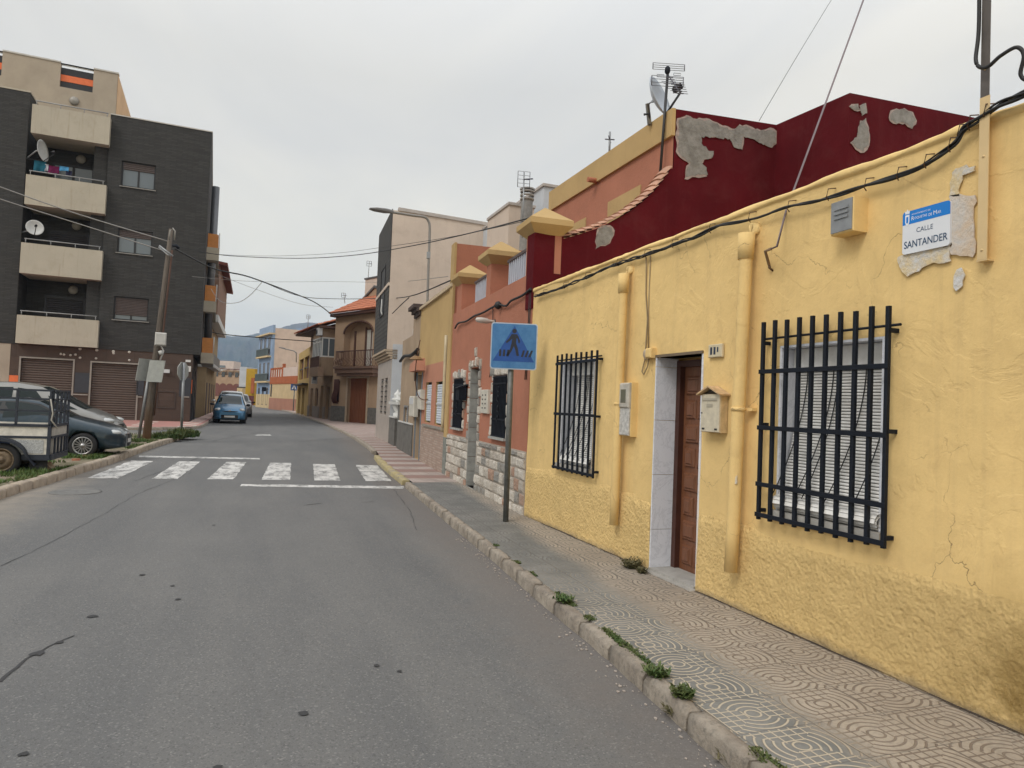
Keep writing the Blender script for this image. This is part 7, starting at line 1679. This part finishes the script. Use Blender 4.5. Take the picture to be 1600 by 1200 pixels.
def wheel(parent, c, r, w_, side, rim=ALLOY, spokes=14, steel=False):
    ax = Vector((0, side, 0)); wo = MB().lathe(c, [(r * .66, -w_ / 2), (r * .93, -w_ / 2), (r, -w_ / 2 + .03), (r, w_ / 2 - .03), (r * .94, w_ / 2), (r * .7, w_ / 2 + .004), (r * .66, w_ / 2 - .01)], 28, ax).build('wheel', RUB, parent)
    mb = MB(); mb.lathe(c, [(r * .67, w_ / 2 - .02), (r * .7, w_ / 2 + .006), (r * .63, w_ / 2 + .004), (r * .6, w_ / 2 - .05), (r * .2, w_ / 2 - .06)], 28, ax)
    if steel: mb.lathe(c, [(r * .6, w_ / 2 - .05), (r * .45, w_ / 2 - .005), (r * .3, w_ / 2 - .0), (r * .22, w_ / 2 - .02), (r * .2, w_ / 2 + .03), (.001, w_ / 2 + .035)], 24, ax)
    else:
        mb.lathe(c, [(r * .2, w_ / 2 - .04), (r * .17, w_ / 2 + .0), (.001, w_ / 2 + .004)], 16, ax)
        for k in range(spokes):
            a = 2 * math.pi * k / spokes; d = Vector((math.cos(a), 0, math.sin(a))); t_ = Vector((-math.sin(a), 0, math.cos(a))); q0, q1 = Vector(c) + d * r * .14, Vector(c) + d * r * .64; o = ax * (w_ / 2 - .005); ww = r * .035
            mb.add([q0 - t_ * ww + o, q0 + t_ * ww + o, q1 + t_ * ww * 1.2 + o, q1 - t_ * ww * 1.2 + o, q0 - t_ * ww + o * .6, q0 + t_ * ww + o * .6, q1 + t_ * ww + o * .6, q1 - t_ * ww + o * .6], [(0, 1, 2, 3), (0, 4, 5, 1), (1, 5, 6, 2), (2, 6, 7, 3), (3, 7, 4, 0)])
    mb.build('rim', rim, wo)
    if not steel: MB().lathe(c, [(r * .6, w_ / 2 - .045), (.001, w_ / 2 - .045)], 20, ax).build('brake_disc', BLK, wo)
    return wo
def car(S, label, name='parked_car', group=None):
    """S: tables of half width, sill, shoulder, top and top half width along x"""
    root = thing(name, (0, 0, 0), label, 'car', group); x0, x1 = S['x0'], S['x1']; n = 46
    W = lambda x: lerp_tab(S['w'], x); ZB = lambda x: lerp_tab(S['zb'], x); ZS = lambda x: lerp_tab(S['zs'], x); ZT = lambda x: lerp_tab(S['zt'], x); WT = lambda x: lerp_tab(S['wt'], x)
    cr = S.get('crown', .035)
    def sec(x):
        w, zb, zs, zt, wt = W(x), ZB(x), ZS(x), ZT(x), WT(x); zt = max(zt, zs + .02); m_ = zb + (zs - zb) * .5
        return [(0, zb), (w * .8, zb), (w * .95, zb + .03), (w * .985, zb + .12), (w, m_), (w * .99, m_ + (zs - m_) * .6), (w * .955, zs), (w * .955 + (wt - w * .955) * .5, zs + (zt - zs) * .5 + .012), (wt, zt - .012), (wt * .85, zt + cr * .35), (wt * .5, zt + cr * .8), (0, zt + cr)]
    def build_hull():
        mb = MB(); rows = []
        for i in range(n + 1):
            x = x0 + (x1 - x0) * i / n; s = sec(x); rows.append([(x, y, z) for y, z in s] + [(x, -y, z) for y, z in s[-2:0:-1]])
        m_ = len(rows[0]); mb.v = [Vector(q) for r_w in rows for q in r_w]
        for i in range(n):
            for k in range(m_): mb.sm.add(len(mb.f)); mb.f.append([i * m_ + k, i * m_ + (k + 1) % m_, (i + 1) * m_ + (k + 1) % m_, (i + 1) * m_ + k])
        mb.f.append(list(range(m_))); mb.f.append([n * m_ + k for k in range(m_)][::-1]); return mb
    body = build_hull().build('body', S['paint'], root); rw = S['r']
    cut = MB()
    for (xw) in S['wx']:
        for sd in (1, -1): cut.lathe((xw, sd * (W(xw) - .12), rw), [(.001, -.14), (rw * 1.13, -.14), (rw * 1.13, .3), (.001, .3)], 28, (0, sd, 0), smooth=False)
    co = cut.build('cut', BLK, local=True, weld=True); md = body.modifiers.new('b', 'BOOLEAN'); md.operation = 'DIFFERENCE'; md.object = co; md.solver = 'EXACT'
    dg = bpy.context.evaluated_depsgraph_get(); me = bpy.data.meshes.new_from_object(body.evaluated_get(dg)); body.modifiers.clear(); body.data = me; bpy.data.objects.remove(co)
    while len(me.materials) > 1: me.materials.pop(index=1)
    if not len(me.materials): me.materials.append(S['paint'])
    for xw in S['wx']:
        for sd in (1, -1):
            wheel(root, (xw, sd * (W(xw) - .115), rw), rw, .2, sd, S.get('rim', ALLOY), S.get('spokes', 14))
    mb = MB()
    for xw in S['wx']:
        for sd in (1, -1): mb.lathe((xw, sd * (W(xw) - .27), rw), [(rw * 1.12, -.02), (rw * 1.12, .14), (rw * 1.1, .14)], 24, (0, sd, 0)); mb.lathe((xw, sd * (W(xw) - .28), rw), [(.001, 0), (rw * 1.1, 0)], 20, (0, sd, 0))
    mb.build('wheel_arch', BLK, root)
    def ys(x, z):
        w, zs, zt, wt = W(x) * .955, ZS(x), max(ZT(x), ZS(x) + .02), WT(x); q = min(max((z - zs) / (zt - zs), 0), 1); return w + (wt - w) * q + .012 * math.sin(q * math.pi)
    def side(pts, m, nm, off=.006, parent=None):
        for sd in (1, -1):
            mb = MB(); n_ = len(pts); cen = (sum(p[0] for p in pts) / n_, sum(p[1] for p in pts) / n_); o = len(mb.v); rings = 5; vs = []
            for r in range(rings + 1):
                k = r / rings
                for p in pts: x = cen[0] + (p[0] - cen[0]) * k; z = cen[1] + (p[1] - cen[1]) * k; vs.append((x, sd * (ys(x, z) + off), z))
            fs = [(r * n_ + i, r * n_ + (i + 1) % n_, (r + 1) * n_ + (i + 1) % n_, (r + 1) * n_ + i) for r in range(rings) for i in range(n_)]
            mb.add(vs, fs, True).build(nm, m, parent or root)
    for poly in S['trim']: side(poly, BLK, 'window_trim', .004)
    for poly in S['win']: side(poly, CARG, 'side_window', .009)
    def screen(xa, xb, nm, k=.9):
        mb = MB(); mb.grid(lambda u, v: (xa + (xb - xa) * u, (v * 2 - 1) * WT(xa + (xb - xa) * u) * k, ZT(xa + (xb - xa) * u) + cr * (1 - ((v * 2 - 1) * k) ** 2) + .006), 10, 10); mb.build(nm, CARG, root)
    screen(*S['ws'], 'windscreen'); screen(*S['rs'], 'rear_window')
    for sd in (1, -1):
        hx, hy, hz, a, b, c_ = S['hl']
        v = MB(); c0 = Vector((hx, sd * hy, hz)); v.grid(lambda u, w_: c0 + Vector((a * math.sin(math.pi * u) * math.cos(2 * math.pi * w_), b * math.sin(math.pi * u) * math.sin(2 * math.pi * w_), c_ * math.cos(math.pi * u))), 10, 16)
        v.build('headlight', LENS, root)
        mx, mz = S['mir']; m_ = MB(); c1 = Vector((mx, sd * (W(mx) + .09), mz)); m_.grid(lambda u, w_: c1 + Vector((.07 * math.sin(math.pi * u) * math.cos(2 * math.pi * w_), .11 * math.sin(math.pi * u) * math.sin(2 * math.pi * w_), .07 * math.cos(math.pi * u))), 8, 12)
        m_.tube([c1, Vector((mx, sd * (W(mx) * .93), mz - .06))], .025, 6); m_.build('mirror', S.get('mirm', BLK), root)
        hd = MB(); 
        for dx in S.get('handles', ()): hd.box(XY, dx, dx + .16, sd * W(dx), sd * (W(dx) + .02), S['hz'], S['hz'] + .025)
        if hd.v: hd.build('door_handle', S['paint'], root)
    # front end
    fx = x1; bw = W(x1 - .1)
    g = MB(); g.box(XY, 0, 1, 0, 0, 0, 0) if 0 else None
    YZ = Fr((fx, 0), (fx, 1)); YZ.n = Vector((1, 0))
    def bar(y0, y1, z0, z1, d, m, nm, rel=0.):
        mb = MB(); mb.grid(lambda u, v: (fx + d - S.get('bow', .12) * ((y0 + (y1 - y0) * u) / bw) ** 2 - rel, y0 + (y1 - y0) * u, z0 + (z1 - z0) * v), 12, 2); mb.grid(lambda u, v: (fx + d - .05 - S.get('bow', .12) * ((y0 + (y1 - y0) * u) / bw) ** 2 - rel, y0 + (y1 - y0) * u, z0 + (z1 - z0) * v), 12, 2)
        mb.build(nm, m, root)
    for q in S['bars']: bar(*q)
    for ln in S.get('lines', ()):
        for sd in (1, -1): MB().tube([(x, sd * (ys(x, z) + .001 if z > ZS(x) else sd and sd * (W(x) * (1.0 if z < ZB(x) + (ZS(x) - ZB(x)) * .6 else .985))), z) for x, z in ln], .004, 4).build('door_seam', BLK, root)
    return root
def place(o, loc, yaw, k=1.):
    o.location = loc; o.rotation_euler = (0, 0, R(yaw)); o.scale = (k, k, k)
# dark blue saloon
SED = dict(x0=-2.2, x1=2.18, r=.315, wx=(-1.32, 1.28), paint=paint('dark_blue_paint', (.01, .028, .042)), bow=.16,
    w=[(-2.2, .62), (-1.9, .82), (-1.2, .87), (1.2, .87), (1.75, .83), (2.02, .72), (2.18, .5)], zb=[(-2.2, .34), (-1.9, .24), (1.8, .22), (2.18, .28)],
    zs=[(-2.2, .75), (-2., .9), (-1., .93), (.4, .92), (1.0, .87), (1.6, .76), (2.0, .64), (2.18, .52)], zt=[(-2.2, .82), (-2.05, .98), (-1.55, 1.02), (-.75, 1.38), (-.1, 1.42), (.25, 1.37), (1.0, .98), (1.5, .87), (1.95, .74), (2.18, .56)],
    wt=[(-2.2, .5), (-1.6, .68), (-.8, .56), (.2, .57), (1.0, .68), (1.6, .62), (2.18, .42)],
    trim=[[(-1.35, .95), (.98, .95), (.3, 1.31), (-.1, 1.37), (-.7, 1.35), (-1.1, 1.2)]], win=[[(-.42, .97), (.86, .97), (.26, 1.28), (-.1, 1.34), (-.42, 1.34)], [(-1.22, .98), (-.5, .97), (-.5, 1.33), (-.75, 1.31), (-1.05, 1.16)]],
    ws=(.27, .97), rs=(-1.5, -.78), hl=(1.84, .585, .64, .24, .165, .085), mir=(.62, .98), handles=(-.25, -1.05), hz=.82,
    bars=[(-.35, .35, .5, .6, .02, BLK, 'grille'), (-.5, .5, .28, .36, .03, BLK, 'air_intake'), (-.26, .26, .38, .48, .035, plain('number_plate_white', (.6, .6, .58), .4), 'number_plate')],
    lines=[[(-.45, .3), (-.45, .9)], [(.85, .3), (.9, .88)], [(1.72, .5), (1.98, .5)]], spokes=15)
w0 = G(127, 715.5, .08); sc_ = .9
sed = car(SED, 'dark blue saloon parked on the grass behind the trailer, nose to the road'); place(sed, (w0.x - 1.28 * sc_, w0.y + .8 * sc_, .07), 1, sc_); print('sedan', w0)
# silver people carrier
MPV = dict(x0=-2.25, x1=2.2, r=.32, wx=(-1.4, 1.42), paint=paint('silver_beige_paint', (.24, .235, .22), .5), bow=.2,
    w=[(-2.25, .7), (-1.9, .86), (1.3, .89), (1.8, .84), (2.05, .72), (2.2, .5)], zb=[(-2.25, .36), (-1.9, .25), (1.8, .22), (2.2, .3)],
    zs=[(-2.25, .95), (-1.9, 1.02), (.6, .98), (1.3, .9), (1.8, .78), (2.08, .64), (2.2, .52)], zt=[(-2.25, 1.1), (-2.1, 1.5), (-1.7, 1.62), (-.3, 1.66), (.3, 1.58), (1.42, 1.0), (1.8, .86), (2.08, .7), (2.2, .56)],
    wt=[(-2.25, .6), (-1.7, .64), (.3, .62), (1.4, .74), (1.8, .66), (2.2, .4)],
    trim=[], win=[[(-1.85, 1.1), (-1.2, 1.08), (-1.2, 1.53), (-1.6, 1.5), (-1.82, 1.35)], [(-1.12, 1.07), (-.28, 1.05), (-.28, 1.55), (-1.12, 1.53)], [(-.18, 1.05), (.6, 1.03), (.22, 1.49), (-.18, 1.54)], [(.7, 1.03), (1.24, 1.01), (.72, 1.27), (.52, 1.36)]],
    ws=(.36, 1.4), rs=(-2.2, -1.9), hl=(1.8, .585, .72, .3, .2, .1), mir=(.9, 1.08), handles=(-.35, -1.3), hz=.9,
    bars=[(-.4, .4, .56, .64, .01, BLK, 'grille'), (-.7, .7, .26, .5, .05, BLK, 'bumper'), (-.26, .26, .4, .5, .06, plain('number_plate_white', (.6, .6, .58)), 'number_plate')],
    lines=[[(-.22, .3), (-.22, 1.)], [(1.0, .3), (1.05, .95)]], spokes=10)
mpv = car(MPV, 'silver people carrier parked behind the dark blue saloon, nose to the road'); nose = D(194, 656, 19.6); print('mpv', nose)
place(mpv, (nose.x - 2.2, nose.y, .05), -2, 1.0)
# small blue hatchback facing the camera
HB = dict(x0=-1.9, x1=1.92, r=.3, wx=(-1.18, 1.22), paint=paint('sky_blue_paint', (.05, .17, .31), .4), bow=.22,
    w=[(-1.9, .62), (-1.6, .8), (1.2, .84), (1.6, .78), (1.8, .68), (1.92, .5)], zb=[(-1.9, .34), (-1.5, .24), (1.6, .2), (1.92, .26)],
    zs=[(-1.9, .9), (-1.5, .98), (.7, .93), (1.3, .85), (1.65, .75), (1.92, .55)], zt=[(-1.9, 1.0), (-1.75, 1.3), (-1.2, 1.5), (-.3, 1.54), (.15, 1.47), (1.0, .99), (1.4, .9), (1.7, .78), (1.92, .6)],
    wt=[(-1.9, .55), (-1.2, .56), (.1, .56), (1., .68), (1.5, .6), (1.92, .42)],
    trim=[[(-1.5, 1.02), (.92, .96), (.15, 1.42), (-.4, 1.47), (-1.2, 1.43)]], win=[[(-.3, 1.0), (.8, .98), (.14, 1.39), (-.3, 1.43)], [(-1.4, 1.05), (-.4, 1.0), (-.4, 1.43), (-1.15, 1.39)]],
    ws=(.2, .98), rs=(-1.85, -1.3), hl=(1.54, .58, .72, .26, .19, .11), mir=(.62, 1.0), mirm=BLK, handles=(-.2,), hz=.84,
    bars=[(-.4, .4, .62, .67, .03, BLK, 'grille'), (-.62, .62, .27, .46, .09, BLK, 'air_intake'), (-.26, .26, .33, .43, .115, plain('number_plate_white', (.6, .6, .58)), 'number_plate'), (-.06, .06, .66, .72, .02, ALLOY, 'emblem')], spokes=9)
hb = car(HB, 'light blue hatchback parked facing the camera beside the left pavement'); c = G(357, 662, 0); print('hatch', c)
hk = 1.06; yv = math.degrees(math.atan2(CAM.y - c.y, CAM.x - c.x)) - 3
place(hb, (c.x + .0, c.y + 1.9 * hk, 0), -89, hk)
for sd in (1, -1): MB().lathe((1.86, sd * .5, .38), [(.001, .05), (.06, .04), (.07, 0)], 12, (1, 0, 0)).build('fog_lamp', LENS, hb)
E1 = dict(HB); E1['paint'] = paint('white_car_paint', (.6, .61, .62), .1); E1['mirm'] = E1['paint']
wc = car(E1, 'white hatchback parked directly behind the light blue one'); place(wc, (c.x - .12, c.y + 8.6, 0), -88, 1.2)
E2 = dict(HB); E2['paint'] = paint('grey_car_paint', (.3, .3, .32), .4)
gc = car(E2, 'pale grey hatchback, farthest of the three parked down the street'); place(gc, (c.x + .25, c.y + 15, 0), -88, 1.1)
# ------------------------------------------------------------------ trailer with wire cage sides
wc_ = G(6, 745, .06); TY = wc_.y + .12; print('trailer', wc_)
xe, _z = onY(79, 690, TY); yb_ = onX(104, 690, xe)[0]; print(xe, yb_)
TX = Fr((0, TY), (1, TY)); TX.n = Vector((0, -1)); ztp = onY(79, 665, TY)[1]; zbt = onY(77, 714, TY)[1]; zcg = (onY(84, 611, TY)[1] + onY(10, 607, TY)[1]) / 2; print(ztp, zbt, zcg)
tr = thing('trailer', (xe - 1.3, TY + .6, 0), 'small white panelled trailer with dark mesh cage sides parked on the verge', 'trailer')
STEEL = plain('blue_grey_steel', (.03, .036, .05), .6, .2, .3, 14); PANEL = plain('weathered_white_panel', (.64, .61, .54), .7, 0, .2, 8)
LX = xe - 2.7; WD = max(yb_ - TY, .9) if yb_ - TY < 2 else 1.4; TF2 = Fr((xe, TY), (xe, TY + 1)); TF2.n = Vector((1, 0)); print('WD', WD)
zm = zbt + (ztp - zbt) * .62
MB().box(TX, LX, xe - .05, -.03, 0, zbt + .04, zm - .02).box(TX, LX, xe - .05, -.03, 0, zm + .02, ztp - .03).build('side_panel', PANEL, tr)
MB().box(TX, LX, xe - .05, -WD, -WD + .03, zbt, ztp).build('side_panel', PANEL, tr)
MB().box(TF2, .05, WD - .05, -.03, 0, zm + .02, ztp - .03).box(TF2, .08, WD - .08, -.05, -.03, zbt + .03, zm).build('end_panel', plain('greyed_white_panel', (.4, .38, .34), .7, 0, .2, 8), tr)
MB().box(TX, LX, xe, -WD, -.0, zbt - .05, zbt).build('floor', STEEL, tr)
mb = MB().box(TX, LX, xe, -.02, .02, ztp - .03, ztp + .02).box(TX, LX, xe, -.02, .015, zm - .02, zm + .02).box(TX, LX, xe, -.04, .03, zbt - .06, zbt + .04)
for q in (xe - .05, xe - .98, xe - 1.9): mb.box(TX, q, q + .05, -.03, .025, zbt, ztp)
mb.box(TF2, 0, WD, -.02, .02, ztp - .03, ztp + .02); mb.box(TF2, 0, WD, -.02, .02, zm - .02, zm + .02); mb.box(TF2, 0, WD, -.04, .03, zbt - .06, zbt + .04); mb.box(TF2, WD - .05, WD, -.03, .025, zbt, ztp)
for i in range(1, 5): q = WD * i / 5; mb.box(TF2, q - .02, q + .02, .0, .03, zbt, zm)
mb.build('frame', STEEL, tr)
mb = MB()
for (q) in (xe - .05, xe - .55, xe - .98, xe - 1.45, xe - 1.9): mb.box(TX, q, q + .035, -.02, .02, ztp, zcg)
for z_ in (ztp + (zcg - ztp) * .38, ztp + (zcg - ztp) * .72, zcg - .02): mb.box(TX, LX, xe, -.015, .015, z_, z_ + .035)
for q in (.0, WD * .25, WD * .5, WD * .75, WD - .03): mb.box(TF2, q, q + .03, -.02, .02, ztp, zcg)
for z_ in (ztp + (zcg - ztp) * .38, ztp + (zcg - ztp) * .72, zcg - .02): mb.box(TF2, 0, WD, -.015, .015, z_, z_ + .03)
mb.box(TX, LX, xe, -WD, -WD + .03, zcg - .02, zcg + .01); mb.build('cage', STEEL, tr)
MB().box(TX, LX, xe - .95 + .35, .0, .006, zm - .13, zm - .04).build('blue_stripe', plain('deep_blue_stripe', (.01, .04, .14), .5), tr)
MB().box(TX, LX, xe - .6, .0, .006, zm - .17, zm - .155).build('thin_stripe', plain('deep_blue_stripe', (.01, .04, .14)), tr)
MB().box(TX, xe - .56, xe - .1, .001, .008, zbt + .06, zm - .05).build('worn_plate', plain('scuffed_grey_plate', (.42, .43, .43), .6, .2, .5, 50), tr)
rr = .285; cx_ = onY(4, 712, TY)[0]
STW = plain('rusty_steel_rim', (.2, .15, .1), .7, .4, .4, 20)
wheel(tr, (cx_, TY - .02, rr + .06), rr, .17, -1, STW, steel=True); wheel(tr, (cx_ + .0, TY + WD + .02, rr + .06), rr, .17, 1, STW, steel=True)
mb = MB(); n = 12; P1 = []
for k in range(n + 1): a = R(8 + 164 * k / n); P1.append((cx_ + math.cos(a) * (rr + .1), rr + .08 + math.sin(a) * (rr + .07)))
for a, b in zip(P1[:-1], P1[1:]): mb.quad(TX.w(a[0], -.1, a[1]), TX.w(b[0], -.1, b[1]), TX.w(b[0], .16, b[1]), TX.w(a[0], .16, a[1])); mb.quad(TX.w(a[0], .16, a[1]), TX.w(b[0], .16, b[1]), TX.w(b[0], .16, b[1] - .05), TX.w(a[0], .16, a[1] - .05))
mb.quad(TX.w(P1[0][0], -.1, P1[0][1]), TX.w(P1[0][0], .16, P1[0][1]), TX.w(P1[0][0] + .12, .16, P1[0][1] - .16), TX.w(P1[0][0] + .12, -.1, P1[0][1] - .16)); mb.build('mudguard', STEEL, tr)
MB().box(TX, xe - .32, xe - .05, -.12, -.08, zbt - .28, zbt - .05).build('light_board', BLK, tr)
mb = MB().tube([TX.w(xe - .03, .03, zcg - .15), TX.w(xe + .02, .05, zcg - .4), TX.w(xe - .0, .04, ztp + .1), TX.w(xe + .1, .02, ztp - .05)], .012, 6); mb.build('rope', plain('frayed_rope', (.4, .38, .33), .9), tr)
# chock and rubble on the verge
q = G(62, 737, .1); ck2 = MB().add([q + Vector(v) for v in ((-.22, -.05, 0), (.22, -.05, 0), (.1, -.05, .17), (-.22, .25, 0), (.22, .25, 0), (.1, .25, .17))], [(0, 1, 2), (3, 4, 5), (0, 1, 4, 3), (1, 2, 5, 4), (2, 0, 3, 5)]); tag(ck2.build('wheel_chock', plain('brown_board', (.3, .23, .15), .8, 0, .3, 12)), 'brown wooden wedge lying on the grass under the trailer', 'wedge')
for k, (x, y, w_, lab) in enumerate(((136, 713, .15, 'flat terracotta brick fragment on the verge beside the kerb'), (120, 719, .09, 'small broken brick on the verge nearer the trailer'), (61, 737.5, .09, 'white scrap of litter on the grass under the trailer'))):
    q = G(x, y, .12); mb = MB(); n = 7; rot_ = random.random() * 6
    ring = [(math.cos(rot_ + i / n * 6.28) * w_ * random.uniform(.7, 1.2), math.sin(rot_ + i / n * 6.28) * w_ * .7 * random.uniform(.7, 1.2)) for i in range(n)]
    mb.slab([(q.x + a, q.y + b) for a, b in ring], .09, .15); tag(mb.build('brick_fragment' if k < 2 else 'litter', plain('broken_terracotta', (.36, .15, .09), .9, 0, .3, 20) if k < 2 else WHITE), lab, 'rubble' if k < 2 else 'litter')
# ------------------------------------------------------------------ grass, weeds, moss
def leafmat(name, a, b):
    m = bpy.data.materials.new(name); t = NT(m); g = t.new('ShaderNodeNewGeometry'); p = t.pos(); c = t.mix(g.outputs['Random Per Island'], a, b); c = t.mix(t.ramp(t.noise(p, 2.5, 4), .45, .65, 0, .5), c, (.16, .13, .05)); t.out(c, .7); return m
GR = leafmat('grass_blades', (.035, .085, .012), (.09, .15, .03)); WD_ = leafmat('weed_leaves', (.03, .075, .012), (.08, .12, .03)); DRY = leafmat('dry_weed', (.08, .075, .03), (.13, .11, .05))
def blade(mb, p, h, w_, ang, lean):
    d = Vector((math.cos(ang), math.sin(ang), 0)); s = Vector((-d.y, d.x, 0)) * w_; a = p + d * lean * .4 + Vector((0, 0, h * .6)); b = p + d * lean + Vector((0, 0, h))
    o = len(mb.v); mb.v += [p - s, p + s, a + s * .7, a - s * .7, b]; mb.f += [[o, o + 1, o + 2, o + 3], [o + 3, o + 2, o + 4]]
rg = random.Random(3); mb = MB(); kl = [q for q in resample(kL, .1) if q.y > 8]
for i in range(26000):
    q = rg.choice(kl); off = .16 + abs(rg.gauss(0, .9)); x, y = q.x - off, q.y + rg.uniform(-.1, .1)
    if y > 24.5 and off > .3 and rg.random() < .6: continue
    d = noise.noise(Vector((x * 1.1, y * 1.1, 0))) + .5 * noise.noise(Vector((x * 4, y * 4, 3)))
    if d < -.05 + max(0, off - 1.6) * .25: continue
    h = rg.uniform(.03, .085) * (1 + d); blade(mb, Vector((x, y, .105)), h, rg.uniform(.006, .013), rg.uniform(0, 6.28), rg.uniform(.01, .06))
tag(mb.build('grass', GR), 'short patchy grass on the verge behind the left kerb', 'grass', kind='stuff')
def clump(p, r, h, n, seed, dry=False, name='weed', label=''):
    g_ = random.Random(seed); mb = MB(); st = MB()
    for i in range(n):
        a = g_.uniform(0, 6.28); q = r * math.sqrt(g_.random()); b = Vector((p[0] + math.cos(a) * q * .6, p[1] + math.sin(a) * q * .6, p[2])); tip = Vector((p[0] + math.cos(a) * q * 1.3, p[1] + math.sin(a) * q * 1.3, p[2] + h * g_.uniform(.35, 1)))
        st.tube([b, b.lerp(tip, .5) + Vector((0, 0, h * .1)), tip], .0025, 3, cap=False)
        for k in range(7):
            c = b.lerp(tip, .25 + .75 * k / 6) + Vector((g_.uniform(-1, 1), g_.uniform(-1, 1), g_.uniform(-.3, .6))) * .02; blade(mb, c, g_.uniform(.006, .03), g_.uniform(.004, .011), g_.uniform(0, 6.28), g_.uniform(.015, .045))
    o = thing(name, p, label, 'weed'); mb.build('leaves', DRY if dry else WD_, o); st.build('stems', plain('weed_stem', (.1, .11, .04), .8), o); return o
zz = .11
for k, (x, y, r, h, n, dry, lab) in enumerate(((986, 888, .08, .085, 55, True, 'dry tufted weed at the foot of the yellow wall beside the door'), (1003, 896, .04, .05, 20, True, 'small dry weed nearest the marble door jamb'),
    (1066, 1090, .04, .045, 50, False, 'bright green leafy weed growing over the near kerb'), (1056, 1120, .045, .045, 45, True, 'straggly grey-green weed on the road side of the near kerb'), (1112, 1158, .04, .08, 30, False, 'thin grassy tuft against the kerb face, nearest the camera'),
    (940, 1003, .05, .04, 30, True, 'small weed where the kerb stone has crumbled'), (882, 940, .06, .035, 40, False, 'low green weed in the kerb joint opposite the door'), (1025, 1055, .05, .03, 36, False, 'low green weed between kerb stone and paving, left of the leafy one'), (1140, 1190, .045, .035, 30, True, 'pale weed at the bottom edge by the last kerb stone'))):
    q = G(x, y, 0 if k in (3, 4, 5, 8) else zz); clump((q.x, q.y, q.z), r, h, n, k + 5, dry, 'weed', lab)
for k, (x, y, r, h, n) in enumerate(((262, 685, .5, .22, 130), (283, 683, .45, .3, 150), (297, 682, .3, .25, 90))):
    q = G(x, y, .1); g_ = random.Random(k + 40); mb = MB()
    for i in range(n * 6):
        a = g_.uniform(0, 6.28); rr_ = r * math.sqrt(g_.random()); blade(mb, Vector((q.x + math.cos(a) * rr_, q.y + math.sin(a) * rr_ * .8, .1 + g_.uniform(0, h * .5) * (1 - rr_ / r))), g_.uniform(.06, h), g_.uniform(.01, .03), g_.uniform(0, 6.28), g_.uniform(.02, .12))
    tag(mb.build('weed_patch', WD_), ('spreading green weed patch left of the stop sign post', 'green weed patch round the foot of the stop sign post', 'green weed patch right of the stop sign, at the kerb tip')[k], 'weed')
# moss in the joint behind the kerb
mb = MB(); g_ = random.Random(9); kr = [q for q in resample(kR, .012) if 2.2 < q.y < 8]
for i in range(9000):
    q = g_.choice(kr); o = .1 + g_.gauss(0, .018); d = noise.noise(Vector((q.x * 2.5, q.y * 2.5, 7)))
    if d < .14: continue
    blade(mb, Vector((q.x + o, q.y, .106)), g_.uniform(.004, .016), g_.uniform(.003, .007), g_.uniform(0, 6.28), g_.uniform(.003, .014))
tag(mb.build('moss', WD_), 'moss and tiny weeds filling the joint behind the near kerb', 'moss', kind='stuff')
# crumbs of mortar in the gutter
mb = MB()
for i in range(300):
    q = g_.choice([k for k in kr]); o = -abs(g_.gauss(.03, .05)) - .01; s = g_.choice((.002, .003, .003, .004, .006, .009)); c = Vector((q.x + o, q.y + g_.uniform(0, .3), .004)); n = 5
    mb.slab([(c.x + math.cos(k * 1.256 + i) * s * g_.uniform(.6, 1.3), c.y + math.sin(k * 1.256 + i) * s * 1.4) for k in range(n)], .002, .002 + s * .6)
tag(mb.build('grit', plain('gutter_grit', (.36, .31, .27), .9, 0, .3, 30)), 'pale grit and mortar crumbs in the gutter', 'grit', kind='stuff')
# ------------------------------------------------------------------ the air: thin blue haze that only tells on the far hills
hm = bpy.data.materials.new('haze'); hm.use_nodes = True; hn = hm.node_tree
for n_ in list(hn.nodes):
    if n_.type == 'BSDF_PRINCIPLED': hn.nodes.remove(n_)
pv = hn.nodes.new('ShaderNodeVolumePrincipled'); pv.inputs['Color'].default_value = (.5, .68, 1., 1); pv.inputs['Density'].default_value = .00024; pv.inputs['Anisotropy'].default_value = .0
hn.links.new(pv.outputs[0], hn.nodes['Material Output'].inputs['Volume'])
hb_ = MB().box(XY, -3800, 3800, -500, 4600, -1.1, 420).build('haze', hm); tag(hb_, 'thin bluish haze between the street and the hills', 'haze', kind='stuff')
